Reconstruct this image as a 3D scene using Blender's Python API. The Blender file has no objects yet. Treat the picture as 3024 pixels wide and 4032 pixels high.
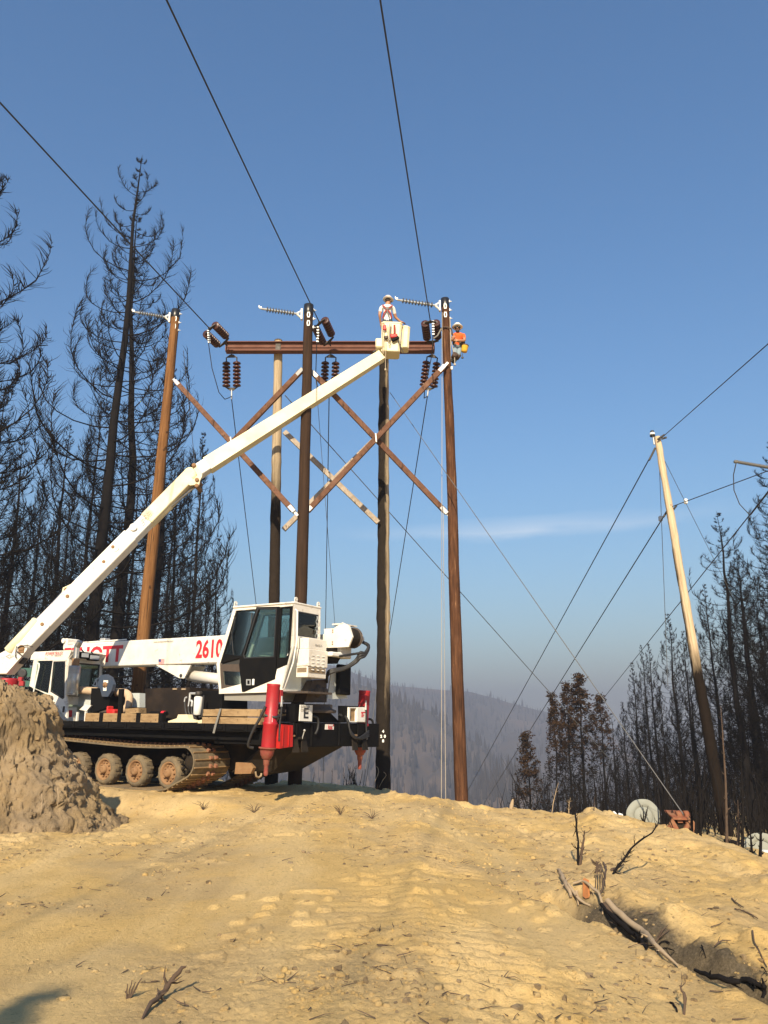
import bpy, math, random
import numpy as np
from mathutils import Vector, Matrix

random.seed(7)
SC = bpy.context.scene
COL = SC.collection

# ------------------------------------------------------------------ camera
TILT = math.radians(14.8)
FPX = 3264.0
cam_d = bpy.data.cameras.new("camera")
cam_d.sensor_fit = 'VERTICAL'
cam_d.sensor_height = 36.0
cam_d.lens = 36.0 * FPX / 4032.0
cam_d.clip_start = 0.05
cam_d.clip_end = 9000
cam = bpy.data.objects.new("camera", cam_d)
COL.objects.link(cam)
cam.rotation_euler = (math.pi / 2 + TILT, 0, 0)
SC.camera = cam

# ------------------------------------------------------------------ sky and sun
SUN_EL = math.radians(32)
SUN_AZ = math.radians(8)                    # light travels forwards and this far to the right
world = bpy.data.worlds.new("World")
SC.world = world
world.use_nodes = True
wt = world.node_tree
for n in list(wt.nodes):
    wt.nodes.remove(n)
wo = wt.nodes.new("ShaderNodeOutputWorld")
bg = wt.nodes.new("ShaderNodeBackground")
sky = wt.nodes.new("ShaderNodeTexSky")
sky.sky_type = 'NISHITA'
sky.sun_disc = False
sky.sun_elevation = SUN_EL
sky.sun_rotation = math.pi + SUN_AZ
sky.altitude = 900
sky.air_density = 1.6
sky.dust_density = 1.2
sky.ozone_density = 6.0
bg.inputs['Strength'].default_value = 0.083
# thin streak of high cloud low in the sky
tc = wt.nodes.new("ShaderNodeTexCoord")
sep = wt.nodes.new("ShaderNodeSeparateXYZ")
wt.links.new(tc.outputs['Generated'], sep.inputs[0])
mp = wt.nodes.new("ShaderNodeMapping")
mp.inputs['Scale'].default_value = (5, 5, 34)
wt.links.new(tc.outputs['Generated'], mp.inputs['Vector'])
nz = wt.nodes.new("ShaderNodeTexNoise")
nz.inputs['Scale'].default_value = 1.3
nz.inputs['Detail'].default_value = 6
wt.links.new(mp.outputs[0], nz.inputs['Vector'])


def wmath(op, a, b=None, clamp=False):
    n = wt.nodes.new("ShaderNodeMath")
    n.operation = op
    n.use_clamp = clamp
    for i, v in enumerate((a, b)):
        if v is None:
            continue
        if isinstance(v, (int, float)):
            n.inputs[i].default_value = v
        else:
            wt.links.new(v, n.inputs[i])
    return n.outputs[0]


# band round elevation sin = 0.232, fading out sideways
wob = wmath('MULTIPLY', wmath('SUBTRACT', nz.outputs['Fac'], 0.5), 0.03)
zz = wmath('ADD', sep.outputs['Z'], wob)
tilt = wmath('MULTIPLY', sep.outputs['X'], 0.02)
dz = wmath('ABSOLUTE', wmath('SUBTRACT', wmath('SUBTRACT', zz, tilt), 0.230))
band = wmath('SUBTRACT', 1.0, wmath('DIVIDE', dz, 0.013), True)
dxs = wmath('ABSOLUTE', wmath('SUBTRACT', sep.outputs['X'], 0.17))
side = wmath('SUBTRACT', 1.0, wmath('DIVIDE', dxs, 0.24), True)
fr = wmath('GREATER_THAN', sep.outputs['Y'], 0.0)
cl = wmath('MULTIPLY', wmath('MULTIPLY', band, side), wmath('MULTIPLY', nz.outputs['Fac'], 0.62))
cl = wmath('MULTIPLY', cl, fr)
mixc = wt.nodes.new("ShaderNodeMix")
mixc.data_type = 'RGBA'
wt.links.new(cl, mixc.inputs[0])
wt.links.new(sky.outputs[0], mixc.inputs[6])
mixc.inputs[7].default_value = (8.5, 8.6, 8.8, 1)
hs = wt.nodes.new("ShaderNodeHueSaturation")
hs.inputs['Saturation'].default_value = 1.16
wt.links.new(mixc.outputs[2], hs.inputs['Color'])
wt.links.new(hs.outputs[0], bg.inputs['Color'])
wt.links.new(bg.outputs[0], wo.inputs['Surface'])

sun_d = bpy.data.lights.new("sun", 'SUN')
sun_d.energy = 5.0
sun_d.angle = math.radians(0.55)
sun_d.color = (1.0, 0.84, 0.60)
sun = bpy.data.objects.new("sun", sun_d)
COL.objects.link(sun)
SUND = Vector((math.sin(SUN_AZ) * math.cos(SUN_EL), math.cos(SUN_AZ) * math.cos(SUN_EL), -math.sin(SUN_EL)))
sun.rotation_euler = SUND.to_track_quat('-Z', 'Y').to_euler()
sun.location = (-10, -20, 30)

SC.view_settings.view_transform = 'Standard'
SC.view_settings.look = 'None'
SC.view_settings.exposure = 0.92
SC.view_settings.gamma = 1.0
SC.view_settings.use_curve_mapping = False
SC.render.engine = 'CYCLES'
SC.cycles.use_denoising = True
SC.cycles.max_bounces = 6
SC.cycles.volume_bounces = 1
SC.cycles.transparent_max_bounces = 16
HAZE_DENSITY = 0.00085

# ------------------------------------------------------------------ measuring helpers
CT, ST = math.cos(TILT), math.sin(TILT)


def ray(u, v):
    x = (u - 1512) / FPX
    up = (2016 - v) / FPX
    return np.array([x, CT - up * ST, ST + up * CT])


def P(u, v, Y):
    r = ray(u, v)
    return Vector(r * (Y / r[1]))


def tag(o, label=None, cat=None, group=None, kind=None):
    if label: o['label'] = label
    if cat: o['category'] = cat
    if group: o['group'] = group
    if kind: o['kind'] = kind
    return o


def empty(name, loc, label, cat, group=None, rot=None):
    o = bpy.data.objects.new(name, None)
    o.empty_display_size = 0.2
    COL.objects.link(o)
    o.location = loc
    if rot is not None:
        o.rotation_euler = rot
    return tag(o, label, cat, group)


def link(name, me, mats, parent=None):
    o = bpy.data.objects.new(name, me)
    COL.objects.link(o)
    if mats is not None and not me.materials:
        for m in (mats if isinstance(mats, (list, tuple)) else [mats]):
            me.materials.append(m)
    if parent is not None:
        o.parent = parent
    return o


class MB:
    """collects shapes, then becomes ONE mesh object"""

    def __init__(self):
        self.v, self.f, self.s, self.m = [], [], [], []
        self.mi = 0

    def add(self, vs, fs, smooth=False):
        o = len(self.v)
        self.v += [tuple(p) for p in vs]
        for f in fs:
            self.f.append(tuple(i + o for i in f))
            self.s.append(smooth)
            self.m.append(self.mi)
        return self

    def box(self, c, size, mat=None, bev=0.0):
        x, y, z = [d / 2 for d in size]
        if bev <= 0:
            vs = [Vector((i * x, j * y, k * z)) for i in (-1, 1) for j in (-1, 1) for k in (-1, 1)]
            fs = [(0, 1, 3, 2), (4, 6, 7, 5), (0, 4, 5, 1), (2, 3, 7, 6), (0, 2, 6, 4), (1, 5, 7, 3)]
        else:
            b = min(bev, x * .9, y * .9, z * .9)
            vs, idx = [], {}
            for i in (-1, 1):
                for j in (-1, 1):
                    for k in (-1, 1):
                        for a in range(3):
                            p = [i * (x - b), j * (y - b), k * (z - b)]
                            p[a] = (i * x, j * y, k * z)[a]
                            idx[(i, j, k, a)] = len(vs)
                            vs.append(Vector(p))
            fs = []
            q = lambda *k: fs.append(tuple(idx[t] for t in k))
            for sgn in (-1, 1):
                q((sgn, -1, -1, 0), (sgn, 1, -1, 0), (sgn, 1, 1, 0), (sgn, -1, 1, 0))
                q((-1, sgn, -1, 1), (1, sgn, -1, 1), (1, sgn, 1, 1), (-1, sgn, 1, 1))
                q((-1, -1, sgn, 2), (1, -1, sgn, 2), (1, 1, sgn, 2), (-1, 1, sgn, 2))
            for i in (-1, 1):
                for j in (-1, 1):
                    q((i, j, -1, 0), (i, j, 1, 0), (i, j, 1, 1), (i, j, -1, 1))
                    q((i, -1, j, 0), (i, 1, j, 0), (i, 1, j, 2), (i, -1, j, 2))
                    q((-1, i, j, 1), (1, i, j, 1), (1, i, j, 2), (-1, i, j, 2))
                    for k in (-1, 1):
                        q((i, j, k, 0), (i, j, k, 1), (i, j, k, 2))
        c = Vector(c)
        if mat is not None:
            vs = [mat @ p for p in vs]
        return self.add([p + c for p in vs], fs)

    def bar(self, a, b, w, h, up=(0, 0, 1), bev=0.0):
        """box beam from a to b: w across, h along up"""
        a, b = Vector(a), Vector(b)
        d = (b - a)
        L = d.length
        d.normalize()
        up = Vector(up)
        sd = d.cross(up)
        if sd.length < 1e-4:
            sd = d.cross(Vector((1, 0, 0)))
        sd.normalize()
        u2 = sd.cross(d)
        m = Matrix((d, sd, u2)).transposed()
        return self.box((a + b) / 2, (L, w, h), m, bev)

    def prism(self, poly, ext):
        """closed polygon (3-D points) pushed along ext"""
        ext = Vector(ext)
        p = [Vector(q) for q in poly]
        n = len(p)
        vs = p + [q + ext for q in p]
        fs = [tuple(range(n)), tuple(range(2 * n - 1, n - 1, -1))]
        fs += [((i + 1) % n, i, n + i, n + (i + 1) % n) for i in range(n)]
        return self.add(vs, fs)

    def ring(self, outer, inner, ext):
        """frame between two polygons with as many corners, pushed along ext"""
        ext = Vector(ext)
        n = len(outer)
        o = [Vector(q) for q in outer]
        i_ = [Vector(q) for q in inner]
        vs = o + i_ + [q + ext for q in o] + [q + ext for q in i_]
        fs = []
        for k in range(n):
            j = (k + 1) % n
            fs += [(k, j, n + j, n + k), (2 * n + k, 3 * n + k, 3 * n + j, 2 * n + j),
                   (k, 2 * n + k, 2 * n + j, j), (n + k, n + j, 3 * n + j, 3 * n + k)]
        return self.add(vs, fs)

    def tube(self, pts, r, sides=8, caps=True, smooth=True):
        pts = [Vector(p) for p in pts]
        n = len(pts)
        rs = r if isinstance(r, (list, tuple)) else [r] * n
        vs, fs = [], []
        pa = None
        for i, p in enumerate(pts):
            t = (pts[min(i + 1, n - 1)] - pts[max(i - 1, 0)])
            if t.length < 1e-9:
                t = Vector((0, 0, 1))
            t.normalize()
            if pa is None:
                pa = t.cross(Vector((0.3, 0.2, 1)) if abs(t.z) < .9 else Vector((1, 0.2, 0)))
            else:
                pa = pa - t * pa.dot(t)
            pa.normalize()
            pb = t.cross(pa)
            for k in range(sides):
                a = 2 * math.pi * k / sides
                vs.append(p + (pa * math.cos(a) + pb * math.sin(a)) * rs[i])
        for i in range(n - 1):
            for k in range(sides):
                j = (k + 1) % sides
                fs.append((i * sides + k, i * sides + j, (i + 1) * sides + j, (i + 1) * sides + k))
        self.add(vs, fs, smooth)
        if caps:
            self.add(vs[:sides], [tuple(range(sides - 1, -1, -1))])
            self.add(vs[-sides:], [tuple(range(sides))])
        return self

    def lathe(self, a, d, prof, sides=16, smooth=True, caps=True):
        """profile [(t, r), ...] turned about the axis a + t*d"""
        a, d = Vector(a), Vector(d).normalized()
        pa = d.cross(Vector((0, 0, 1)) if abs(d.z) < .9 else Vector((1, 0, 0))).normalized()
        pb = d.cross(pa)
        vs, fs = [], []
        for t, r in prof:
            for k in range(sides):
                an = 2 * math.pi * k / sides
                vs.append(a + d * t + (pa * math.cos(an) + pb * math.sin(an)) * max(r, 1e-4))
        n = len(prof)
        for i in range(n - 1):
            for k in range(sides):
                j = (k + 1) % sides
                fs.append((i * sides + k, i * sides + j, (i + 1) * sides + j, (i + 1) * sides + k))
        self.add(vs, fs, smooth)
        if caps:
            self.add(vs[:sides], [tuple(range(sides - 1, -1, -1))])
            self.add(vs[-sides:], [tuple(range(sides))])
        return self

    def mesh(self, name, off=None):
        me = bpy.data.meshes.new(name)
        v = self.v
        if off is not None:
            v = [(p[0] - off[0], p[1] - off[1], p[2] - off[2]) for p in v]
        me.from_pydata(v, [], self.f)
        me.polygons.foreach_set('use_smooth', self.s)
        me.polygons.foreach_set('material_index', self.m)
        me.update()
        import bmesh
        bm = bmesh.new()
        bm.from_mesh(me)
        bmesh.ops.recalc_face_normals(bm, faces=bm.faces)
        bm.to_mesh(me)
        bm.free()
        return me

    def build(self, name, mats, parent=None, world=False):
        off = parent.location if (world and parent is not None) else None
        return link(name, self.mesh(name, off), mats, parent)

    def thing(self, name, mats, label, cat, group=None, kind=None):
        """a top-level object of its own, origin at the lowest middle"""
        a = np.array(self.v)
        lo, hi = a.min(0), a.max(0)
        off = Vector(((lo[0] + hi[0]) / 2, (lo[1] + hi[1]) / 2, lo[2]))
        o = link(name, self.mesh(name, off), mats)
        o.location = off
        return tag(o, label, cat, group, kind)


def copy_tree(o, parent=None):
    c = o.copy()
    COL.objects.link(c)
    if parent is not None:
        c.parent = parent
    for ch in list(o.children):
        copy_tree(ch, c)
    return c


# ------------------------------------------------------------------ noise in numpy
def _hash(ix, iy, seed):
    h = (ix.astype(np.int64) * 374761393 + iy.astype(np.int64) * 668265263 + seed * 974711) & 0xffffffff
    h = ((h ^ (h >> 13)) * 1274126177) & 0xffffffff
    h = (h ^ (h >> 16)) & 0xffffffff
    return h / 4294967295.0


def vnoise(x, y, seed=0):
    x = np.asarray(x, float)
    y = np.asarray(y, float)
    ix, iy = np.floor(x), np.floor(y)
    fx, fy = x - ix, y - iy
    fx = fx * fx * fx * (fx * (fx * 6 - 15) + 10)
    fy = fy * fy * fy * (fy * (fy * 6 - 15) + 10)
    a = _hash(ix, iy, seed)
    b = _hash(ix + 1, iy, seed)
    c = _hash(ix, iy + 1, seed)
    d = _hash(ix + 1, iy + 1, seed)
    return (a * (1 - fx) + b * fx) * (1 - fy) + (c * (1 - fx) + d * fx) * fy


def fbm(x, y, octv=4, seed=0, gain=.5):
    t, amp, tot = 0, 1, 0
    for i in range(octv):
        t = t + amp * (vnoise(x * 2 ** i + 13.7 * i, y * 2 ** i - 7.3 * i, seed + i) * 2 - 1)
        tot += amp
        amp *= gain
    return t / tot


def sstep(a, b, x):
    t = np.clip((x - a) / (b - a), 0, 1)
    return t * t * (3 - 2 * t)


# ------------------------------------------------------------------ materials
def nodemat(name):
    m = bpy.data.materials.new(name)
    m.use_nodes = True
    nt = m.node_tree
    b = nt.nodes['Principled BSDF']
    return m, nt, b


def tex_noise(nt, scale, detail=5, rough=.6, coord='Object', mscale=None, dist=0.0):
    t = nt.nodes.new("ShaderNodeTexCoord")
    n = nt.nodes.new("ShaderNodeTexNoise")
    n.inputs['Scale'].default_value = scale
    n.inputs['Detail'].default_value = detail
    n.inputs['Roughness'].default_value = rough
    n.inputs['Distortion'].default_value = dist
    if mscale:
        mm = nt.nodes.new("ShaderNodeMapping")
        mm.inputs['Scale'].default_value = mscale
        nt.links.new(t.outputs[coord], mm.inputs['Vector'])
        nt.links.new(mm.outputs[0], n.inputs['Vector'])
    else:
        nt.links.new(t.outputs[coord], n.inputs['Vector'])
    return n.outputs['Fac']


def ramp(nt, fac, stops):
    r = nt.nodes.new("ShaderNodeValToRGB")
    e = r.color_ramp.elements
    while len(e) < len(stops):
        e.new(0.5)
    for i, (p, c) in enumerate(stops):
        e[i].position = p
        e[i].color = (c[0], c[1], c[2], 1) if not isinstance(c, (int, float)) else (c, c, c, 1)
    nt.links.new(fac, r.inputs[0])
    return r.outputs[0]


def mix(nt, fac, a, b, mode='MIX'):
    n = nt.nodes.new("ShaderNodeMix")
    n.data_type = 'RGBA'
    n.blend_type = mode
    for sock, v in ((n.inputs[0], fac), (n.inputs[6], a), (n.inputs[7], b)):
        if isinstance(v, (int, float)):
            sock.default_value = v
        elif isinstance(v, (tuple, list)):
            sock.default_value = (v[0], v[1], v[2], 1)
        else:
            nt.links.new(v, sock)
    return n.outputs[2]


def bump(nt, b, h, strength=.4, dist=.02):
    n = nt.nodes.new("ShaderNodeBump")
    n.inputs['Strength'].default_value = strength
    n.inputs['Distance'].default_value = dist
    nt.links.new(h, n.inputs['Height'])
    nt.links.new(n.outputs[0], b.inputs['Normal'])


def paint(name, col, rough=.45, dirt=.35, dirtc=(.30, .20, .10), scale=3.0, metal=0.0, rust=0.0, spec=.5):
    m, nt, b = nodemat(name)
    n = tex_noise(nt, scale, 7, .68)
    f = ramp(nt, n, [(0.42, 0.0), (0.80, dirt)])
    c = mix(nt, f, col, dirtc)
    if rust > 0:
        n2 = tex_noise(nt, scale * 3.1, 6, .7)
        f2 = ramp(nt, n2, [(0.60, 0.0), (0.70, rust)])
        c = mix(nt, f2, c, (.16, .06, .025))
    nt.links.new(c, b.inputs['Base Color'])
    r = ramp(nt, n, [(0.3, rough), (0.8, min(1, rough + .3))])
    nt.links.new(r, b.inputs['Roughness'])
    b.inputs['Metallic'].default_value = metal
    b.inputs['Specular IOR Level'].default_value = spec
    return m


def flat(name, col, rough=.6, metal=0.0):
    m, nt, b = nodemat(name)
    n = tex_noise(nt, 9, 4)
    c = mix(nt, ramp(nt, n, [(.3, 0.0), (.75, .35)]), col, tuple(x * .6 for x in col))
    nt.links.new(c, b.inputs['Base Color'])
    b.inputs['Roughness'].default_value = rough
    b.inputs['Metallic'].default_value = metal
    return m


def wood(name, stops, rough=.85, sxy=16.0, sz=.8, knots=.5, knotc=(.03, .018, .012), bstr=.5):
    """round timber with streaks running along z"""
    m, nt, b = nodemat(name)
    n = tex_noise(nt, 1.0, 6, .65, mscale=(sxy, sxy, sz), dist=.4)
    n0 = tex_noise(nt, .55, 3, .5)
    mx = nt.nodes.new("ShaderNodeMath")
    mx.operation = 'MULTIPLY_ADD'
    nt.links.new(n0, mx.inputs[0])
    mx.inputs[1].default_value = .45
    mx.inputs[2].default_value = -.22
    ad = nt.nodes.new("ShaderNodeMath")
    ad.operation = 'ADD'
    nt.links.new(n, ad.inputs[0])
    nt.links.new(mx.outputs[0], ad.inputs[1])
    c = ramp(nt, ad.outputs[0], stops)
    k = tex_noise(nt, 5.5, 3, .5, mscale=(1.2, 1.2, .8))
    c = mix(nt, ramp(nt, k, [(.64, 0.0), (.70, knots)]), c, knotc)
    kc = tex_noise(nt, 1.0, 4, .6, mscale=(sxy * 2.6, sxy * 2.6, sz * .8))
    c = mix(nt, ramp(nt, kc, [(.60, 0.0), (.67, .8)]), c, knotc)
    nt.links.new(c, b.inputs['Base Color'])
    b.inputs['Roughness'].default_value = rough
    b.inputs['Specular IOR Level'].default_value = .15
    bump(nt, b, n, bstr, .03)
    return m


def glass(name, col, alpha_mix=.25, rough=.03):
    m, nt, b = nodemat(name)
    out = nt.nodes['Material Output']
    tr = nt.nodes.new("ShaderNodeBsdfTransparent")
    tr.inputs[0].default_value = (*col, 1)
    gl = nt.nodes.new("ShaderNodeBsdfGlossy")
    gl.inputs['Roughness'].default_value = rough
    gl.inputs['Color'].default_value = (.9, .95, .95, 1)
    fr = nt.nodes.new("ShaderNodeFresnel")
    fr.inputs['IOR'].default_value = 1.5
    ms = nt.nodes.new("ShaderNodeMixShader")
    nt.links.new(fr.outputs[0], ms.inputs[0])
    nt.links.new(tr.outputs[0], ms.inputs[1])
    nt.links.new(gl.outputs[0], ms.inputs[2])
    nt.links.new(ms.outputs[0], out.inputs['Surface'])
    nt.nodes.remove(b)
    return m


M = {}
M['white'] = paint('white paint', (.78, .75, .68), .42, .38, (.40, .29, .17), 1.7, rust=.55)
M['cream'] = paint('cream fibreglass', (.80, .72, .48), .45, .34, (.46, .32, .14), 1.3, rust=.3)
M['white_clean'] = paint('off white enamel', (.78, .78, .75), .4, .12, (.35, .28, .2), 3)
M['grey_paint'] = paint('grey paint', (.36, .38, .38), .5, .4, (.22, .17, .12), 4)
M['palegrey'] = paint('pale grey steel', (.50, .54, .54), .5, .2, (.25, .2, .14), 3)
M['black'] = paint('black chassis paint', (.0045, .0045, .005), .55, .10, (.05, .038, .025), 4, spec=.12)
M['blackdirty'] = paint('black muddy steel', (.013, .011, .009), .7, .45, (.10, .068, .038), 3, spec=.2)
M['rustbrown'] = paint('oily brown steel', (.075, .055, .042), .6, .5, (.03, .022, .018), 5)
M['red'] = paint('red hydraulic paint', (.36, .010, .018), .38, .5, (.17, .04, .03), 3)
M['redbright'] = paint('bright red paint', (.50, .012, .010), .42, .45, (.20, .04, .025), 3)
M['redlet'] = flat('red lettering', (.62, .02, .035), .5)
M['blacklet'] = flat('black lettering', (.025, .025, .03), .5)
M['greylet'] = flat('faded grey lettering', (.32, .30, .27), .6)
M['bluelet'] = flat('flag blue', (.03, .05, .22), .5)
M['redmud'] = paint('muddy red paint', (.22, .04, .03), .7, .9, (.22, .14, .08), 5)
M['tankbrown'] = paint('oily black tank', (.014, .010, .008), .6, .7, (.05, .032, .02), 2.5, spec=.25)
M['mud'] = paint('muddy track steel', (.24, .155, .075), .85, .7, (.36, .25, .13), 6)
M['mudrubber'] = paint('muddy rubber', (.12, .095, .062), .9, .75, (.30, .22, .12), 5)
M['mudrim'] = paint('rusty mud caked rim', (.24, .13, .06), .8, .6, (.34, .23, .12), 7)
M['redguide'] = paint('worn red guide', (.27, .115, .07), .8, .7, (.26, .17, .10), 8)
M['timber'] = wood('sawn timber', [(.2, (.16, .10, .05)), (.55, (.34, .23, .12)), (.9, (.45, .32, .18))], sxy=3, sz=9, knots=.3)
M['blue'] = paint('dark blue paint', (.035, .055, .095), .45, .3, (.12, .1, .08), 5)
M['tanwrap'] = paint('tan pipe wrap', (.52, .38, .25), .8, .3, (.3, .18, .1), 8)
M['chrome'] = paint('worn chrome', (.55, .55, .53), .28, .4, (.2, .17, .13), 5, metal=1.0)
M['steel'] = paint('galvanized steel', (.55, .56, .56), .45, .25, (.3, .3, .3), 6, metal=.6)
M['darksteel'] = paint('dark iron', (.06, .055, .05), .5, .3, (.12, .08, .05), 6, metal=.5)
M['rubber'] = flat('black rubber hose', (.02, .02, .022), .55)
M['corten'] = paint('brown weathering steel', (.15, .062, .04), .75, .5, (.085, .035, .025), 4)
M['insul'] = paint('brown glazed porcelain', (.058, .02, .013), .2, .2, (.06, .02, .012), 5)
M['polymer'] = paint('grey polymer', (.42, .45, .48), .4, .2, (.3, .3, .3), 5)
M['greypolymer'] = paint('weathered grey polymer', (.12, .115, .105), .6, .3, (.07, .06, .05), 5)
M['shed'] = flat('dark polymer shed', (.07, .075, .085), .45)
M['wire'] = flat('stranded conductor', (.035, .035, .04), .55, .3)
M['guywire'] = flat('galvanized guy strand', (.13, .13, .13), .6, .2)
M['rope'] = flat('pale rope', (.42, .37, .30), .9)
M['manila'] = flat('thin tan rope', (.45, .38, .28), .9)
M['pole_orange'] = wood('new pole, orange brown', [(.22, (.062, .027, .011)), (.5, (.18, .085, .032)), (.85, (.30, .155, .062))], knots=.75)
M['pole_dark'] = wood('treated pole, dark brown', [(.22, (.020, .012, .008)), (.55, (.044, .025, .015)), (.9, (.075, .042, .025))], knots=.5)
M['pole_red'] = wood('treated pole, red brown', [(.25, (.022, .011, .007)), (.5, (.082, .036, .018)), (.64, (.125, .058, .029)), (.76, (.34, .19, .10))], knots=.6, sxy=22, sz=1.6)
M['timber_brown'] = wood('brown brace timber', [(.2, (.075, .038, .024)), (.55, (.15, .078, .050)), (.9, (.23, .13, .085))], sxy=6, sz=6, knots=.25)
M['timber_grey'] = wood('weathered grey timber', [(.2, (.20, .16, .12)), (.55, (.38, .32, .26)), (.9, (.50, .44, .36))], sxy=6, sz=6, knots=.25)
M['char'] = paint('charred bark', (.010, .009, .0095), .95, .4, (.026, .021, .019), 2.2, spec=.08)
M['twig'] = paint('charred twigs', (.011, .0098, .0098), .95, .4, (.028, .022, .019), 4, spec=.08)
M['deadtwig'] = paint('brown dry twig', (.085, .055, .036), .9, .5, (.03, .02, .015), 9)
M['palewood'] = paint('bleached root wood', (.36, .27, .17), .9, .4, (.16, .11, .07), 9)
M['needles'] = paint('scorched brown needles', (.046, .026, .013), .95, .9, (.016, .012, .009), 1.1, spec=.1)
M['darkneedles'] = paint('blackened needles', (.018, .014, .011), .95, .5, (.011, .010, .009), 2.0, spec=.1)
M['glass_teal'] = glass('tinted cab glass', (.925, .965, .955))
M['glass_dark'] = glass('dark tinted glass', (.62, .73, .70))
M['interior'] = flat('dark cab interior', (.035, .035, .034), .7)
M['skin'] = flat('sunburnt skin', (.42, .21, .12), .55)
M['tee_white'] = flat('white cotton tee', (.74, .73, .70), .9)
M['tee_orange'] = flat('orange cotton tee', (.85, .13, .025), .9)
M['denim'] = flat('faded denim', (.22, .29, .33), .9)
M['denim_dark'] = flat('dark work trousers', (.06, .07, .085), .9)
M['boot'] = flat('dark leather boot', (.03, .024, .02), .6)
M['hathite'] = flat('white hard hat shell', (.80, .77, .68), .35)
M['hatred'] = flat('red hat decal', (.55, .06, .06), .4)
M['hair'] = flat('dark hair', (.03, .02, .015), .7)
M['strapred'] = flat('dark red webbing', (.30, .035, .03), .8)
M['strapgrey'] = flat('grey webbing', (.20, .19, .17), .8)
M['leather'] = flat('brown belt leather', (.07, .045, .03), .6)
M['yellow'] = paint('yellow canvas', (.62, .36, .03), .8, .4, (.3, .17, .03), 8)
M['yellowplastic'] = flat('yellow plastic', (.75, .62, .04), .4)
M['greentarp'] = flat('dark green cloth', (.03, .11, .06), .8)
M['green'] = paint('dark green paint', (.02, .095, .075), .5, .3, (.05, .06, .05), 5)
M['orange'] = paint('worn orange steel', (.24, .085, .045), .75, .85, (.30, .21, .12), 4, rust=.5, spec=.2)
M['dish'] = paint('white spun metal', (.27, .28, .245), .6, .4, (.20, .18, .13), 4, spec=.2)
M['tread'] = paint('grey tread plate', (.27, .26, .235), .5, .35, (.2, .16, .1), 6)

# ------------------------------------------------------------------ ground
CREST = [(-400, 3000, 70), (300, 2990, 66), (620, 3010, 55), (820, 3062, 32), (1000, 3090, 25), (1130, 3076, 25), (1380, 3092, 25), (1500, 3107, 25),
         (1560, 3124, 22.5), (1640, 3130, 21), (1815, 3160, 22.6), (1950, 3182, 22), (2090, 3200, 21), (2250, 3214, 19.5),
         (2340, 3200, 18.5), (2480, 3234, 17.5), (2650, 3284, 15.8), (2800, 3332, 14.2), (3024, 3428, 12.2),
         (3500, 3600, 10.0)]
_ph, _rc, _zc = [], [], []
for u, v, Y in CREST:
    p = P(u, v, Y)
    _ph.append(math.atan2(p.x, p.y)); _rc.append(math.hypot(p.x, p.y)); _zc.append(p.z)
_ph = np.array([-math.pi, -1.2] + _ph + [1.6, math.pi])
_rc = np.array([40, 40] + _rc + [10, 40])
_zc = np.array([-1.5, -1.5] + _zc + [-2.2, -1.7])
TRUCK_O = Vector((-1.42, 19.48, -1.3))
TRUCK_A = math.radians(148)
_ca, _sa = math.cos(TRUCK_A), math.sin(TRUCK_A)


def g_base(x, y):
    x = np.asarray(x, float); y = np.asarray(y, float)
    r = np.hypot(x, y)
    ph = np.arctan2(x, y)
    rc = np.interp(ph, _ph, _rc)
    zc = np.interp(ph, _ph, _zc)
    zn = -1.62 - .42 * sstep(.02, .42, ph) * sstep(2.0, 6, r) * (ph < 2)
    t = np.clip((r - 5) / np.maximum(rc - 5, 1), 0, 1)
    zin = zn + (zc - zn) * t
    d = np.maximum(r - rc, 0)
    sl = np.interp(ph, [-3.2, -.5, -.27, -.1, .10, .2, .32, .6, 1.5, 3.2], [.02, .03, .10, .40, .42, .22, .085, .07, .08, .02])
    w = .8
    z = zin - sl * (np.sqrt(d * d + w * w) - w)
    z = np.maximum(z, -95 + .004 * r)
    # level pad under the tracked crane
    lx = (x - TRUCK_O.x) * _ca + (y - TRUCK_O.y) * _sa
    ly = -(x - TRUCK_O.x) * _sa + (y - TRUCK_O.y) * _ca
    pad = sstep(-.6, 1.2, lx) * (1 - sstep(9.5, 12, lx)) * (1 - sstep(1.9, 3.0, np.abs(ly)))
    zp = -1.405 + .0174 * lx
    return z * (1 - pad) + zp * pad


DA, DB = np.array([1.62, 10.23]), np.array([3.37, 5.93])
_dd = (DB - DA) / np.linalg.norm(DB - DA)


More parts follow.
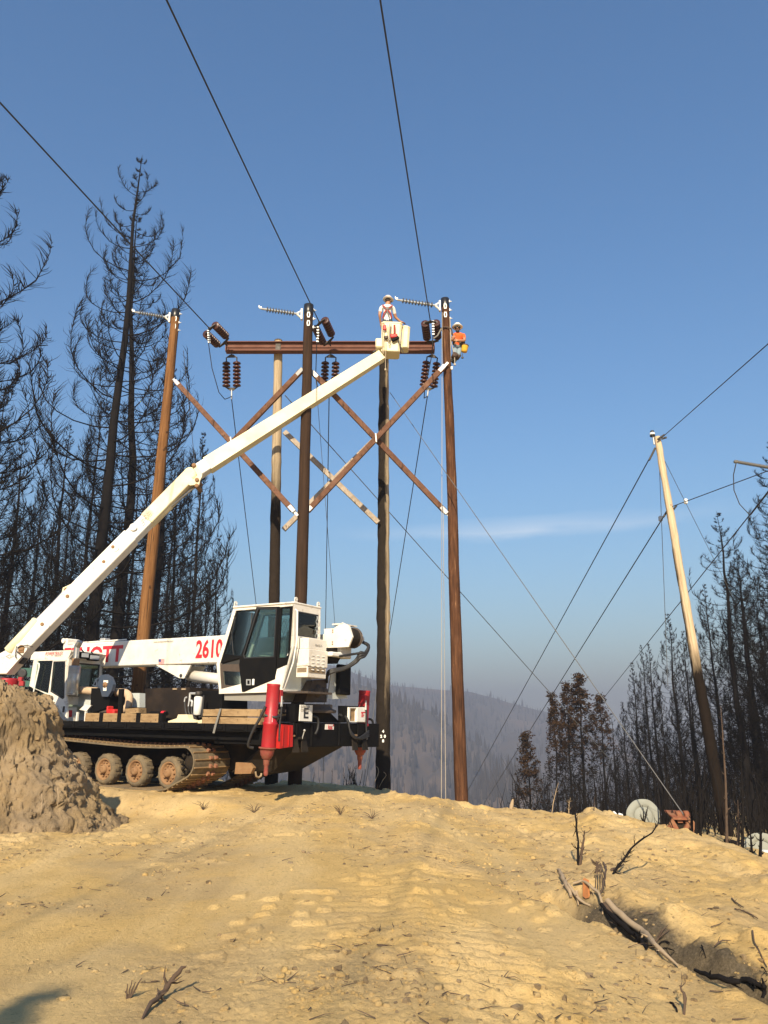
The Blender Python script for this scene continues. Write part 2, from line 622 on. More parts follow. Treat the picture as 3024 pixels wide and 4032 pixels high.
def g_full(x, y):
    x = np.asarray(x, float); y = np.asarray(y, float)
    z = g_base(x, y)
    r = np.hypot(x, y)
    near = 1 - sstep(26, 60, r)
    ru = .28 + 1.1 * sstep(-.25, .35, fbm(x * .35, y * .35, 3, 91))
    z = z + near * .055 * fbm(x * .55, y * .55, 3, 3) + near * .024 * fbm(x * 1.9, y * 1.9, 3, 11) * ru
    lump = 1 - np.abs(fbm(x * 4.2, y * 4.2, 2, 21))
    z = z + near * ru * .011 * (lump - .75)
    l2 = 1 - np.abs(vnoise(x * 12, y * 12, 31) * 2 - 1)
    z = z + near * ru * .008 * (l2 - .5)
    z = z + near * ru * .010 * (vnoise(x * 27, y * 27, 37) - .5)
    z = z + near * .004 * (vnoise(x * 70, y * 70, 41) - .5)
    # scattered clumps that stand up
    cl = sstep(.66, .86, vnoise(x * 5.5, y * 5.5, 52)) * sstep(.45, .75, vnoise(x * .8, y * .8, 53))
    z = z + near * .035 * cl
    # crawler imprints across the middle and to the right
    m = sstep(-.1, .25, x) * (1 - sstep(1.15, 1.5, x + .05 * (y - 8))) * sstep(4.5, 6, y) * (1 - sstep(12, 15, y))
    m = m * sstep(.30, .62, vnoise(x * 1.4, y * .9, 61))
    z = z + .026 * m * np.sin((y + .10 * x + .08 * fbm(x * 2, y * 2, 2, 62)) * 2 * math.pi / .23)
    m2 = (1 - sstep(1.0, 1.5, np.abs(x + .4 + .12 * (y - 8)))) * sstep(.45, .7, vnoise(x * .9, y * .5, 64)) * sstep(6, 8, y) * (1 - sstep(17, 20, y))
    z = z + .012 * m2 * np.sin((y - .35 * x) * 2 * math.pi / .26)
    # ditch and its banks on the right
    qx, qy = x - DA[0], y - DA[1]
    al = qx * _dd[0] + qy * _dd[1]
    ac = qx * (-_dd[1]) + qy * _dd[0]
    ac = -ac + .12 * fbm(al * 1.1, al * 0 + 3, 3, 71)              # positive to the left of the ditch as seen
    mk = sstep(-.6, .5, al) * (1 - sstep(7, 9, al))
    z = z - mk * .24 * np.exp(-(ac / .22) ** 2) + mk * .10 * np.exp(-((ac - .5) / .35) ** 2)
    z = z + mk * .16 * np.exp(-((ac + .75) / .5) ** 2) * (1 + .8 * fbm(x * 2.3, y * 2.3, 3, 72))
    # lumpy shoulder on the right and along the crest
    rb = sstep(1.6, 2.6, x) * sstep(6.5, 9, r) * (1 - sstep(16, 24, r))
    z = z + rb * .13 * fbm(x * 1.1, y * 1.1, 5, 81) + rb * .045 * (np.abs(fbm(x * 3.1, y * 3.1, 2, 83)) - .3)
    ph = np.arctan2(x, y)
    rc = np.interp(ph, _ph, _rc)
    cr = np.exp(-((r - rc + .3) / 1.3) ** 2) * (ph > -.14)
    z = z + cr * (.085 * fbm(x * 2.4, y * 2.4, 3, 87) + .03 * (np.abs(fbm(x * 7, y * 7, 2, 88)) - .3))
    return z


def gz(x, y):
    return float(g_full(np.array([x]), np.array([y]))[0])


def on_ground(u, v, dz=0.0):
    """point of the ground seen at a place of the photograph"""
    r = ray(u, v)
    r = r / math.hypot(r[0], r[1])
    t = np.linspace(3, 90, 4000)
    h = g_full(r[0] * t, r[1] * t)
    k = np.argmax(r[2] * t < h)
    if not (r[2] * t < h).any():
        q_ = (r[2] * t - h) + 1e3 * ((t < 9) | (t > 30))
        k = int(np.argmin(q_))
    return Vector((r[0] * t[k], r[1] * t[k], h[k] + dz))


def np_mesh(name, verts, faces, smooth=True):
    me = bpy.data.meshes.new(name)
    verts = np.asarray(verts, np.float32); faces = np.asarray(faces, np.int32)
    k = faces.shape[1]
    me.vertices.add(len(verts)); me.vertices.foreach_set('co', verts.ravel())
    me.loops.add(faces.size); me.loops.foreach_set('vertex_index', faces.ravel())
    me.polygons.add(len(faces)); me.polygons.foreach_set('loop_start', np.arange(0, faces.size, k, dtype=np.int32))
    me.polygons.foreach_set('use_smooth', np.full(len(faces), smooth))
    me.update(calc_edges=True)
    me.validate()
    return me


def grid_faces(na, nr, wrap=False):
    i = np.arange(nr - 1)[:, None] * na
    j = np.arange(na if wrap else na - 1)[None, :]
    j2 = (j + 1) % na
    a = (i + j).ravel(); b = (i + j2).ravel(); c = (i + na + j2).ravel(); d = (i + na + j).ravel()
    return np.stack([a, b, c, d], 1)


def soil(name, light, mid, grey, greyamt, scale=1.0, ditch=False):
    m, nt, b = nodemat(name)
    n1 = tex_noise(nt, .55 * scale, 6, .62)
    n2 = tex_noise(nt, 3.1 * scale, 7, .70, dist=.3)
    n3 = tex_noise(nt, 26 * scale, 4, .7, mscale=(.75, 1.3, 1))
    c = mix(nt, ramp(nt, n2, [(.32, 0.0), (.68, 1.0)]), mid, light)
    c = mix(nt, ramp(nt, n1, [(.43, 0.0), (.58, greyamt)]), c, grey)
    n7 = tex_noise(nt, 1.0, 5, .6, mscale=(1.0, .16, 1), dist=.3)
    c = mix(nt, ramp(nt, n7, [(.46, 0.0), (.60, .60)]), c, tuple(min(.85, x * k_) for x, k_ in zip(light, (1.06, 1.13, 1.38))))
    n6 = tex_noise(nt, 1.7 * scale, 7, .72, dist=.6)
    c = mix(nt, ramp(nt, n6, [(.57, 0.0), (.72, .30)]), c, tuple(x * .6 for x in mid))
    c = mix(nt, ramp(nt, n3, [(.30, .75), (.43, 0.0)]), c, tuple(x * .36 for x in mid))
    n4 = tex_noise(nt, 7.5 * scale, 5, .66, dist=.5)
    c = mix(nt, ramp(nt, n4, [(.64, 0.0), (.70, .75)]), c, (.135, .095, .055))
    n5 = tex_noise(nt, 60 * scale, 3, .6)
    c = mix(nt, ramp(nt, n5, [(.60, 0.0), (.72, .5)]), c, tuple(min(1, x * 1.25) for x in light))
    if ditch:                                   # ash and charcoal lying along the ditch
        t = nt.nodes.new("ShaderNodeTexCoord")
        nw = tex_noise(nt, 3.2, 6, .7)

        def dotp(vec, off):
            k = nt.nodes.new("ShaderNodeVectorMath"); k.operation = 'DOT_PRODUCT'
            nt.links.new(t.outputs['Object'], k.inputs[0]); k.inputs[1].default_value = vec
            a_ = nt.nodes.new("ShaderNodeMath"); a_.operation = 'ADD'
            nt.links.new(k.outputs['Value'], a_.inputs[0]); a_.inputs[1].default_value = off
            return a_.outputs[0]

        def mm(op, a, b2):
            k = nt.nodes.new("ShaderNodeMath"); k.operation = op
            for i, v in enumerate((a, b2)):
                if isinstance(v, (int, float)): k.inputs[i].default_value = v
                else: nt.links.new(v, k.inputs[i])
            return k.outputs[0]
        al = dotp((_dd[0], _dd[1], 0), -float(DA @ _dd))
        nn = np.array([-_dd[1], _dd[0]])
        ac = dotp((nn[0], nn[1], 0), -float(DA @ nn) - .16)
        wv = mm('MULTIPLY', mm('SUBTRACT', nw, .5), .62)
        dd = mm('ABSOLUTE', mm('ADD', ac, wv), 0)
        k1 = ramp(nt, dd, [(.12, 1.0), (.30, 0.0)])
        k2 = ramp(nt, al, [(.35, 0.0), (.9, 1.0)])
        k3 = nt.nodes.new("ShaderNodeMath"); k3.operation = 'MULTIPLY'
        nt.links.new(k1, k3.inputs[0]); nt.links.new(k2, k3.inputs[1])
        n9 = tex_noise(nt, 40, 4, .7)
        ash = ramp(nt, n9, [(.35, (.045, .040, .032)), (.6, (.12, .10, .075)), (.75, (.26, .22, .15))])
        c = mix(nt, mm('MULTIPLY', k3.outputs[0], .92), c, ash)
    nt.links.new(c, b.inputs['Base Color'])
    b.inputs['Roughness'].default_value = .95
    b.inputs['Specular IOR Level'].default_value = .12
    nb = tex_noise(nt, 30 * scale, 8, .78)
    bump(nt, b, nb, .9, .045)
    return m


M['soil'] = soil('dry yellow subsoil', (.70, .485, .195), (.60, .405, .155), (.42, .325, .20), .5, 1.0, True)
M['clod'] = soil('dry yellow clods', (.68, .47, .19), (.54, .365, .145), (.40, .30, .18), .6, 1.3)
M['soil_heap'] = soil('loose brown subsoil', (.385, .275, .145), (.28, .20, .105), (.17, .13, .085), .85, 1.4)

fine = np.radians(np.linspace(-29.5, 29.5, 1000))
rest = np.radians(np.linspace(29.5, 330.5, 150)[1:-1])
ang = np.concatenate([fine, rest])
rad = np.concatenate([np.linspace(.4, 4.0, 14)[:-1], np.exp(np.linspace(math.log(4.0), math.log(28), 560)),
                      np.exp(np.linspace(math.log(28), math.log(3000), 90))[1:]])
A_, R_ = np.meshgrid(ang, rad)
gx, gy = (R_ * np.sin(A_)).ravel(), (R_ * np.cos(A_)).ravel()
gv = np.stack([gx, gy, g_full(gx, gy)], 1)
gf = grid_faces(len(ang), len(rad), True)[:, ::-1]
ground = link('ground', np_mesh('ground', gv, gf), M['soil'])
tag(ground, 'yellow tan graded dirt pad sloping away at its right edge', kind='structure')

# ------------------------------------------------------------------ dirt heap at the left
HC = Vector((-7.38, 15.85, 0))
na, nr = 420, 240
ha = np.linspace(0, 2 * math.pi, na, endpoint=False)
hr = np.linspace(0.02, 4.4, nr)
A_, R_ = np.meshgrid(ha, hr)
X_, Y_ = R_ * np.cos(A_), R_ * np.sin(A_)
# longer towards the left, steep to the right
ex = np.where(X_ < 0, X_ / 1.9, X_ * 1.02)
ey = np.where(Y_ < 0, Y_ * (1.9 + .6 * sstep(-.5, 1, X_)), Y_ * .8)
q = np.hypot(ex, ey) * (1 + .07 * fbm(np.cos(A_) * 2.2, np.sin(A_) * 2.2, 3, 101))
hz = np.interp(q, [0, .5, .8, 1.0, 1.2, 1.36, 1.68, 2.05, 2.4, 3.4, 8], [.80, .78, .64, .46, .16, -.40, -.78, -1.30, -1.68, -2.3, -3.3])
wx, wy = X_ + HC.x, Y_ + HC.y
amp = 1 - sstep(2.6, 3.3, q)
hz = hz + amp * (.14 * fbm(wx * 1.6, wy * 1.6, 4, 103) + .20 * (np.abs(fbm(wx * 3.3 + hz, wy * 3.3, 3, 105)) - .25)
                 + .11 * (np.abs(fbm(wx * 9, wy * 9 + hz * 5, 3, 107)) - .25) + .035 * fbm(wx * 30, wy * 30, 2, 109))
ov = (.12 * fbm(hz * 3 + wx, A_ * 3, 3, 111) + .12 * (.35 - np.abs(fbm(A_ * 6.5, hz * 4.5, 3, 113))) + .06 * fbm(A_ * 22, hz * 15, 3, 115)) * amp * np.minimum(1, R_ / .4)
wx = wx + ov * np.cos(A_); wy = wy + ov * np.sin(A_)
hv = np.stack([wx.ravel(), wy.ravel(), hz.ravel()], 1)
heap = link('dirt_mound', np_mesh('dirt_mound', hv, grid_faces(na, nr, True)), M['soil_heap'])
tag(heap, 'steep brown heap of excavated dirt in front of the tracked crane', kind='structure')

# ------------------------------------------------------------------ far hills and their burnt forest
def hillmat(name, a, b_, c_):
    m, nt, b = nodemat(name)
    n = tex_noise(nt, .011, 8, .7)
    nt.links.new(ramp(nt, n, [(.35, a), (.52, b_), (.72, c_)]), b.inputs['Base Color'])
    b.inputs['Roughness'].default_value = 1
    return m


M['hill'] = hillmat('burnt hillside', (.028, .027, .027), (.06, .046, .036), (.13, .085, .052))
M['forest'] = paint('burnt far forest', (.020, .018, .017), .95, .6, (.055, .036, .024), .02)


def make_hill(name, ridge, D, foot_r, foot_z, seed, ntree, hmin, hmax, label, dens_near=1.0):
    ph, el = [], []
    for u, v in ridge:
        r_ = ray(u, v)
        ph.append(math.atan2(r_[0], r_[1])); el.append(r_[2] / math.hypot(r_[0], r_[1]))
    nphi, ns = 260, 70
    phs = np.linspace(ph[0], ph[-1], nphi)
    zr = np.interp(phs, ph, el) * D
    s_ = np.concatenate([[-.8, -.4], np.linspace(0, 1, ns)])
    PH, S_ = np.meshgrid(phs, s_)
    ZR = np.tile(zr, (len(s_), 1))
    Rr = D + (foot_r - D) * S_
    Sp = np.clip(S_, 0, 1)
    Z = ZR + (foot_z - ZR) * (Sp ** .9)
    Z = np.where(S_ < 0, ZR + S_ * D * .10, Z)
    X, Y = Rr * np.sin(PH), Rr * np.cos(PH)
    k = 1 / D
    rel = np.sin(np.clip(Sp, 0, 1) * math.pi)
    Z = Z + rel * D * .030 * fbm(PH * 24 + S_ * 2.5, S_ * 3, 4, seed) + D * .0022 * fbm(X * 12 * k, Y * 12 * k, 4, seed + 5) * (Sp > -1)
    v = np.stack([X.ravel(), Y.ravel(), Z.ravel()], 1)
    o = link(name, np_mesh(name, v, grid_faces(nphi, len(s_))), M['hill'])
    tag(o, label, kind='structure')
    rng = np.random.RandomState(seed)
    n = ntree
    sv = rng.rand(n) ** 1.25
    pv = phs[0] + (phs[-1] - phs[0]) * rng.rand(n)
    keep = vnoise(pv * 60, sv * 9, seed + 9) > .28
    sv, pv = sv[keep], pv[keep]
    n = len(sv)
    fi = (pv - phs[0]) / (phs[-1] - phs[0]) * (nphi - 1)
    si = 2 + sv * (ns - 1)
    i0 = np.clip(si.astype(int), 0, len(s_) - 2); j0 = np.clip(fi.astype(int), 0, nphi - 2)
    zt = Z[i0, j0] * (1 - (si - i0)) + Z[i0 + 1, j0] * (si - i0)
    rt = D + (foot_r - D) * sv
    h = rng.uniform(hmin, hmax, n) * np.where(rng.rand(n) < .25, 1.25, 1)
    bare = rng.rand(n) < .45
    w = np.where(bare, h * rng.uniform(.018, .03, n), h * rng.uniform(.07, .13, n))
    K = 5
    base = np.stack([rt * np.sin(pv), rt * np.cos(pv), zt - 1.0], 1)
    an = np.arange(K) * 2 * math.pi / K
    rings = []
    for (hh, ww) in ((0.0, .35), (.16, 1.0), (.55, .72), (1.0, .04)):
        jit = 1 + .35 * (rng.rand(n, K) - .5)
        wr = np.where(bare, w * (1 - hh * .7), w * ww)[:, None] * jit
        p = np.stack([base[:, None, 0] + wr * np.cos(an), base[:, None, 1] + wr * np.sin(an),
                      np.repeat((base[:, 2] + h * hh)[:, None], K, 1)], 2)
        rings.append(p)
    vv = np.stack(rings, 1).reshape(-1, 3)
    off = (np.arange(n) * 4 * K)[:, None, None]
    f = []
    for rr_ in range(3):
        for kk in range(K):
            k2 = (kk + 1) % K
            f.append([rr_ * K + kk, rr_ * K + k2, (rr_ + 1) * K + k2, (rr_ + 1) * K + kk])
    ff = (np.array(f)[None] + off).reshape(-1, 4)
    t = link('forest', np_mesh('forest', vv, ff, False), M['forest'])
    tag(t, 'mass of burnt conifers covering the ' + label, 'forest', kind='stuff')


make_hill('hill', [(-700, 2880), (700, 2700), (1000, 2640), (1200, 2610), (1340, 2625), (1420, 2660), (1500, 2685), (1560, 2702), (1640, 2706), (1720, 2712),
                   (1850, 2722), (1950, 2745), (2050, 2778), (2150, 2802), (2250, 2836), (2400, 2885), (2700, 2960), (3300, 3010)],
          1500, 760, -75, 200, 9000, 6, 12, 'farthest hazy ridge behind the poles')
make_hill('hill', [(-700, 2980), (700, 2860), (1100, 2740), (1300, 2700), (1400, 2695), (1480, 2715), (1560, 2762), (1640, 2780), (1700, 2800), (1800, 2872),
                   (1880, 2925), (1990, 3030), (2060, 3090), (2300, 3190), (3300, 3300)],
          820, 380, -92, 230, 9000, 6, 13, 'nearer dark spur below the hazy ridge')
make_hill('hill', [(1700, 3200), (1850, 3100), (1950, 3055), (2020, 3040), (2100, 3062), (2200, 3120), (2350, 3170), (2700, 3230), (3300, 3300)],
          560, 330, -94, 260, 2600, 7, 13, 'low dark knoll at the foot of the spur')

# ------------------------------------------------------------------ smoke haze
hb = MB().box((0, 500, 32), (6300, 6300, 262))
hz_o = hb.build('haze', None)
hz_o.hide_viewport = False
tag(hz_o, 'thin blue smoke haze filling the valley', 'haze', kind='stuff')
hm = bpy.data.materials.new('smoke haze')
hm.use_nodes = True
ht = hm.node_tree
for n in list(ht.nodes):
    ht.nodes.remove(n)
ho = ht.nodes.new("ShaderNodeOutputMaterial")
pv_ = ht.nodes.new("ShaderNodeVolumePrincipled")
pv_.inputs['Color'].default_value = (.32, .37, .49, 1)
pv_.inputs['Density'].default_value = HAZE_DENSITY
pv_.inputs['Anisotropy'].default_value = 0.0
ht.links.new(pv_.outputs[0], ho.inputs['Volume'])
hz_o.data.materials.append(hm)

# ------------------------------------------------------------------ burnt trees
def batch_twigs(P0, D, L, R, rng, curl):
    """many little tapering twigs in one go: two bent pieces each, three-sided"""
    n = len(P0)
    D = D / np.linalg.norm(D, axis=1, keepdims=True)
    P1 = P0 + D * (L * .55)[:, None]
    D2 = D + curl
    D2 = D2 / np.linalg.norm(D2, axis=1, keepdims=True)
    P2 = P1 + D2 * (L * .45)[:, None]
    A = np.cross(D, rng.normal(size=(n, 3)))
    A /= np.linalg.norm(A, axis=1, keepdims=True) + 1e-9
    B = np.cross(D, A)
    vs = []
    for base, rr in ((P0, 1.0), (P1, .75)):
        for k in range(3):
            a = 2 * math.pi * k / 3
            vs.append(base + (A * math.cos(a) + B * math.sin(a)) * (R * rr)[:, None])
    vs.append(P2)
    v = np.stack(vs, 1).reshape(-1, 3)
    f = np.array([[0, 1, 4], [0, 4, 3], [1, 2, 5], [1, 5, 4], [2, 0, 3], [2, 3, 5], [3, 4, 6], [4, 5, 6], [5, 3, 6]])
    ff = (f[None] + (np.arange(n) * 7)[:, None, None]).reshape(-1, 3)
    return v, ff


def make_tree_meshes(name, seed, H, Lmax, nb, start, J=1.0, tw=16, foliage=0, twl=.17, top_pow=.75, sparse=0.0, trunk_r=None, twr=.0064):
    rng = np.random.RandomState(seed)
    tr = trunk_r or H / 112
    # trunk, slightly crooked
    mb = MB()
    n = 16
    lx = np.cumsum(rng.normal(0, .0022 * H, n)); ly = np.cumsum(rng.normal(0, .0022 * H, n))
    lx[0] = ly[0] = 0
    tz = np.linspace(-.8, H, n)
    rad_ = [tr * ((1 - max(z, 0) / H) ** .85 + .02) + (tr * .35 * max(0, 1 - max(z, 0) / (H * .05))) for z in tz]
    mb.tube([(lx[i], ly[i], tz[i]) for i in range(n)], rad_, 9)
    trunk = mb.mesh(name + '_trunk')
    V, Fq = [], []
    off = 0
    bt, bd, bl, br, bc = [], [], [], [], []
    leafP, leafS, leafK = [], [], []
    ga = 0
    for i in range(nb):
        t = start + (1 - start) * ((i + rng.rand()) / nb) ** .92
        t = min(t, .985)
        if rng.rand() < sparse:
            continue
        z0 = t * H
        cx, cy = np.interp(z0, tz, lx), np.interp(z0, tz, ly)
        ga += 2.4 + rng.normal(0, .5)
        env = ((1 - t) ** top_pow) * (.35 + .65 * min(1, (t - start + .10) / .16))
        L = Lmax * env * rng.uniform(.55, 1.12) * (.55 if t > .93 else 1) + .10
        dead = rng.rand() < .13
        if dead:
            L *= .45
        phm = rng.uniform(1.5, 2.25) if not dead else .9
        phm *= 1 - .38 * float(sstep(.72, 1.0, t))
        kz = J * rng.uniform(.62, 1.0) * (.75 + .5 * t)
        m = 8
        s = np.linspace(0, 1, m)
        phi = s * phm
        rr = L * np.sin(phi)
        if phm > 1.57:
            rr = np.where(phi > 1.57, L * (1 - .55 * (1 - np.sin(phi))), rr)
        zz = L * kz * (1 - np.cos(phi)) - .10 * L * np.sin(np.minimum(s * 3.1, 3.14)) + L * .04 * rng.normal()
        dirx, diry = math.cos(ga), math.sin(ga)
        sw = .10 * L * rng.normal() * s ** 2
        bx = cx + rr * dirx - sw * diry + rng.normal(0, .012 * L, m) * s
        by = cy + rr * diry + sw * dirx + rng.normal(0, .012 * L, m) * s
        bz = z0 + zz + rng.normal(0, .010 * L, m) * s
        pts = np.stack([bx, by, bz], 1)
        b0 = (.009 + .0098 * L) * (H / 22) ** .3
        rad_b = b0 * (1 - s * .82)
        T = np.gradient(pts, axis=0)
        T /= np.linalg.norm(T, axis=1, keepdims=True)
        side = np.array([-diry, dirx, 0.0])
        U = np.cross(T, side)
        vs = []
        for k in range(3):
            a = 2 * math.pi * k / 3 + .5
            vs.append(pts + (side * math.cos(a) + U * math.sin(a)) * rad_b[:, None])
        v = np.stack(vs, 1).reshape(-1, 3)
        V.append(v)
        for j in range(m - 1):
            for k in range(3):
                k2 = (k + 1) % 3
                a, b_, c_, d_ = off + j * 3 + k, off + j * 3 + k2, off + j * 3 + 3 + k2, off + j * 3 + 3 + k
                Fq.append((a, b_, c_)); Fq.append((a, c_, d_))
        off += m * 3
        nt_ = int(tw * 2.6 * rng.uniform(.6, 1.2) * (.5 + .5 * min(1, L / (.5 * Lmax))))
        for q in range(nt_):
            ss = .28 + .72 * rng.rand() ** .8
            idx = ss * (m - 1)
            i0 = min(int(idx), m - 2); fr_ = idx - i0
            p = pts[i0] * (1 - fr_) + pts[i0 + 1] * fr_
            tdir = T[i0]
            sg = rng.choice((-1, 1))
            inward = np.array([-dirx, -diry, 0.0])
            d = tdir * rng.uniform(.35, 1.0) + side * sg * rng.uniform(.1, .9) + inward * rng.uniform(-.2, .55) + np.array([0, 0, rng.uniform(-.1, .6)])
            l = L * twl * 1.25 * rng.uniform(.4, 1.6) * (1.25 - .6 * ss) + .12
            bt.append(p); bd.append(d); bl.append(l); br.append(twr * (H / 22) ** .35 * rng.uniform(.7, 1.2) + .0009 * L)
            bc.append(inward * rng.uniform(.1, .8) + np.array([0, 0, rng.uniform(.1, .7)]))
            if foliage and (t > .58 + .10 * rng.normal() or rng.rand() < .40) and rng.rand() < foliage:
                leafP.append(p + d / np.linalg.norm(d) * l * rng.uniform(.3, .9)); leafS.append(rng.uniform(.07, .19)); leafK.append(1 if t > .68 + .07 * rng.normal() else 0)
    tv, tf = batch_twigs(np.array(bt), np.array(bd), np.array(bl), np.array(br), rng, np.array(bc))
    verts = np.concatenate(V + [tv])
    faces = np.concatenate([np.array(Fq), tf + off])
    crown = np_mesh(name + '_crown', verts, faces, True)
    fol = None
    if foliage:
        fv, ff, fm = [], [], []
        o = 0
        for p, s_, kd in zip(leafP, leafS, leafK):
            for q in range(8 if kd else 3):
                c = p + rng.normal(0, s_ * .75, 3)
                a = rng.normal(size=3); a /= np.linalg.norm(a)
                b_ = np.cross(a, rng.normal(size=3)); b_ /= np.linalg.norm(b_)
                w = s_ * rng.uniform(.35, .8)
                fv += [c - a * w, c + b_ * w * .45, c + a * w, c - b_ * w * .45]
                ff.append((o, o + 1, o + 2, o + 3)); o += 4
                fm.append(0 if kd else 1)
        fol = np_mesh(name + '_foliage', np.array(fv), np.array(ff), False)
        fol.materials.append(M['needles']); fol.materials.append(M['darkneedles'])
        fol.polygons.foreach_set('material_index', fm)
    return trunk, crown, fol, H


PROTO = {
    'big': make_tree_meshes('big', 11, 28, 5.4, 84, .14, 1.15, 34, twl=.20, top_pow=.85),
    'tall': make_tree_meshes('tall', 12, 26, 3.3, 150, .08, .9, 22, twl=.20, top_pow=.62, twr=.0080),
    'tall2': make_tree_meshes('tall2', 13, 25, 3.4, 120, .10, 1.0, 24, twl=.20, top_pow=.6, twr=.0080),
    'cone': make_tree_meshes('cone', 14, 18, 3.1, 150, .05, .85, 18, twl=.17, top_pow=.92, twr=.0105),
    'cone2': make_tree_meshes('cone2', 15, 17, 2.8, 140, .06, .9, 18, twl=.18, top_pow=.92, twr=.0105),
    'cone3': make_tree_meshes('cone3', 19, 20, 3.5, 155, .05, .8, 18, twl=.17, top_pow=.92, twr=.0105),
    'thin': make_tree_meshes('thin', 16, 14, 1.5, 80, .08, .9, 14, twl=.22, top_pow=.6, sparse=.15, twr=.0095),
    'brown': make_tree_meshes('brown', 17, 14, 2.1, 100, .06, .8, 14, foliage=.5, top_pow=.95),
    'brown2': make_tree_meshes('brown2', 18, 13, 1.9, 95, .05, .85, 14, foliage=.42, top_pow=.95),
    'snag': make_tree_meshes('snag', 21, 15, 1.0, 40, .25, .5, 8, twl=.3, top_pow=.5, sparse=.3),
}
TRN = [0]


def tree(kind, u, vtop, Y, label, group, ubase=None, wide=1.0, name='burnt_conifer', vbase=None, rng=random.Random(5)):
    trunk, crown, fol, H = PROTO[kind]
    top = P(u, vtop, Y)
    x0 = top.x
    if ubase is not None:
        x0 = P(ubase, 2900, Y).x
    zb = gz(x0, Y) - .15
    h = top.z - zb
    sc = h / H
    o = empty(name, (x0, Y, zb), label, 'tree', group, (0, math.atan2(top.x - x0, h), 0))
    o.scale = (sc * wide * 1.2, sc * wide * 1.2, sc)
    # turn it about its own axis without changing the lean
    a = rng.uniform(0, 6.28)
    for nm, me, mt in (('trunk', trunk, M['char']), ('crown', crown, M['twig']), ('foliage', fol, None)):
        if me is None:
            continue
        c = link(nm, me, mt, o)
        c.rotation_euler = (0, 0, a)
    return o


GL = 'burnt conifers standing behind the tracked crane'
GR = 'burnt conifers on the right hand slope'
# left hand group: kind, u, v of top, distance, width, label
LEFT = [
    ('big', 515, 605, 36, 1.05, 'tallest black burnt conifer, its crown crossed by the upper left conductor'),
    ('tall', 590, 830, 40, 1.05, 'second tallest burnt conifer, right beside the tallest with a straight narrow crown'),
    ('tall2', -75, 560, 31, 1.5, 'taller burnt conifer at the left picture edge, only its curled branches in view'),
    ('tall', -50, 1000, 34, 1.4, 'lower burnt conifer at the left picture edge, under the branches of the taller one'),
    ('tall2', 28, 1520, 44, .9, 'black burnt conifer at the left edge, below the curled branches cut by the frame'),
    ('thin', 108, 1730, 48, 1.1, 'thin lone burnt conifer between the left edge clump and the wide middle clump'),
    ('tall2', 262, 1665, 46, .95, 'bushy burnt conifer in the gap left of the tallest trunk'),
    ('tall', 392, 1555, 50, .8, 'slender burnt conifer just left of the tallest trunk, half its height'),
    ('tall2', 655, 1420, 47, 1.15, 'dense burnt conifer whose crown is hidden behind the orange brown pole'),
    ('cone2', 795, 1690, 43, .75, 'burnt conifer with a lone pointed top right of the orange brown pole'),
    ('tall', 720, 1800, 52, .85, 'burnt conifer in the gap between the orange pole and the lone pointed top'),
    ('cone', 868, 2100, 46, .8, 'low burnt conifer with curled side branches just left of the crane cab'),
]
FILL_L = [(-10, 1950, 50), (70, 2000, 55), (165, 1880, 52), (215, 2050, 58), (300, 1900, 54), (350, 1950, 60), (430, 1850, 55),
          (480, 1980, 58), (545, 1800, 56), (610, 1900, 60), (690, 1950, 58), (760, 2050, 60), (640, 1750, 62), (140, 2150, 62),
          (20, 2200, 46), (250, 2250, 44), (835, 2200, 62)]
for k, u, v, Y, w, lab in LEFT:
    tree(k, u, v, Y, lab, GL, wide=w)
for i, (u, v, Y) in enumerate(FILL_L):
    tree(('thin', 'tall', 'cone2', 'tall2')[i % 4], u, v, Y, 'thin black burnt conifer in the crowded stand behind the white booms', 'crowded burnt stand behind the white booms', wide=.85)

RIGHT = [
    ('brown2', 2076, 2885, 52, .95, 'burnt_conifer', 'small blackened conifer, first tree right of the tall red brown pole'),
    ('brown', 2170, 2730, 54, .8, 'scorched_conifer', 'scorched conifer with a thin brown needled tip, left of the twin tops'),
    ('brown2', 2219, 2688, 55, .9, 'scorched_conifer', 'scorched conifer with a brown needled top, touching the widest brown crown'),
    ('brown', 2276, 2655, 55, 1.15, 'scorched_conifer', 'widest scorched conifer with the fullest rust brown crown'),
    ('brown2', 2352, 2735, 56, 1.0, 'scorched_conifer', 'rightmost of the scorched conifers, brown only at its tip'),
    ('thin', 2397, 2806, 58, .9, 'burnt_conifer', 'thin bare burnt conifer right of the brown needled ones'),
    ('cone', 2487, 2605, 48, .85, 'burnt_conifer', 'burnt conifer above the pale dish, left of the paired black tops'),
    ('cone3', 2536, 2535, 46, .70, 'burnt_conifer', 'left one of the paired black tops above the pale dish'),
    ('cone2', 2560, 2530, 49, .75, 'burnt_conifer', 'right one of the paired black tops above the pale dish'),
    ('cone2', 2630, 2410, 44, .85, 'burnt_conifer', 'slim evenly branched burnt conifer just left of the leaning pole'),
    ('cone', 2690, 2480, 48, .8, 'burnt_conifer', 'burnt conifer whose crown is crossed by the leaning pole'),
    ('cone3', 2775, 2290, 40, .75, 'burnt_conifer', 'burnt conifer directly right of the pale leaning pole'),
    ('tall2', 2842, 2008, 34, 1.0, 'burnt_conifer', 'big burnt conifer at the right with a long bare black trunk'),
    ('tall', 2886, 2150, 37, .9, 'burnt_conifer', 'burnt conifer close behind the big trunk at the right'),
    ('tall', 2990, 1735, 33, 1.0, 'burnt_conifer', 'highest burnt conifer at the right picture edge behind the grey insulator'),
    ('cone3', 2930, 2230, 38, 1.0, 'burnt_conifer', 'burnt conifer filling the gap between the big trunk and the right picture edge'),
    ('cone', 3030, 2080, 40, 1.1, 'burnt_conifer', 'burnt conifer half cut by the right picture edge, lower than the highest one'),
    ('big', 3075, 1900, 30, .8, 'burnt_conifer', 'burnt conifer at the right edge, its trunk outside the frame'),
]
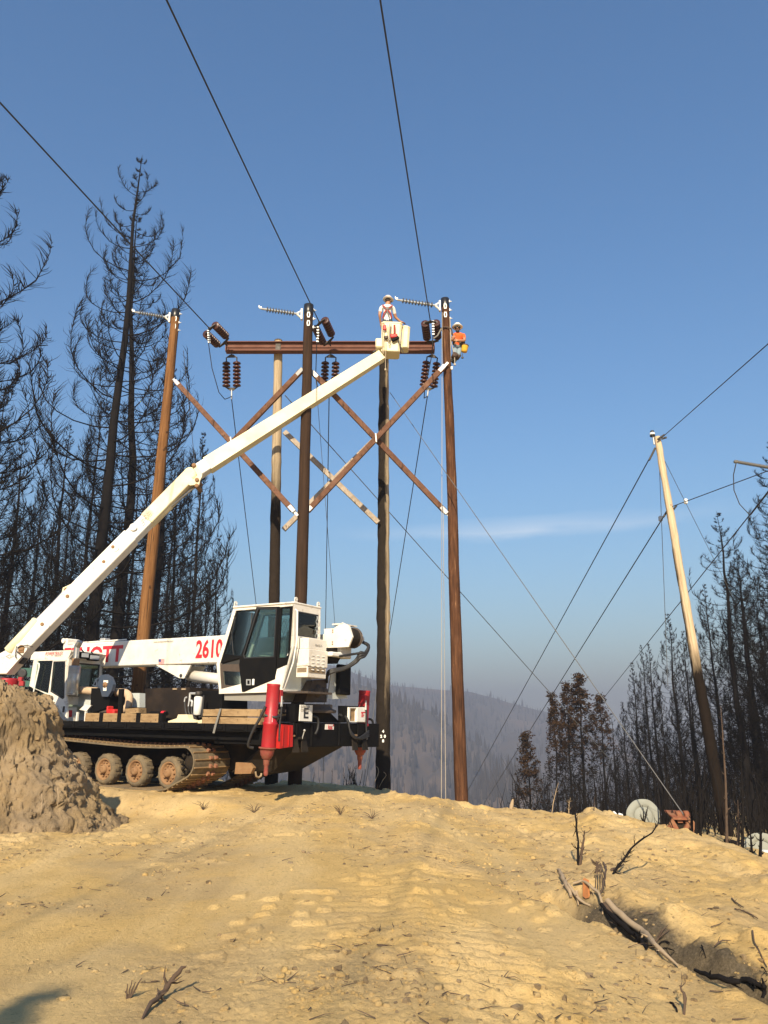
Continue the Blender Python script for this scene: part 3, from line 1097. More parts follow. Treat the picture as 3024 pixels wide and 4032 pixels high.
FILL_R = [(2590, 2700, 52), (2660, 2640, 50), (2715, 2600, 54), (2800, 2560, 46), (2870, 2450, 48), (2935, 2380, 44), (2975, 2300, 40), (3015, 2250, 46), (2920, 2600, 36), (2450, 2760, 58), (2520, 2700, 56), (2430, 2960, 56), (2465, 2900, 60), (2510, 2850, 62), (2585, 2850, 55), (2600, 2920, 44), (2660, 2880, 52), (2725, 2860, 46),
          (2740, 2980, 38), (2800, 2800, 50), (2830, 2900, 36), (2925, 2750, 42), (2960, 2850, 36), (2990, 2700, 46), (3010, 2900, 34),
          (2905, 2960, 32), (2310, 3010, 60), (2140, 3040, 58), (2370, 2980, 62), (2250, 3000, 63), (2540, 2980, 50), (2690, 3010, 42), (2770, 3030, 48), (2870, 2880, 54), (2950, 2960, 48)]
for k, u, v, Y, w, nm, lab in RIGHT:
    tree(k, u, v, Y, lab, GR if nm == 'burnt_conifer' else 'scorched conifers still holding brown needles', wide=w * (1.2 if nm == 'burnt_conifer' else 1.05), name=nm)
for i, (u, v, Y) in enumerate(FILL_R):
    tree(('thin', 'cone2', 'snag', 'cone')[i % 4], u, v, Y, 'short black burnt tree in the understory of the right hand slope', 'short burnt understory trees on the right', wide=.9)
# the tree whose shadow lies in the lower left corner, out of frame behind the camera

# ------------------------------------------------------------------ poles
def pole_burnt(name, pale_stops, dark, z_mid, z_soft, strip=None):
    """weathered pole, charred below z_mid (measured up the pole)"""
    m, nt, b = nodemat(name)
    n = tex_noise(nt, 1.0, 6, .65, mscale=(16, 16, .7), dist=.4)
    c = ramp(nt, n, pale_stops)
    t = nt.nodes.new("ShaderNodeTexCoord")
    sp = nt.nodes.new("ShaderNodeSeparateXYZ")
    nt.links.new(t.outputs['Object'], sp.inputs[0])
    n2 = tex_noise(nt, 1.0, 6, .7, mscale=(5, 5, .9))

    def mth(op, a, b2, c2=None, clamp=False):
        k = nt.nodes.new("ShaderNodeMath"); k.operation = op; k.use_clamp = clamp
        for i, v in enumerate((a, b2, c2)):
            if v is None: continue
            if isinstance(v, (int, float)): k.inputs[i].default_value = v
            else: nt.links.new(v, k.inputs[i])
        return k.outputs[0]
    h = mth('DIVIDE', mth('SUBTRACT', z_mid, sp.outputs['Z']), z_soft)
    h = mth('ADD', h, mth('MULTIPLY_ADD', n2, 3.0, -1.5))
    if strip is not None:                       # bark and char left standing on one side
        sx = mth('MULTIPLY_ADD', sp.outputs['X'], strip[0], mth('MULTIPLY', sp.outputs['Y'], strip[1]))
        h = mth('MAXIMUM', h, mth('ADD', mth('MULTIPLY_ADD', sx, strip[2], strip[3]), mth('MULTIPLY_ADD', n2, 5.0, -2.5)))
    h = mth('MULTIPLY_ADD', h, .5, .5, clamp=True)
    nd = tex_noise(nt, 7, 5, .6)
    dk = mix(nt, nd, tuple(x * .5 for x in dark), tuple(x * 1.5 for x in dark))
    c = mix(nt, h, c, dk)
    nt.links.new(c, b.inputs['Base Color'])
    b.inputs['Roughness'].default_value = .9
    b.inputs['Specular IOR Level'].default_value = .1
    bump(nt, b, n, .6, .03)
    return m


PALE = [(.25, (.17, .12, .075)), (.5, (.38, .30, .20)), (.8, (.54, .44, .31))]
M['pole_pale1'] = pole_burnt('pale old pole charred below', PALE, (.026, .019, .014), 9.4, .9)
M['pole_pale2'] = pole_burnt('old pole charred on its left', PALE, (.022, .017, .013), 3.5, 1.2, (-1, 0, 24, 2.0))
M['pole_lean'] = pole_burnt('bleached leaning pole with charred foot', [(.25, (.24, .17, .10)), (.5, (.52, .40, .26)), (.8, (.64, .52, .37))], (.013, .009, .0065), 4.3, .4, (-1, 0, 42, -4.6))
M['cap'] = flat('black pole cap', (.015, .015, .016), .35)

GP = 'new treated wood poles of the power line'
PB = {}


def pole(name, top, base, r0, r1, mat, label, group, cap=True, crooked=0.0, sides=20):
    d = (top - base)
    L = d.length
    o = empty('utility_pole', base, label, 'pole', group)
    o.rotation_mode = 'QUATERNION'
    # x stays to the right, so char and streaks lie on the side where they are
    az_ = d.normalized()
    ax_ = (Vector((1, 0, 0)) - az_ * az_.x).normalized()
    o.rotation_quaternion = Matrix((ax_, az_.cross(ax_), az_)).transposed().to_quaternion()
    mb = MB()
    n = 26 if cap else 60
    rng = np.random.RandomState(int(abs(base.x) * 100))
    zs = np.linspace(-1.2, L, n)
    crooked = crooked if cap else crooked * .22
    ox = np.cumsum(rng.normal(0, crooked, n)); oy = np.cumsum(rng.normal(0, crooked, n))
    ox -= np.interp(zs, [0, L], [np.interp(0, zs, ox), ox[-1]]); oy -= np.interp(zs, [0, L], [np.interp(0, zs, oy), oy[-1]])
    mb.tube([(ox[i], oy[i], zs[i]) for i in range(n)], [(r0 + (r1 - r0) * max(0, z) / L) * (1 + (.035 if not cap else .012) * rng.normal()) for z in zs], sides)
    mb.build('shaft', mat, o)
    if cap:
        MB().lathe((0, 0, L - .30), (0, 0, 1), [(0, r1 + .004), (.02, r1 + .012), (.31, r1 + .010), (.325, r1 - .02)], sides).build('pole_cap', M['cap'], o)
    return o, L


def q_axes(o):
    m = o.rotation_quaternion.to_matrix()
    return m


YL_ = 25.0
pL, LL = pole('left', P(693, 1222, YL_), Vector((P(526, 2820, YL_).x, YL_, -1.6)), .215, .135, M['pole_orange'],
              'orange brown treated pole, leftmost of the row, in front of the burnt trees', GP, crooked=.006)
pC, LC = pole('mid', P(1216, 1203, 22.4), Vector((P(1166, 2880, 22.4).x, 22.4, -1.7)), .185, .135, M['pole_dark'],
              'dark brown treated pole rising right behind the crane cab', GP, crooked=.005)
bR = P(1818, 3170, 23.0); bR.z = gz(bR.x, 23.0) - .05
pR, LR = pole('right', P(1752, 1178, 23.0), bR, .180, .118, M['pole_red'],
              'red brown treated pole with the climbing lineman on its side', GP, crooked=.006)
GO = 'weathered old poles under the steel crossarm'
pA, LA = pole('old1', P(1096, 1342, 24.5), Vector((P(1076, 2880, 24.5).x, 24.5, -1.8)), .185, .135, M['pole_pale1'],
              'pale weathered old pole with a charred lower half behind the boom', GO, cap=False, crooked=.005)
bB = P(1508, 3108, 24.5); bB.z = gz(bB.x, 24.5) - .05
pB, LB = pole('old2', P(1512, 1350, 24.5), bB, .215, .150, M['pole_pale2'],
              'dark charred old pole below the bucket with a white number tag', GO, cap=False, crooked=.004)
# char on the head of the pale pole
MB().lathe((0, 0, LA - .03), (0, 0, 1), [(0, .137), (.05, .125), (.06, .02)], 16).build('burnt_top', M['char'], pA)
bT = on_ground(2868, 3345); bT.y = max(bT.y, 19.0)
bT = P(2872, 3350, 19.5)
pT, LT = pole('lean', P(2588, 1722, 21.5), bT, .140, .085, M['pole_lean'],
              'leaning bleached pole at the right with a charred lower third', None, cap=False, crooked=.012)


def along(o, L, v_target):
    """height along the pole that is seen at row v"""
    R = o.rotation_quaternion.to_matrix()
    ax = R @ Vector((0, 0, 1))
    best, bz = 1e9, 0
    for i in range(2001):
        z = L * i / 2000
        p = o.location + ax * z
        d = p.y * CT + p.z * ST
        v = 2016 - FPX * ((-p.y * ST + p.z * CT) / d)
        if abs(v - v_target) < best:
            best, bz = abs(v - v_target), z
    return bz


def local(o, p):
    return o.rotation_quaternion.to_matrix().inverted() @ (Vector(p) - o.location)


def front_dir(o):
    """unit vector in the pole's own space that faces the camera, square to the pole"""
    d = local(o, Vector((0, 0, 1.0)))
    return Vector((d.x, d.y, 0)).normalized()


# eye plates and bolts under each new pole's cap
for o, L, r, rows in ((pL, LL, .13, (1262, 1292)), (pC, LC, .14, (1248, 1281)), (pR, LR, .122, (1213, 1246))):
    f = front_dir(o)
    sd = f.cross(Vector((0, 0, 1)))              # to the left as seen? fixed below
    rt = local(o, o.location + Vector((1, 0, 0))); rt.z = 0; rt.normalize()
    f2 = (f * .97 + rt * .0).normalized()
    for v in rows:
        z = along(o, L, v)
        c = f2 * (r + .012) + Vector((0, 0, z))
        MB().ring([c + rt * a + Vector((0, 0, b)) for a, b in ((-.035, -.09), (.035, -.09), (.05, 0), (.035, .09), (-.035, .09), (-.05, 0))],
                  [c + rt * a + Vector((0, 0, b)) for a, b in ((-.014, -.06), (.014, -.06), (.02, 0), (.014, .06), (-.014, .06), (-.02, 0))],
                  f2 * -.02).build('eye_plate', M['white_clean'], o)
    for v in (rows[0] - 26, rows[0] + 8, rows[1] + 8):
        z = along(o, L, v)
        mb = MB()
        mb.tube([rt * (r - .02) + Vector((0, 0, z)), rt * (r + .085) + Vector((0, 0, z))], .011, 8)
        mb.box(rt * (r + .012) + Vector((0, 0, z)), (.022, .07, .07))
        mb.lathe(rt * (r + .03) + Vector((0, 0, z)), rt, [(0, .022), (.025, .022)], 6)
        mb.build('through_bolt', M['steel'], o)

# white number tag low on the charred pole: a diamond of small plates
f = front_dir(pB)
rt = local(pB, pB.location + Vector((1, 0, 0))); rt.z = 0; rt.normalize()


def on_pole_text(o, body, v, du, size, r, mat, name='pole_number'):
    z = along(o, {pB: LB, pR: LR, pC: LC}[o], v)
    cu = bpy.data.curves.new('t', 'FONT')
    cu.body = body
    cu.size = size
    cu.align_x = 'CENTER'
    cu.extrude = .002
    cu.offset = .006 * size / .1
    ob = bpy.data.objects.new('t', cu)
    COL.objects.link(ob)
    me = bpy.data.meshes.new_from_object(ob)
    bpy.data.objects.remove(ob)
    bpy.data.curves.remove(cu)
    R = Matrix((rt, Vector((0, 0, 1)), f)).transposed().to_4x4()
    R.translation = f * (r + .004) + rt * du + Vector((0, 0, z))
    me.transform(R)
    return link(name, me, mat, o)


for body, v, du in (('4', 2884, .0), ('2', 2904, -.055), ('0', 2904, .05), ('8', 2922, 0)):
    on_pole_text(pB, body, v, du, .105, .205, M['white_clean'])

# ------------------------------------------------------------------ cross braces
def brace(a, b, Y0, Y1, w, d, mat, label, group, fit=True, up=None):
    A, B = P(a[0], a[1], Y0), P(b[0], b[1], Y1)
    o = empty('cross_brace', A, label, 'brace', group)
    dr = (B - A).normalized()
    upv = Vector((0, -1, 0)).cross(dr)
    MB().bar(A, B, d, w, upv, .008).build('timber', mat, o, True)
    if fit:
        for E_, s_ in ((A, 1), (B, -1)):
            mb = MB()
            mb.bar(E_ - dr * s_ * .10, E_ + dr * s_ * .15, d + .014, w * .72, upv)
            mb.bar(E_ - dr * s_ * .26, E_ - dr * s_ * .06, .012, .07, upv)
            mb.build('end_fitting', M['steel'], o, True)
    return o


GB = 'brown X braces between the new poles'
brace((697, 1508), (1152, 2008), 24.7, 22.3, .155, .11, M['timber_brown'], 'brown brace running down from the orange brown pole to the dark brown pole', GB)
brace((1184, 1462), (618, 2050), 22.45, 24.9, .150, .11, M['timber_brown'], 'brown brace running down left from the dark brown pole, passing behind the boom elbow', GB)
brace((1236, 1472), (1750, 2012), 22.66, 23.0, .150, .11, M['timber_brown'], 'brown brace running down from the dark brown pole to the red brown pole', GB)
brace((1742, 1450), (1212, 2012), 22.75, 22.5, .150, .11, M['timber_brown'], 'brown brace running up to the red brown pole below the lineman', GB)
GG = 'grey X braces between the old poles'
brace((1120, 1700), (1490, 2058), 24.2, 24.2, .15, .11, M['timber_grey'], 'grey weathered brace running down right between the two old poles', GG, False)
brace((1116, 2086), (1490, 1715), 24.36, 24.36, .15, .11, M['timber_grey'], 'grey weathered brace running up right to the charred old pole', GG, False)
# middle clamps where a pair crosses
MB().bar(P(1479, 1708, 22.40), P(1482, 1742, 22.40), .09, .035, (1, 0, 0)).thing('brace_clamp', M['white_clean'], 'short white clamp plate at the crossing of the right brown braces', 'clamp', 'white clamp plates on the brace crossings')
MB().bar(P(908, 1722, 23.3), P(912, 1752, 23.3), .09, .035, (1, 0, 0)).thing('brace_clamp', M['white_clean'], 'short white clamp plate at the crossing of the left brown braces', 'clamp', 'white clamp plates on the brace crossings')

# ------------------------------------------------------------------ steel crossarm
ca = empty('steel_crossarm', P(1300, 1370, 24.2), 'long brown weathering steel crossarm bolted across the two old poles', 'crossarm')
z0 = P(1300, 1387, 24.2).z; z1 = P(1300, 1350, 24.2).z
xa, xb = P(890, 1370, 24.2).x, P(1711, 1370, 24.2).x
hh = (z1 - z0)
yc = 24.2
for nm, zc_, sz in (('top_flange', z1 - .012, (xb - xa, .26, .024)), ('bottom_flange', z0 + .012, (xb - xa, .26, .024))):
    MB().box(((xa + xb) / 2, yc, zc_), sz).build(nm, M['corten'], ca, True)
MB().box(((xa + xb) / 2, yc - .02, (z0 + z1) / 2), (xb - xa, .03, hh - .048)).build('web', M['corten'], ca, True)
MB().box(((xa + xb) / 2, yc - .05, (z0 + z1) / 2 - .01), (xb - xa - .1, .03, .035)).build('web_rib', M['corten'], ca, True)
for x in (xa + .012, xb - .012):
    MB().box((x, yc, (z0 + z1) / 2), (.024, .25, hh - .05)).build('end_plate', M['corten'], ca, True)
for u in (1096, 1512):
    MB().box((P(u, 1370, 24.2).x, yc - .06, (z0 + z1) / 2), (.16, .02, hh - .10)).build('gusset_plate', M['darksteel'], ca, True)

# ------------------------------------------------------------------ suspension and dead-end insulators
disc_mesh = MB().lathe((0, 0, 0), (0, 0, -1), [(0, .04), (.015, .07), (.035, .112), (.06, .127), (.085, .127), (.095, .105), (.10, .06), (.12, .045)], 16).mesh('disc')
capm = MB().lathe((0, 0, .03), (0, 0, -1), [(0, .018), (.01, .03), (.05, .034)], 10).mesh('disc_cap')


def disc_string(parent, a, d, n, pitch):
    """n porcelain discs from a along d"""
    q = Vector(d).normalized()
    m = (-q).to_track_quat('Z', 'Y')
    for i in range(n):
        o = link('disc', disc_mesh, M['insul'], parent)
        o.location = Vector(a) + q * (pitch * (i + .5)) - parent.location
        o.rotation_mode = 'QUATERNION'
        o.rotation_quaternion = m


GD = 'dead end insulator pairs at the crossarm'
GV = 'hanging insulator pairs under the crossarm'
ATT = {}
POSN = ('left', 'middle', 'right')
specs = [((895, 1362), (822, 1290), 'at the left end of the steel crossarm'),
         ((1302, 1362), (1256, 1266), 'right of the dark brown pole'),
         ((1706, 1362), (1694, 1262), 'left of the red brown pole')]
LD = Vector((-.105, -1, -.12))
for i, (a, e, where) in enumerate(specs):
    A = P(a[0], a[1], 24.05)
    E_ = P(e[0], e[1], 22.75)
    ATT[i] = (A, E_)
    d = (E_ - A)
    L = d.length
    d.normalize()
    sd = Vector((1, 0, 0)) - d * d.x
    sd.normalize()
    upn = sd.cross(d)
    o = empty('insulator_pair', A, 'twin brown insulator strings pulled towards the camera, ' + where, 'insulator', GD)
    s0, s1 = .34, .34 + 7 * .118
    tw = (.165 * sd + .03 * upn) if i != 2 else .165 * sd
    if i < 2:
        tw = (.140 * sd - .125 * upn)
    for s_ in (-1, 1):
        disc_string(o, A + d * s0 + tw * s_, d, 7, .118)
        MB().tube([A + d * (s0 - .06) + tw * s_, A + d * (s1 + .06) + tw * s_], .02, 8).build('pin', M['darksteel'], o, True)
    for s_ in (s0 - .07, s1 + .07):
        c = A + d * s_
        MB().prism([c - tw * 1.15 - d * .03, c + tw * 1.15 - d * .03, c + tw * 1.15 + d * .03, c + d * (.10 if s_ > s0 else -.10), c - tw * 1.15 + d * .03][:5] if s_ > s0 else
                   [c - tw * 1.15 + d * .03, c + tw * 1.15 + d * .03, c + tw * 1.15 - d * .03, c - d * .10, c - tw * 1.15 - d * .03], tw.cross(d).normalized() * .02).build('yoke_plate', M['darksteel'], o, True)
    MB().tube([A, A + d * .12, A + d * .27], [.018, .026, .018], 8).build('shackle', M['darksteel'], o, True)
    MB().tube([A + d * (s1 + .14), E_], .03, 8).build('dead_end_clamp', M['darksteel'], o, True)

VST = {}
vsp = [((912, 1392), 1.0, (912, 1572), 'under the left end of the crossarm'),
       ((1303, 1392), 1.0, (1296, 1556), 'under the crossarm right of the dark brown pole'),
       ((1704, 1392), 1.0, (1683, 1560), 'under the right end of the crossarm')]
for i, (a, _, e, where) in enumerate(vsp):
    A = P(a[0], a[1], 24.15)
    E_ = P(e[0], e[1], 24.35)
    VST[i] = (A, E_)
    d = (E_ - A)
    L = d.length
    d.normalize()
    sd = (Vector((1, 0, 0)) - d * d.x).normalized()
    o = empty('insulator_pair', A, 'twin strings of brown insulator discs hanging ' + where, 'insulator', GV)
    s0 = .20
    s1 = s0 + 7 * .118 + .02
    for s_ in (-1, 1):
        disc_string(o, A + d * s0 + sd * .165 * s_, d, 7, .120)
        MB().tube([A + d * (s0 - .06) + sd * .165 * s_, A + d * (s1 + .05) + sd * .165 * s_], .02, 8).build('pin', M['darksteel'], o, True)
    for s_, g_ in ((s0 - .07, -1), (s1 + .06, 1)):
        c = A + d * s_
        MB().prism([c - sd * .19, c + sd * .19, c + sd * .05 + d * .10 * g_, c - sd * .05 + d * .10 * g_], Vector((0, .02, 0))).build('yoke_plate', M['darksteel'], o, True)
    MB().tube([A + Vector((0, 0, .12)), A + d * .06], .018, 8).build('shackle', M['darksteel'], o, True)
    MB().tube([A + d * (s1 + .14), A + d * (s1 + .26), E_], [.015, .028, .022], 8).build('clamp', M['steel'], o, True)

# ------------------------------------------------------------------ post insulators on the new poles
GPI = 'grey post insulators standing out to the left of the new poles'
for (a, b, Ya, Yb, where) in (((672, 1252), (532, 1229), 24.9, 24.3, 'on the orange brown pole'),
                              ((1192, 1239), (1032, 1216), 22.3, 21.8, 'on the dark brown pole'),
                              ((1735, 1206), (1568, 1181), 22.9, 22.4, 'on the red brown pole')):
    A, B = P(a[0], a[1], Ya), P(b[0], b[1], Yb)
    d = (B - A).normalized()
    L = (B - A).length
    o = empty('post_insulator', A, 'grey post insulator with dark sheds ' + where, 'insulator', GPI)
    MB().tube([A + d * .12, B - d * .08], .033, 10).build('rod', M['polymer'], o, True)
    for i in range(10):
        c = A + d * (.30 + (L - .46) * i / 9)
        MB().lathe(c - d * .012, d, [(0, .036), (.012, .082), (.02, .080), (.035, .036)], 14).build('shed', M['shed'], o, True)
    mb = MB()
    mb.box(A + d * .03, (.05, .12, .34))
    mb.tube([A + d * .02 + Vector((0, 0, .13)), A + d * .20], .03, 8)
    mb.tube([A + d * .02 + Vector((0, 0, -.13)), A + d * .20], .03, 8)
    mb.build('base_bracket', M['white_clean'], o, True)
    mb = MB()
    mb.tube([B - d * .10, B + d * .03], .03, 8)
    mb.box(B + d * .05 + Vector((0, 0, .03)), (.07, .04, .06))
    mb.box(B + d * .09 + Vector((0, 0, .055)), (.025, .04, .07))
    mb.build('end_clamp', M['steel'], o, True)

# ------------------------------------------------------------------ conductors, jumpers, guys
def wire(pts, r, mat, name, label, cat, group=None, sides=6):
    return MB().tube(pts, r, sides).thing(name, mat, label, cat, group)


def sag(a, b, n, s):
    a, b = Vector(a), Vector(b)
    return [a.lerp(b, i / n) + Vector((0, 0, -4 * s * (i / n) * (1 - i / n))) for i in range(n + 1)]


GC = 'line conductors coming in over the camera'
ends = [(0, 404, 'left conductor, entering the picture at its left edge'), (656, 0, 'middle conductor, entering at the top left of the picture'), (1497, 0, 'right conductor, entering at the top middle of the picture')]
slope = -.075
for i, (u, v, lab) in enumerate(ends):
    E_ = ATT[i][1]
    r_ = ray(u, v)
    # depth at which this picture place lies on a line falling gently towards the camera
    k = r_[2] / r_[1]
    Yp = (E_.z + slope * E_.y * -1 * -1 - 0) / 1
    # z = E.z + slope*(E.y - Y); z = k*Y
    Yp = (E_.z + slope * E_.y) / (k + slope)
    Q = Vector((r_[0] / r_[1] * Yp, Yp, k * Yp))
    d = (Q - E_)
    F_ = E_ + d * (1.0 + 22.0 / d.length)
    F2 = E_ + d * (1.0 + 60.0 / d.length)
    wire([E_, E_.lerp(Q, .5) + Vector((0, 0, -.02)), Q, F_, F2], .0165, M['wire'], 'conductor', 'thick black ' + lab, 'power line', GC)

GW = 'conductors running down into the valley'
vd = Vector((-.073, 1, -.391))
for i, (tgt, lab) in enumerate((((1005, 2350), 'conductor dropping to the valley from the left hanging insulators'), ((1283, 2400), 'conductor dropping to the valley from the middle hanging insulators'),
                                ((1535, 2490), 'conductor dropping to the valley from the right hanging insulators'))):
    A = VST[i][1]
    r_ = ray(*tgt)
    k = r_[2] / r_[1]
    Yp = (A.z + .40 * A.y) / (k + .40)
    Q = Vector((r_[0] / r_[1] * Yp, Yp, k * Yp))
    F_ = A + (Q - A) * 3.2
    wire([A, Q, F_], .0155, M['wire'], 'conductor', 'thin black ' + lab, 'power line', GW)

GJ = 'jumper loops between the insulator pairs'
for i, (pts, lab) in enumerate((([(818, 1300), (822, 1360), (835, 1450), (862, 1545), (885, 1572), (902, 1566), (912, 1560)], 'black jumper loop hanging free left of the crossarm end'),
                                ([(1250, 1285), (1247, 1360), (1243, 1480), (1252, 1535), (1268, 1562), (1285, 1562), (1296, 1552)], 'black jumper loop beside the dark brown pole'),
                                ([(1702, 1262), (1704, 1330), (1702, 1390), (1690, 1450), (1672, 1530), (1670, 1568), (1683, 1560)], 'black jumper loop left of the red brown pole'))):
    n = len(pts)
    w = [P(u, v, 22.8 + (24.3 - 22.8) * (k / (n - 1)) ** 1.3) for k, (u, v) in enumerate(pts)]
    o = wire(w, .014, M['wire'], 'jumper', lab, 'wire', GJ)
    a, b = w[0], w[1]
    for t in np.linspace(.05, .8, 6):
        c = a.lerp(b, t)
        MB().box(c + Vector((.02, 0, 0)) - o.location, (.07, .05, .035)).build('clamp_bolt', M['steel'], o)

GY = 'guy wires of the structure'


def line_px(a, Ya, b, Yb, r, mat, name, label, cat, group=None, ext=0.0, s=0.0):
    A, B = P(a[0], a[1], Ya), P(b[0], b[1], Yb)
    B2 = A + (B - A) * (1 + ext)
    return wire(sag(A, B2, 8, s), r, mat, name, label, cat, group)


line_px((1536, 1546), 24.3, (2690, 3205), 17.0, .011, M['guywire'], 'guy_wire', 'long grey guy wire from the charred old pole down to the orange bucket', 'guy wire', GY)
line_px((1122, 1556), 24.3, (2400, 2990), 40, .014, M['guywire'], 'guy_wire', 'long grey guy wire from the pale old pole passing behind the red brown pole', 'guy wire', GY)
line_px((1242, 1470), 22.3, (1322, 2500), 27, .008, M['guywire'], 'guy_wire', 'thin guy wire falling beside the dark brown pole', 'guy wire', GY, .3)
line_px((722, 1380), 22.8, (768, 1830), 26, .009, M['guywire'], 'guy_wire', 'thin guy wire behind the orange brown pole with a strain insulator', 'guy wire', GY, .5)
line_px((1487, 3130), 24, (1420, 3130), 30, .012, M['guywire'], 'guy_wire', 'x', 'guy wire', GY) if False else None
line_px((1492, 2660), 26, (1428, 3110), 25, .010, M['guywire'], 'guy_wire', 'dark guy wire behind the far red outrigger beside the charred pole', 'guy wire', GY)
# hand lines beside the red brown pole
line_px((1741, 1230), 22.9, (1738, 3150), 22.5, .009, M['rope'], 'hand_line', 'pale rope hanging straight down left of the red brown pole', 'rope', 'pale hand lines by the red brown pole')
line_px((1745, 2000), 22.9, (1755, 3160), 22.3, .008, M['rope'], 'hand_line', 'pale rope beside the straight one, ending right of it on the dirt', 'rope', 'pale hand lines by the red brown pole')

# the leaning pole and its lines
TP = P(2588, 1722, 21.5)
f = front_dir(pT)
o = empty('pin_insulator', P(2568, 1712, 21.45), 'small white and black pin insulator on the head of the leaning pole', 'insulator')
MB().tube([P(2576, 1750, 21.4), P(2570, 1708, 21.4)], .022, 8).build('pin', M['steel'], o, True)
q = P(2569, 1712, 21.4)
MB().lathe(q - Vector((0, 0, .05)), (0, 0, 1), [(0, .03), (.0, .07), (.03, .075), (.05, .05)], 12).build('skirt', M['cap'], o, True)
MB().lathe(q + Vector((0, 0, .003)), (0, 0, 1), [(0, .066), (.03, .072), (.06, .055), (.075, .02)], 12).build('shell', M['white_clean'], o, True)
MB().lathe(q + Vector((0, 0, .08)), (0, 0, 1), [(0, .05), (.03, .055), (.05, .02)], 12).build('cap', M['cap'], o, True)
GT = 'wires meeting at the leaning pole'
line_px((2612, 1718), 21.4, (3040, 1340), 13.0, .011, M['wire'], 'overhead_wire', 'black wire rising from the leaning pole head to the right edge', 'wire', GT, .5)
line_px((2580, 1764), 21.4, (1800, 3190), 75, .016, M['wire'], 'overhead_wire', 'black wire from the leaning pole head down left into the valley', 'wire', GT, .1)
line_px((2642, 1988), 21.0, (1890, 3190), 75, .016, M['wire'], 'overhead_wire', 'lower black wire from the leaning pole down left into the valley', 'wire', GT, .1)
line_px((2648, 1994), 21.0, (3040, 1848), 17.5, .011, M['wire'], 'overhead_wire', 'black wire from the middle of the leaning pole to the right edge', 'wire', GT, .3)
line_px((2594, 1770), 21.4, (2620, 2450), 24, .008, M['guywire'], 'guy_wire', 'thin guy wire dropping straight left of the leaning pole', 'guy wire', GT, .4)
line_px((2600, 1780), 21.4, (2790, 2160), 25, .008, M['guywire'], 'guy_wire', 'thin guy wire slanting right behind the leaning pole', 'guy wire', GT, .6)
line_px((2955, 2024), 17, (2360, 2770), 48, .013, M['wire'], 'overhead_wire', 'black wire crossing behind the leaning pole from the grey insulator', 'wire', GT, .25)
for (u, v, Y, nm) in ((2700, 1974, 23.6, 'pale strain insulator block on the slanting guy wire'), (2601, 2042, 22.2, 'grey strain insulator block on the straight guy wire')):
    MB().box(P(u, v, Y), (.10, .10, .15), None, .02).thing('guy_insulator', M['polymer'] if v > 2000 else M['white_clean'], nm, 'insulator', 'small strain insulators of the guys')
inv = (Matrix.Translation(pT.location) @ pT.rotation_quaternion.to_matrix().to_4x4()).inverted()
for (a, b) in (((2616, 1712), (2590, 1730)), ((2604, 1728), (2625, 1722)), ((2580, 1764), (2556, 1812)), ((2645, 1985), (2612, 2036)), ((2664, 1990), (2652, 2006))):
    k_ = MB().tube([P(a[0], a[1], 21.35), P(b[0], b[1], 21.3)], .028, 8).build('wire_clamp', M['darksteel'], None)
    k_.data.transform(inv); k_.parent = pT

# long grey insulator at the right edge and its jumper
M_POST = M['greypolymer']
o = empty('post_insulator', P(3040, 1842, 16.5), 'long grey ribbed insulator reaching in from the right picture edge', 'insulator')
A, B = P(3060, 1846, 16.5), P(2898, 1818, 16.5)
d = (B - A).normalized()
MB().tube([A, B], .025, 8).build('rod', M_POST, o, True)
mb = MB()
for i in range(26):
    c = A + (B - A) * (.10 + .82 * i / 25)
    mb.lathe(c, d, [(0, .026), (.008, .042), (.014, .026)], 10)
mb.build('sheds', M_POST, o, True)
MB().box(B, (.09, .06, .06), None, .01).build('end_clamp', M_POST, o, True)
wire([P(u, v, 16.5 + .3 * i) for i, (u, v) in enumerate(((2898, 1825), (2888, 1870), (2890, 1930), (2912, 1985), (2945, 2020), (2958, 2026)))], .010, M['guywire'], 'jumper', 'grey jumper loop under the long grey insulator', 'wire')
wire([P(2955, 2026, 17), P(3022, 1940, 16), P(3060, 1890, 15.4)], .020, M['wire'], 'dead_end_grip', 'black dead end grip at the right edge below the grey insulator', 'clamp')
# a pole carrying it, just past the right frame edge
pX, LX = pole('edge', P(3085, 1650, 16.6), Vector((P(3130, 3300, 16.6).x, 16.6, -2.6)), .17, .11, M['pole_dark'], 'brown pole just beyond the right picture edge holding the grey insulator', None)

# ------------------------------------------------------------------ the tracked crane
crane = empty('tracked_crane', TRUCK_O, 'white and black tracked crane carrier with a white telescopic boom lying over its front cab', 'crane')
TM = Matrix.Rotation(TRUCK_A, 3, 'Z') @ Matrix.Rotation(math.radians(-1.0), 3, 'Y')
crane.rotation_euler = TM.to_euler()
TMi = np.array(TM.transposed())
TO = -TMi @ np.array(TRUCK_O)


def plane(u, v, ax, val):
    r = TMi @ ray(u, v)
    t = (val - TO[ax]) / r[ax]
    return TO + t * r


def SD(u, v, y=1.2):
    """point of the crane's own space on its left side plane"""
    p = plane(u, v, 1, y)
    return Vector((p[0], y, p[2]))


def RR(u, v, x=0.0):
    """point on a plane square to its length"""
    p = plane(u, v, 0, x)
    return Vector((x, p[1], p[2]))


def cv(o, s):
    return lambda a, b: (o[0] + a / s, o[1] + b / s)


zA = cv((0, 2500), 3.687); zB = cv((300, 2550), 2.765); zC = cv((1000, 2650), 3.318); zD = cv((850, 2350), 3.318); zE = cv((250, 2850), 2.37)
z2 = cv((750, 2300), 2.07375)


def poly_s(zz, pts, y):
    return [SD(*zz(a, b), y) for a, b in pts]


def poly_r(zz, pts, x):
    return [RR(*zz(a, b), x) for a, b in pts]


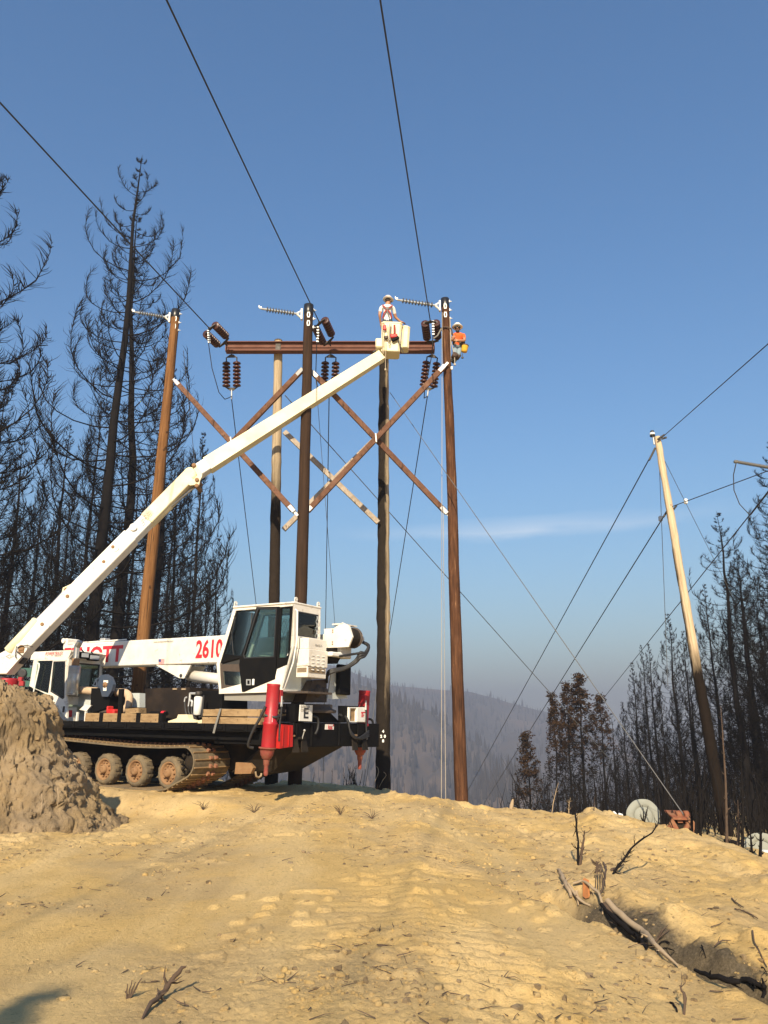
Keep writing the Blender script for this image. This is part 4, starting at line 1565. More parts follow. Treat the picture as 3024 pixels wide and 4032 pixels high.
def text(parent, body, at, right, up, size, mat, width=None, name='lettering', align='LEFT', bold=.02, shear=0.0, to_local=False):
    cu = bpy.data.curves.new('t', 'FONT')
    cu.body = body
    cu.size = size
    cu.align_x = align
    cu.extrude = .0015
    cu.offset = bold * size
    cu.shear = shear
    cu.resolution_u = 3
    ob = bpy.data.objects.new('t', cu)
    COL.objects.link(ob)
    bpy.context.view_layer.update()
    me = bpy.data.meshes.new_from_object(ob)
    bpy.data.objects.remove(ob)
    bpy.data.curves.remove(cu)
    right = Vector(right).normalized(); up = Vector(up)
    up = (up - right * up.dot(right)).normalized()
    nn = right.cross(up)
    sx = 1.0
    if width:
        xs = [v.co.x for v in me.vertices]
        sx = width / (max(xs) - min(xs))
    R = Matrix((right * sx, up, nn)).transposed().to_4x4()
    R.translation = Vector(at) + nn * .004
    me.transform(R)
    return link(name, me, mat, parent)


X, Yv, Z = Vector((1, 0, 0)), Vector((0, 1, 0)), Vector((0, 0, 1))
# --- tracks
def offset_loop(pts, d):
    n = len(pts); out = []
    for i in range(n):
        a, b = pts[i - 1], pts[(i + 1) % n]
        t = Vector((b[0] - a[0], b[1] - a[1])).normalized()
        out.append((pts[i][0] + t.y * d, pts[i][1] - t.x * d))
    return out


def resample(pts, step):
    P_ = [Vector(p) for p in pts] + [Vector(pts[0])]
    seg = [(P_[i + 1] - P_[i]).length for i in range(len(P_) - 1)]
    tot = sum(seg); n = int(tot / step)
    out, i, acc = [], 0, 0
    for k in range(n):
        s = tot * k / n
        while acc + seg[i] < s:
            acc += seg[i]; i += 1
        out.append(P_[i].lerp(P_[i + 1], (s - acc) / seg[i]))
    return out


def arc(cx, cz, r, a0, a1, n):
    return [(cx + r * math.cos(a0 + (a1 - a0) * i / n), cz + r * math.sin(a0 + (a1 - a0) * i / n)) for i in range(n + 1)]


RAD = math.radians
# runs: bottom rearwards, up the rear slope, round the rear idler, forwards over the top, round the front
loop = [(8.2, -.07), (3.55, -.07), (3.3, -.03)] + arc(2.80, .555, .33, RAD(-118), RAD(-260), 10) + [(3.6, .845), (4.6, .84), (5.7, .88), (6.8, .93), (8.0, .97)] + arc(8.75, .62, .34, RAD(95), RAD(-65), 10)
loop2 = resample(loop, .05)
belt_in = offset_loop([tuple(p) for p in loop2], 0.0)
def seg_frames(step):
    q = resample(loop, step)
    n = len(q); fr_ = []
    for i in range(n):
        t = (q[(i + 1) % n] - q[i - 1]).normalized()
        fr_.append((q[i], t))
    return fr_


cleat_me = {}
for side, nm in ((1, 'near'), (-1, 'far')):
    yo, yi = 1.50 * side, .32 * side
    tr = bpy.data.objects.new('track', None)
    COL.objects.link(tr); tr.parent = crane
    # belt
    q = seg_frames(.06)
    n = len(q)
    mb = MB()
    vs, fs = [], []
    for p, t in q:
        nx, nz = t.y, -t.x                      # outwards
        for (yy, dd) in ((yo, 0), (yo, .035), (yi, .035), (yi, 0)):
            vs.append((p.x + nx * -dd, yy, p.y + nz * -dd))
    for i in range(n):
        j = (i + 1) % n
        for k in range(4):
            k2 = (k + 1) % 4
            fs.append((i * 4 + k, i * 4 + k2, j * 4 + k2, j * 4 + k))
    mb.add(vs, fs)
    mb.build('belt', M['mudrubber'], tr)
    # cleats and guides
    q = seg_frames(.155)
    ctr = np.mean([[p.x, p.y] for p, t in q], 0)
    sgn = 1
    p0, t0 = q[0]
    if (p0.x + t0.y - ctr[0]) ** 2 + (p0.y - t0.x - ctr[1]) ** 2 < (p0.x - t0.y - ctr[0]) ** 2 + (p0.y + t0.x - ctr[1]) ** 2:
        sgn = -1
    if 'c' not in cleat_me:
        w = 1.17
        m1 = MB()
        m1.box((0, 0, .012), (.105, w, .03), None, .008)
        m1.box((-.03, 0, .04), (.030, w - .02, .05), None, .008)
        cleat_me['c'] = m1.mesh('cleat')
        m2 = MB()
        for s_ in (-1, 1):
            m2.prism([(-.05, s_ * .085 - .035, .03), (.05, s_ * .085 - .035, .03), (.03, s_ * .085 - .02, .115), (-.03, s_ * .085 - .02, .115)], (0, .06, 0))
        cleat_me['g'] = m2.mesh('drive_guide')
    for p, t in q:
        nrm = Vector((t.y, 0, -t.x)) * sgn
        tx = Vector((t.x, 0, t.y))
        R = Matrix((nrm.cross(Yv) * -1, Yv, nrm)).transposed().to_4x4()
        R = Matrix((Yv.cross(nrm), Yv, nrm)).transposed().to_4x4()
        R.translation = Vector((p.x, (yo + yi) / 2, p.y)) + nrm * .002
        c = link('cleat', cleat_me['c'], M['mud'], tr); c.matrix_local = R
        g = link('drive_guide', cleat_me['g'], M['redguide'], tr); g.matrix_local = R
    for cx, cz in ((2.80, .555), (8.72, .62)):
        mb = MB().lathe((cx, yo - side * .22, cz), (0, -side, 0), [(0, .06), (.0, .12), (.04, .20), (.72, .20), (.76, .15)], 16)
        for k in range(9):
            a = 2 * math.pi * k / 9
            mb.box(Vector((cx, yo - side * .2, cz)) + Matrix.Rotation(-a, 3, 'Y') @ Vector((.22, 0, 0)), (.09, .07, .06), Matrix.Rotation(-a, 3, 'Y'), .01)
        mb.build('idler', M['blackdirty'], tr)
    for wxx in [SD(660, 3048, 1.36).x + (SD(530, 3040, 1.36).x - SD(660, 3048, 1.36).x) * i_ for i_ in range(4)]:
        wh = bpy.data.objects.new('wheel', None)
        COL.objects.link(wh); wh.parent = crane
        wy = 1.36 * side
        ax = (0, -side, 0)
        c0 = (wxx, wy, .295)
        MB().lathe(c0, ax, [(.02, .25), (.00, .262), (-.005, .30), (.02, .335), (.05, .365), (.25, .365), (.28, .33), (.30, .26)], 28, True, False).build('tyre', M['mudrubber'], wh)
        mt = MB()
        for k in range(26):
            a = 2 * math.pi * k / 26
            m_ = Matrix.Rotation(-a, 3, 'Y')
            mt.box(Vector((wxx, wy - side * (.10 if k % 2 else .2), .295)) + m_ @ Vector((.368, 0, 0)), (.018, .10, .05), m_)
        mt.build('tread_lug', M['mudrubber'], wh)
        rm = MB()
        rm.lathe(c0, ax, [(.03, .0), (.03, .10), (.06, .15), (.085, .20), (.03, .215), (-.005, .255), (.012, .262), (.10, .258), (.10, .0)], 24)
        for k in range(10):
            a = 2 * math.pi * k / 10
            rm.lathe((wxx + .165 * math.cos(a), wy - side * .075, .295 + .165 * math.sin(a)), (0, side, 0), [(0, .022), (.055, .020), (.06, .010)], 6)
        rm.build('rim', M['mudrim'], wh)
        MB().lathe((wxx, wy + side * .0, .295), (0, -side, 0), [(-.055, .05), (-.05, .085), (.03, .095), (.06, .095)], 16).build('hub', M['mudrim'], wh)
        MB().tube([(wxx, wy - side * .1, .31), (wxx, 0, .40)], .06, 8).build('axle', M['blackdirty'], wh)

# --- chassis, deck, rear beam
MB().prism([(9.6, .75, .99), (9.6, .75, 1.25), (.55, .75, 1.30), (.55, .75, .99)], (0, -1.5, 0)).build('frame', M['blackdirty'], crane)
MB().prism([(9.2, .29, .40), (9.4, .29, 1.0), (.75, .29, 1.0), (1.5, .29, .36)], (0, -.58, 0)).build('hull', M['blackdirty'], crane)
MB().box((4.3, 0, 1.385), (7.2, 2.92, .05)).build('deck', M['blackdirty'], crane)
for side in (1, -1):
    MB().box((4.2, 1.47 * side, 1.345), (7.0, .06, .17), None, .01).build('side_rail', M['black'], crane)
    for i in range(11):
        x = .95 + .64 * i
        mb = MB()
        mb.box((x + .26, 1.512 * side, 1.335), (.40, .022, .065), None, .006)
        mb.box((x, 1.515 * side, 1.345), (.07, .03, .15), None, .006)
        mb.build('stake_pocket', M['black'], crane)
    MB().box((4.3, 1.30 * side, 1.19), (6.6, .04, .22)).build('skirt_plate', M['black'], crane)
MB().box((.24, -.50, 1.215), (.52, 3.14, .53), None, .015).build('outrigger_beam', M['black'], crane)
for y in (1.0, .45, -.62, -1.45):
    MB().bar((-.035, y, .98), (-.035, y, 1.46), .05, .03, Yv).build('beam_rib', M['black'], crane)
# upper cross beam with sloped ends
MB().prism([(.2, 1.0, 1.485), (.2, .55, 1.72), (.2, -.55, 1.72), (.2, -1.0, 1.485)], (.9, 0, 0)).build('pedestal_base', M['blackdirty'], crane)
# belly plates
MB().prism([(.02, .95, .945), (.02, -.85, .945), (.9, -.40, .40), (1.5, -.30, .30), (1.5, .30, .30), (.9, .60, .40)], (.9, 0, .02)).build('belly_plate', M['blackdirty'], crane)
MB().box((1.3, 0, 1.15), (1.6, 2.5, .32), None, .01).build('rear_frame', M['black'], crane)
MB().prism([SD(*z2(a, b), .75) for a, b in ((370, 1455), (490, 1460), (512, 1500), (490, 1548), (360, 1550))], (0, -.10, 0)).build('tow_bracket', M['mudrim'], crane)
MB().tube([RR(*zC(20, 1290), .7), RR(*zC(28, 1345), .7), RR(*zC(60, 1365), .7), RR(*zC(92, 1345), .7), RR(*zC(98, 1310), .7)], .022, 8).build('tow_hook', M['palewood'], crane)
# small bits on the rear beam face
xb_ = -.062
pp = poly_r(zC, ((935, 670), (1045, 668), (1042, 740), (930, 738)), -.030)
mb = MB(); mb.prism(pp, (.012, 0, 0)); wl = mb.build('warning_label', M['white_clean'], crane)
pr = poly_r(zC, ((970, 672), (1043, 670), (1042, 696), (970, 697)), -.034)
MB().prism(pr, (.003, 0, 0)).build('red_band', M['redlet'], wl)
text(wl, 'DANGER', RR(*zC(972, 694), -.035), -Yv, Z, .055, M['white_clean'], .17)
text(wl, 'KEEP CLEAR\nOF MACHINE', RR(*zC(966, 714), -.033), -Yv, Z, .036, M['redlet'], .18)
MB().tube([RR(*zC(628, 862), -.10), RR(*zC(660, 752), -.16)], .012, 6).lathe(RR(*zC(660, 750), -.16) - Z * .025, Z, [(0, .012), (.015, .028), (.035, .028), (.05, .01)], 10).build('lever', M['steel'], crane)
MB().box(RR(*zC(612, 850), -.06), (.10, .22, .05)).build('lever_base', M['blackdirty'], crane)
for c, w in ((640, 70), (525, 50), (1300, 60), (1430, 70)):
    y_ = RR(*zC(c, 960), -.06).y
    MB().prism([(-.05, y_ - .08, 1.15), (-.05, y_ + .08, 1.15), (-.10, y_ + .11, .86), (-.10, y_ - .11, .86)], (-.03, 0, 0)).build('step_loop', M['blackdirty'], crane)
# E sign
e_o = poly_r(zC, ((597, 415), (757, 420), (748, 632), (583, 625)), -.09)
sg = MB().prism(e_o, (-.02, 0, 0)).build('control_sign', M['white_clean'], crane)
MB().prism([p + X * .05 for p in poly_r(zC, ((560, 400), (770, 405), (770, 640), (560, 635)), -.09)], (.25, 0, 0)).build('control_cabinet', M['black'], crane)
e_w = (e_o[0] - e_o[1]).length
text(sg, 'E', RR(*zC(640, 588), -.111), -Yv, Z, .31, M['blacklet'], .17, bold=.02)
text(sg, 'OUTRIGGER\nCONTROLS', RR(*zC(668, 458), -.111), -Yv, Z, .075, M['greylet'], .33, align='CENTER', bold=.0)
# open control box on the far side
MB().prism(poly_r(zC, ((1170, 428), (1365, 432), (1365, 645), (1170, 648)), -.0), (.16, 0, 0)).build('valve_cabinet', M['black'], crane)
ob_ = poly_r(zC, ((1245, 447), (1474, 447), (1470, 645), (1240, 640)), -.06)
bx = MB().ring(ob_, poly_r(zC, ((1258, 460), (1338, 460), (1336, 630), (1254, 628)), -.06), (.05, 0, 0)).build('control_box', M['white_clean'], crane)
MB().prism([p + X * .045 for p in poly_r(zC, ((1252, 455), (1340, 455), (1338, 634), (1250, 632)), -.06)], (.01, 0, 0)).build('box_back', M['timber'], bx)
pl_ = poly_r(zC, ((1345, 455), (1468, 455), (1464, 638), (1343, 634)), -.062)
MB().prism(pl_, (-.012, 0, 0)).build('door', M['white_clean'], bx)
MB().prism(poly_r(zC, ((1400, 508), (1458, 508), (1458, 522), (1400, 522)), -.076), (-.002, 0, 0)).build('red_band', M['redlet'], bx)
text(bx, 'CAUTION\nREAD MANUAL\nBEFORE USE', RR(*zC(1402, 536), -.076), -Yv, Z, .034, M['redlet'], .12, bold=0)


def hose(pts, r, mat='rubber', name='hose', parent=None):
    """bent smooth tube through the points"""
    q = [Vector(p) for p in pts]
    out = []
    n = len(q)
    for i in range(n - 1):
        p0, p1, p2, p3 = q[max(i - 1, 0)], q[i], q[i + 1], q[min(i + 2, n - 1)]
        for k in range(6):
            t = k / 6
            out.append(.5 * ((2 * p1) + (p2 - p0) * t + (2 * p0 - 5 * p1 + 4 * p2 - p3) * t * t + (3 * p1 - p0 - 3 * p2 + p3) * t ** 3))
    out.append(q[-1])
    return MB().tube(out, r, 7).build(name, M[mat], parent or crane)


for dy in (0, .05, -.05, .09):
    hose([RR(*zC(1235, 660), -.08) + Z * dy * .6, RR(*zC(1262, 770 + dy * 200), -.12), RR(*zC(1320, 835 + dy * 160), -.15), RR(*zC(1400, 850 - dy * 200), -.14), RR(*zC(1500, 800 - dy * 500), -.10)], .022)
hose([RR(*zC(1235, 660), -.06), RR(*zC(1200, 580), .0), RR(*zC(1110, 545), .1)], .035)
hose([RR(*zC(1495, 600), .1), RR(*zC(1545, 620), .1), RR(*zC(1560, 720), .1), RR(*zC(1570, 870), .1)], .03)
hose([RR(*zC(770, 560), -.07), RR(*zC(835, 600), -.09), RR(*zC(835, 720), -.09), RR(*zC(800, 800), -.08)], .028)

# --- outriggers
for side in (1, -1):
    og = bpy.data.objects.new('outrigger', None)
    COL.objects.link(og); og.parent = crane
    og.location = (.1, 1.76 * side, 0)
    lean = .07
    MB().lathe((-lean, 0, 2.27), (lean * .75, 0, -1), [(0, .10), (0, .138), (.03, .146), (.06, .138), (.78, .138), (.80, .16), (.84, .16), (.86, .148), (1.30, .152)], 20).build('jack_tube', M['red'], og)
    MB().lathe((.02, 0, .97), (lean * .75, 0, -1), [(0, .15), (.0, .185), (.03, .185), (.03, .148), (.09, .150), (.12, .140), (.17, .132), (.19, .11), (.23, .10), (.25, .05)], 20).build('jack_collar', M['redmud'], og)
    MB().lathe((.03, 0, .70), (0, 0, -1), [(-.03, .07), (.08, .062), (.10, .046), (.22, .046), (.25, .052), (.30, .035)], 14).build('jack_rod', M['redmud'], og)
    if side == -1:
        MB().box((-.16, -.06, 1.20), (.03, .95, .56), None, .01).build('cover_plate', M['black'], og)
    MB().prism([(-.24, -.13 * side, 1.44), (-.24, -.50 * side, 1.42), (-.24, -.52 * side, .98), (-.24, -.10 * side, .95), (-.24, -.08 * side, 1.15)] if side == 1 else [(.12, -.42, 1.25), (.12, -.55, 1.25), (.12, -.55, 1.0), (.12, -.42, 1.0)], (.15, 0, 0)).build('jack_bracket', M['redbright'], og)
    for yy in ((-.16, -.36) if side == 1 else ()):
        MB().box((-.25, yy * side, 1.20), (.02, .025, .42)).build('bracket_rib', M['redbright'], og)
    MB().box((-.13, -.13 * side, 2.02), (.14, .09, .26), None, .01).build('valve_block', M['red'], og)
    MB().tube([(-.20, -.50 * side, 1.20), (-.20, -.62 * side, 1.20)], .022, 8).build('lock_pin', M['mudrim'], og)
    hose([(-.19, -.13 * side, 1.95), (-.21, -.12 * side, 1.7), (-.20, -.10 * side, 1.45), (-.22, -.08 * side, 1.1)], .022, parent=og)
    mb = MB().tube([(-.19, -.13 * side, 2.02), (-.20, -.13 * side, 1.80)], .028, 8).build('hose_fitting', M['steel'], og)
    if side == 1:
        hose([(.02, .15, 1.62), (-.18, .02, 1.58), (-.17, -.12, 1.62), (-.04, -.16, 1.62)], .03, parent=og)
        hose([(.0, .15, 1.80), (.10, .20, 1.55), (.26, .24, 1.25), (.36, .22, 1.0), (.30, .12, .95)], .03, parent=og)
        MB().prism([(-.135, .085, 1.40), (-.135, -.0, 1.40), (-.135, -.0, 1.63), (-.135, .085, 1.63)], (-.01, 0, 0)).build('label', M['white_clean'], og)
        mb = MB()
        tx = text(og, 'ELLIOTT', (-.132, .098, 2.17), -Z + X * .06, -Yv, .085, M['white_clean'], .70, bold=.01)

# --- turret and operator cab (left face y = 1.2, right face y = .2)
MB().lathe((.50, .0, 1.70), (0, 0, 1), [(0, .70), (.06, .72), (.10, .62), (.19, .62)], 28).build('turntable', M['rustbrown'], crane)
MB().prism(poly_r(zC, ((950, 80), (950, 385), (660, 385), (760, 100)), .06), (.8, 0, 0)).build('turret_column', M['rustbrown'], crane)
for a, b, r in ((835, 240, .14), (918, 240, .085)):
    MB().lathe(RR(*zC(a, b), .06) + X * .02, -X, [(0, r), (.05, r), (.05, r * .8), (.09, r * .75), (.09, r * .3)], 18).build('pivot_boss', M['rustbrown'], crane)
cab = bpy.data.objects.new('operator_cab', None)
COL.objects.link(cab); cab.parent = crane
YL, YR = 1.2, .2
c_tl = SD(*zD(232, 148), YL); c_tr = SD(*zD(1022, 78), YL)
c_mid = SD(*zD(8, 880), YL); c_bot = SD(*zD(42, 1232), YL)
c_br = SD(*zD(860, 1205), YL); c_kn = SD(*zD(1010, 640), YL)
W_ = Vector((0, YR - YL, 0))
c_tr.z = c_tl.z = (c_tl.z + c_tr.z) / 2
# white shell: outer hoop of the left side
t_ = Vector((0, -.05, 0))


def S_(a, b):
    return SD(*zD(a, b), YL)


for dy, nm in ((0, 'near'), (-.95, 'far')):
    sh = Vector((0, dy, 0))
    MB().ring([p + sh for p in (c_tl, c_tr, c_kn, c_br, c_bot, c_mid)],
              [p + sh for p in (S_(272, 178), S_(990, 120), S_(965, 680), S_(830, 1010) if dy == 0 else S_(880, 1120), S_(70, 1205), S_(48, 885))], t_).build('side_frame', M['white'], cab)
# roof, lower rear, floor, back wall
MB().box(((c_tl.x + c_tr.x) / 2, (YL + YR) / 2, c_tl.z + .012), (abs(c_tl.x - c_tr.x) + .03, 1.06, .045), None, .015).build('roof', M['white'], cab)
MB().prism([c_bot + Z * .0, c_br, c_br - Z * .06, c_bot - Z * .06], W_).build('floor', M['white'], cab)
MB().prism([c_kn + X * .02, c_br + X * .02, c_br + X * .05, c_kn + X * .05], W_).build('rear_panel', M['palegrey'], cab)
# white lower corner and black door
MB().prism([p + Yv * .004 for p in (S_(395, 1222), S_(845, 1212), S_(930, 890), S_(800, 945), S_(772, 1075))], Vector((0, -.03, 0))).build('lower_panel', M['white'], cab)
MB().ring([p + Yv * .006 for p in (S_(820, 150), S_(1008, 118), S_(975, 690), S_(930, 890), S_(800, 942), S_(800, 800))],
          [p + Yv * .006 for p in (S_(862, 152), S_(968, 152), S_(945, 760), S_(915, 790), S_(822, 795), S_(830, 700))], Vector((0, -.03, 0))).build('quarter_panel', M['black'], cab)
MB().prism([p - Yv * .01 for p in (S_(855, 148), S_(972, 148), S_(948, 765), S_(918, 795), S_(818, 797))], Vector((0, -.008, 0))).build('quarter_window', M['glass_dark'], cab)
dr = MB().ring([p + Yv * .014 for p in (S_(535, 135), S_(832, 128), S_(778, 1075), S_(372, 1242), S_(345, 1240), S_(308, 880))],
               [p + Yv * .014 for p in (S_(572, 158), S_(798, 158), S_(765, 780), S_(400, 802), S_(368, 790), S_(372, 740))], Vector((0, -.04, 0))).build('door', M['black'], cab)
MB().prism([p - Yv * .004 for p in (S_(545, 150), S_(803, 150), S_(768, 790), S_(375, 806), S_(360, 760))], Vector((0, -.008, 0))).build('door_window', M['glass_dark'], dr)
MB().ring([p + Yv * .02 for p in (S_(545, 150), S_(803, 150), S_(768, 790), S_(375, 806), S_(360, 760))],
          [p + Yv * .02 for p in (S_(560, 165), S_(790, 163), S_(757, 778), S_(388, 792), S_(374, 758))], Vector((0, -.012, 0))).build('window_seal', M['rubber'], dr)
MB().box(S_(500, 1115) + Yv * .03, (.06, .03, .14), None, .01).build('door_handle', M['white_clean'], dr)
MB().ring([S_(408, 1078) + Yv * .02, S_(465, 1078) + Yv * .02, S_(465, 1155) + Yv * .02, S_(408, 1155) + Yv * .02], [S_(420, 1092) + Yv * .02, S_(453, 1092) + Yv * .02, S_(453, 1142) + Yv * .02, S_(420, 1142) + Yv * .02], Vector((0, .012, 0))).build('latch_plate', M['steel'], dr)
# front quarter of the left side: black frame, glass above, glass below
MB().ring([p for p in (S_(262, 178), S_(535, 178), S_(535, 300), S_(310, 870), S_(310, 800), S_(60, 870))],
          [p for p in (S_(288, 190), S_(512, 190), S_(500, 290), S_(330, 760), S_(318, 772), S_(112, 748))], Vector((0, -.03, 0))).build('front_frame', M['black'], cab)
MB().prism([p - Yv * .012 for p in (S_(285, 185), S_(516, 185), S_(505, 290), S_(325, 775), S_(108, 752))], Vector((0, -.008, 0))).build('front_window', M['glass_teal'], cab)
MB().ring([p - Yv * .004 for p in (S_(55, 880), S_(312, 880), S_(345, 1215), S_(60, 1215))],
          [p - Yv * .004 for p in (S_(88, 968), S_(312, 980), S_(330, 1165), S_(104, 1150))], Vector((0, -.03, 0))).build('lower_frame', M['rustbrown'], cab)
MB().prism([p - Yv * .012 for p in (S_(84, 962), S_(318, 975), S_(336, 1170), S_(100, 1156))], Vector((0, -.008, 0))).build('lower_window', M['glass_teal'], cab)
MB().prism([p - Yv * .04 for p in (S_(90, 790), S_(300, 790), S_(312, 885), S_(62, 880))], Vector((0, -.5, 0))).build('dashboard', M['interior'], cab)
MB().tube([S_(250, 255) + Yv * .05, S_(278, 275) + Yv * .06, S_(240, 420) + Yv * .05, S_(205, 560) + Yv * .04], .008, 6).build('grab_bar', M['rubber'], cab)
for a, b in (((210, 430), (240, 760)), ((262, 270), (195, 630))):
    MB().tube([S_(*a) + Yv * .03, S_(*b) + Yv * .03], .008, 6).build('wiper', M['rubber'], cab)
MB().tube([S_(470, 200) + Yv * .0, S_(462, 360) + Yv * .0], .01, 6).build('mirror_stay', M['darksteel'], cab)
# windscreen and far side glass
fx = [c_tl + Vector((-.03, -.05, -.05)), c_tl + Vector((-.03, -.95, -.05)), c_mid + Vector((-.03, -.95, .05)), c_mid + Vector((-.03, -.05, .05))]
MB().prism(fx, (-.01, 0, 0)).build('windscreen', M['glass_teal'], cab)
sh = Vector((0, -.965, 0))
MB().prism([p + sh for p in (S_(285, 185), S_(700, 185), S_(640, 775), S_(108, 752))], Vector((0, -.008, 0))).build('far_window', M['glass_teal'], cab)
MB().ring([p + sh for p in (S_(270, 165), S_(1000, 130), S_(960, 700), S_(860, 1190), S_(60, 1210), S_(60, 870))],
          [p + sh for p in (S_(290, 190), S_(960, 165), S_(930, 690), S_(800, 760), S_(330, 765), S_(115, 750))], Vector((0, -.02, 0))).build('far_wall', M['interior'], cab)
# expanded metal guard inside: bars both ways
mb = MB()
ga, gb = S_(560, 250) + Vector((0, -.86, 0)), S_(790, 250) + Vector((0, -.86, 0))
zl, zh = S_(560, 780).z, S_(560, 230).z
xl, xh = min(ga.x, gb.x) - .55, max(ga.x, gb.x)
k = xl
w_ = xh - xl; h_ = zh - zl
for i in range(-12, 24):
    for sg_ in (1, -1):
        x0 = xl + i * .075
        x1 = x0 + sg_ * h_ * .45
        a, b = Vector((x0, ga.y, zl)), Vector((x1, ga.y, zh))
        t0, t1 = 0.0, 1.0
        for lo, hi in ((xl, xh),):
            dx = x1 - x0
            ta, tb = (lo - x0) / dx, (hi - x0) / dx
            if ta > tb: ta, tb = tb, ta
            t0, t1 = max(t0, ta), min(t1, tb)
        if t1 - t0 > .05:
            mb.bar(a.lerp(b, t0), a.lerp(b, t1), .010, .006, Yv)
mb.build('window_guard', M['polymer'], cab)
# seat
MB().box((S_(700, 900).x - .02, .70, S_(700, 900).z + .06), (.45, .46, .14), None, .04).box((S_(700, 900).x - .26, .70, S_(700, 900).z + .45), (.13, .46, .72), None, .05).box((S_(700, 900).x - .27, .70, S_(700, 900).z + .90), (.10, .26, .18), None, .04).build('seat', M['interior'], cab)
MB().box(S_(520, 860) + Vector((0, -.15, 0)), (.30, .14, .30), None, .03).build('console', M['interior'], cab)
# rear frame with window
xr = c_tr.x
yw0, yw1 = YL, YR
MB().ring([(xr, YL, c_tr.z), (xr, YR, c_tr.z), (xr, YR, c_kn.z), (xr, YL, c_kn.z)],
          [(xr, YL - .13, c_tr.z - .17), (xr, YR + .09, c_tr.z - .17), (xr, YR + .11, c_kn.z + .25), (xr, YL - .13, c_kn.z + .25)], (.04, 0, 0)).build('rear_frame', M['white'], cab)
MB().prism([(xr + .012, YL - .12, c_tr.z - .16), (xr + .012, YR + .08, c_tr.z - .16), (xr + .012, YR + .10, c_kn.z + .24), (xr + .012, YL - .12, c_kn.z + .24)], (.008, 0, 0)).build('rear_window', M['glass_dark'], cab)
MB().ring([(xr - .006, YL - .12, c_tr.z - .16), (xr - .006, YR + .08, c_tr.z - .16), (xr - .006, YR + .10, c_kn.z + .24), (xr - .006, YL - .12, c_kn.z + .24)],
          [(xr - .006, YL - .145, c_tr.z - .185), (xr - .006, YR + .105, c_tr.z - .185), (xr - .006, YR + .125, c_kn.z + .265), (xr - .006, YL - .145, c_kn.z + .265)], (.012, 0, 0)).build('window_seal', M['rubber'], cab)
# lifting eyes
for p in (SD(*zD(250, 105), YL - .04), Vector((xr + .02, YL - .10, c_tr.z + .05)), Vector((xr + .02, YR + .05, c_tr.z + .05))):
    if p.x > .5:
        p = Vector((c_tl.x - .02, YL - .05, c_tl.z + .06))
    mb = MB()
    hexa = lambda r, q: [p + Vector((0, math.cos(a) * r, math.sin(a) * r + q)) for a in np.linspace(0, 2 * math.pi, 13)[:-1]]
    mb.ring(hexa(.055, .05), hexa(.022, .05), (.02, 0, 0))
    mb.box(p + Vector((.01, 0, -.005)), (.02, .10, .07))
    mb.build('lifting_eye', M['white'], cab)
# hand rail down the rear corner
MB().tube([SD(*zD(1040, 165), 1.22), SD(*zD(1066, 185), 1.26), SD(*zD(1060, 560), 1.26), SD(*zD(1010, 860), 1.27), SD(*zD(895, 1205), 1.27), SD(*zD(850, 1215), 1.22)], .018, 8).build('hand_rail', M['white_clean'], cab)
# air conditioner on the rear
xa_ = c_tr.x - .335
ac = bpy.data.objects.new('air_conditioner', None)
COL.objects.link(ac); ac.parent = cab
ya, yb_ = RR(*zD(1205, 700), xa_).y, RR(*zD(1455, 700), xa_).y
zt_, zm, zlow, zbot = RR(*zD(1300, 545), xa_).z, RR(*zD(1300, 690), xa_).z, RR(*zD(1300, 915), xa_).z, RR(*zD(1300, 1060), xa_).z
xm = c_tr.x - .01
MB().box(((xa_ + xm) / 2, (ya + yb_) / 2, (zt_ + zm) / 2 + .0), (xm - xa_ - .02, ya - yb_ - .03, zt_ - zm), None, .012).build('hood', M['white'], ac)
MB().box(((xa_ + xm) / 2 - .012, (ya + yb_) / 2, (zm + zlow) / 2), (xm - xa_ + .015, ya - yb_ + .01, zm - zlow - .004), None, .012).build('body', M['white'], ac)
MB().box(((xa_ + xm) / 2, (ya + yb_) / 2, (zlow + zbot) / 2), (xm - xa_ - .01, ya - yb_ - .02, zlow - zbot), None, .012).build('base', M['white'], ac)
xx = xa_ - .013
for i in range(3):
    for j in range(5):
        y0 = ya - .16 - i * .19
        z0_ = zm - .12 - j * .078
        MB().prism([(xx - .006, y0 + .045, z0_), (xx - .006, y0 - .045, z0_), (xx - .018, y0 - .045, z0_ - .014), (xx - .018, y0 + .045, z0_ - .014)], (0, 0, -.012)).build('louvre', M['white'], ac)
for (x0_, x1_, y0, y1, fc) in ((xa_ + .03, xm - .04, ya - .005, 0, 'y'), (0, 0, ya - .05, yb_ + .06, 'x')):
    mb = MB()
    zt2, zb2 = zlow - .03, zlow - .13
    if fc == 'y':
        mb.box(((x0_ + x1_) / 2, y0 - .003, (zt2 + zb2) / 2), (x1_ - x0_, .004, zt2 - zb2))
    else:
        mb.box((xa_ + .002, (y0 + y1) / 2, (zt2 + zb2) / 2), (.004, y0 - y1, zt2 - zb2))
    g_ = mb.build('grille', M['rustbrown'], ac)
    mb = MB()
    for i in range(14):
        t = (i + .5) / 14
        if fc == 'y': mb.box((x0_ + (x1_ - x0_) * t, y0 + .003, (zt2 + zb2) / 2), (.006, .006, zt2 - zb2))
        else: mb.box((xa_ - .006, y0 + (y1 - y0) * t, (zt2 + zb2) / 2), (.008, .012, zt2 - zb2))
    for j in range(5):
        z_ = zb2 + (zt2 - zb2) * (j + .5) / 5
        if fc == 'y': mb.box(((x0_ + x1_) / 2, y0 + .003, z_), (x1_ - x0_, .005, .006))
        else: mb.box((xa_ - .006, (y0 + y1) / 2, z_), (.007, y0 - y1, .008))
    mb.build('mesh', M['palewood'], ac)
text(ac, 'VANGUARD AC', Vector((xa_ + .0, ya - .24, zm + .09)), -Yv, Z, .055, M['greylet'], .27, bold=0)
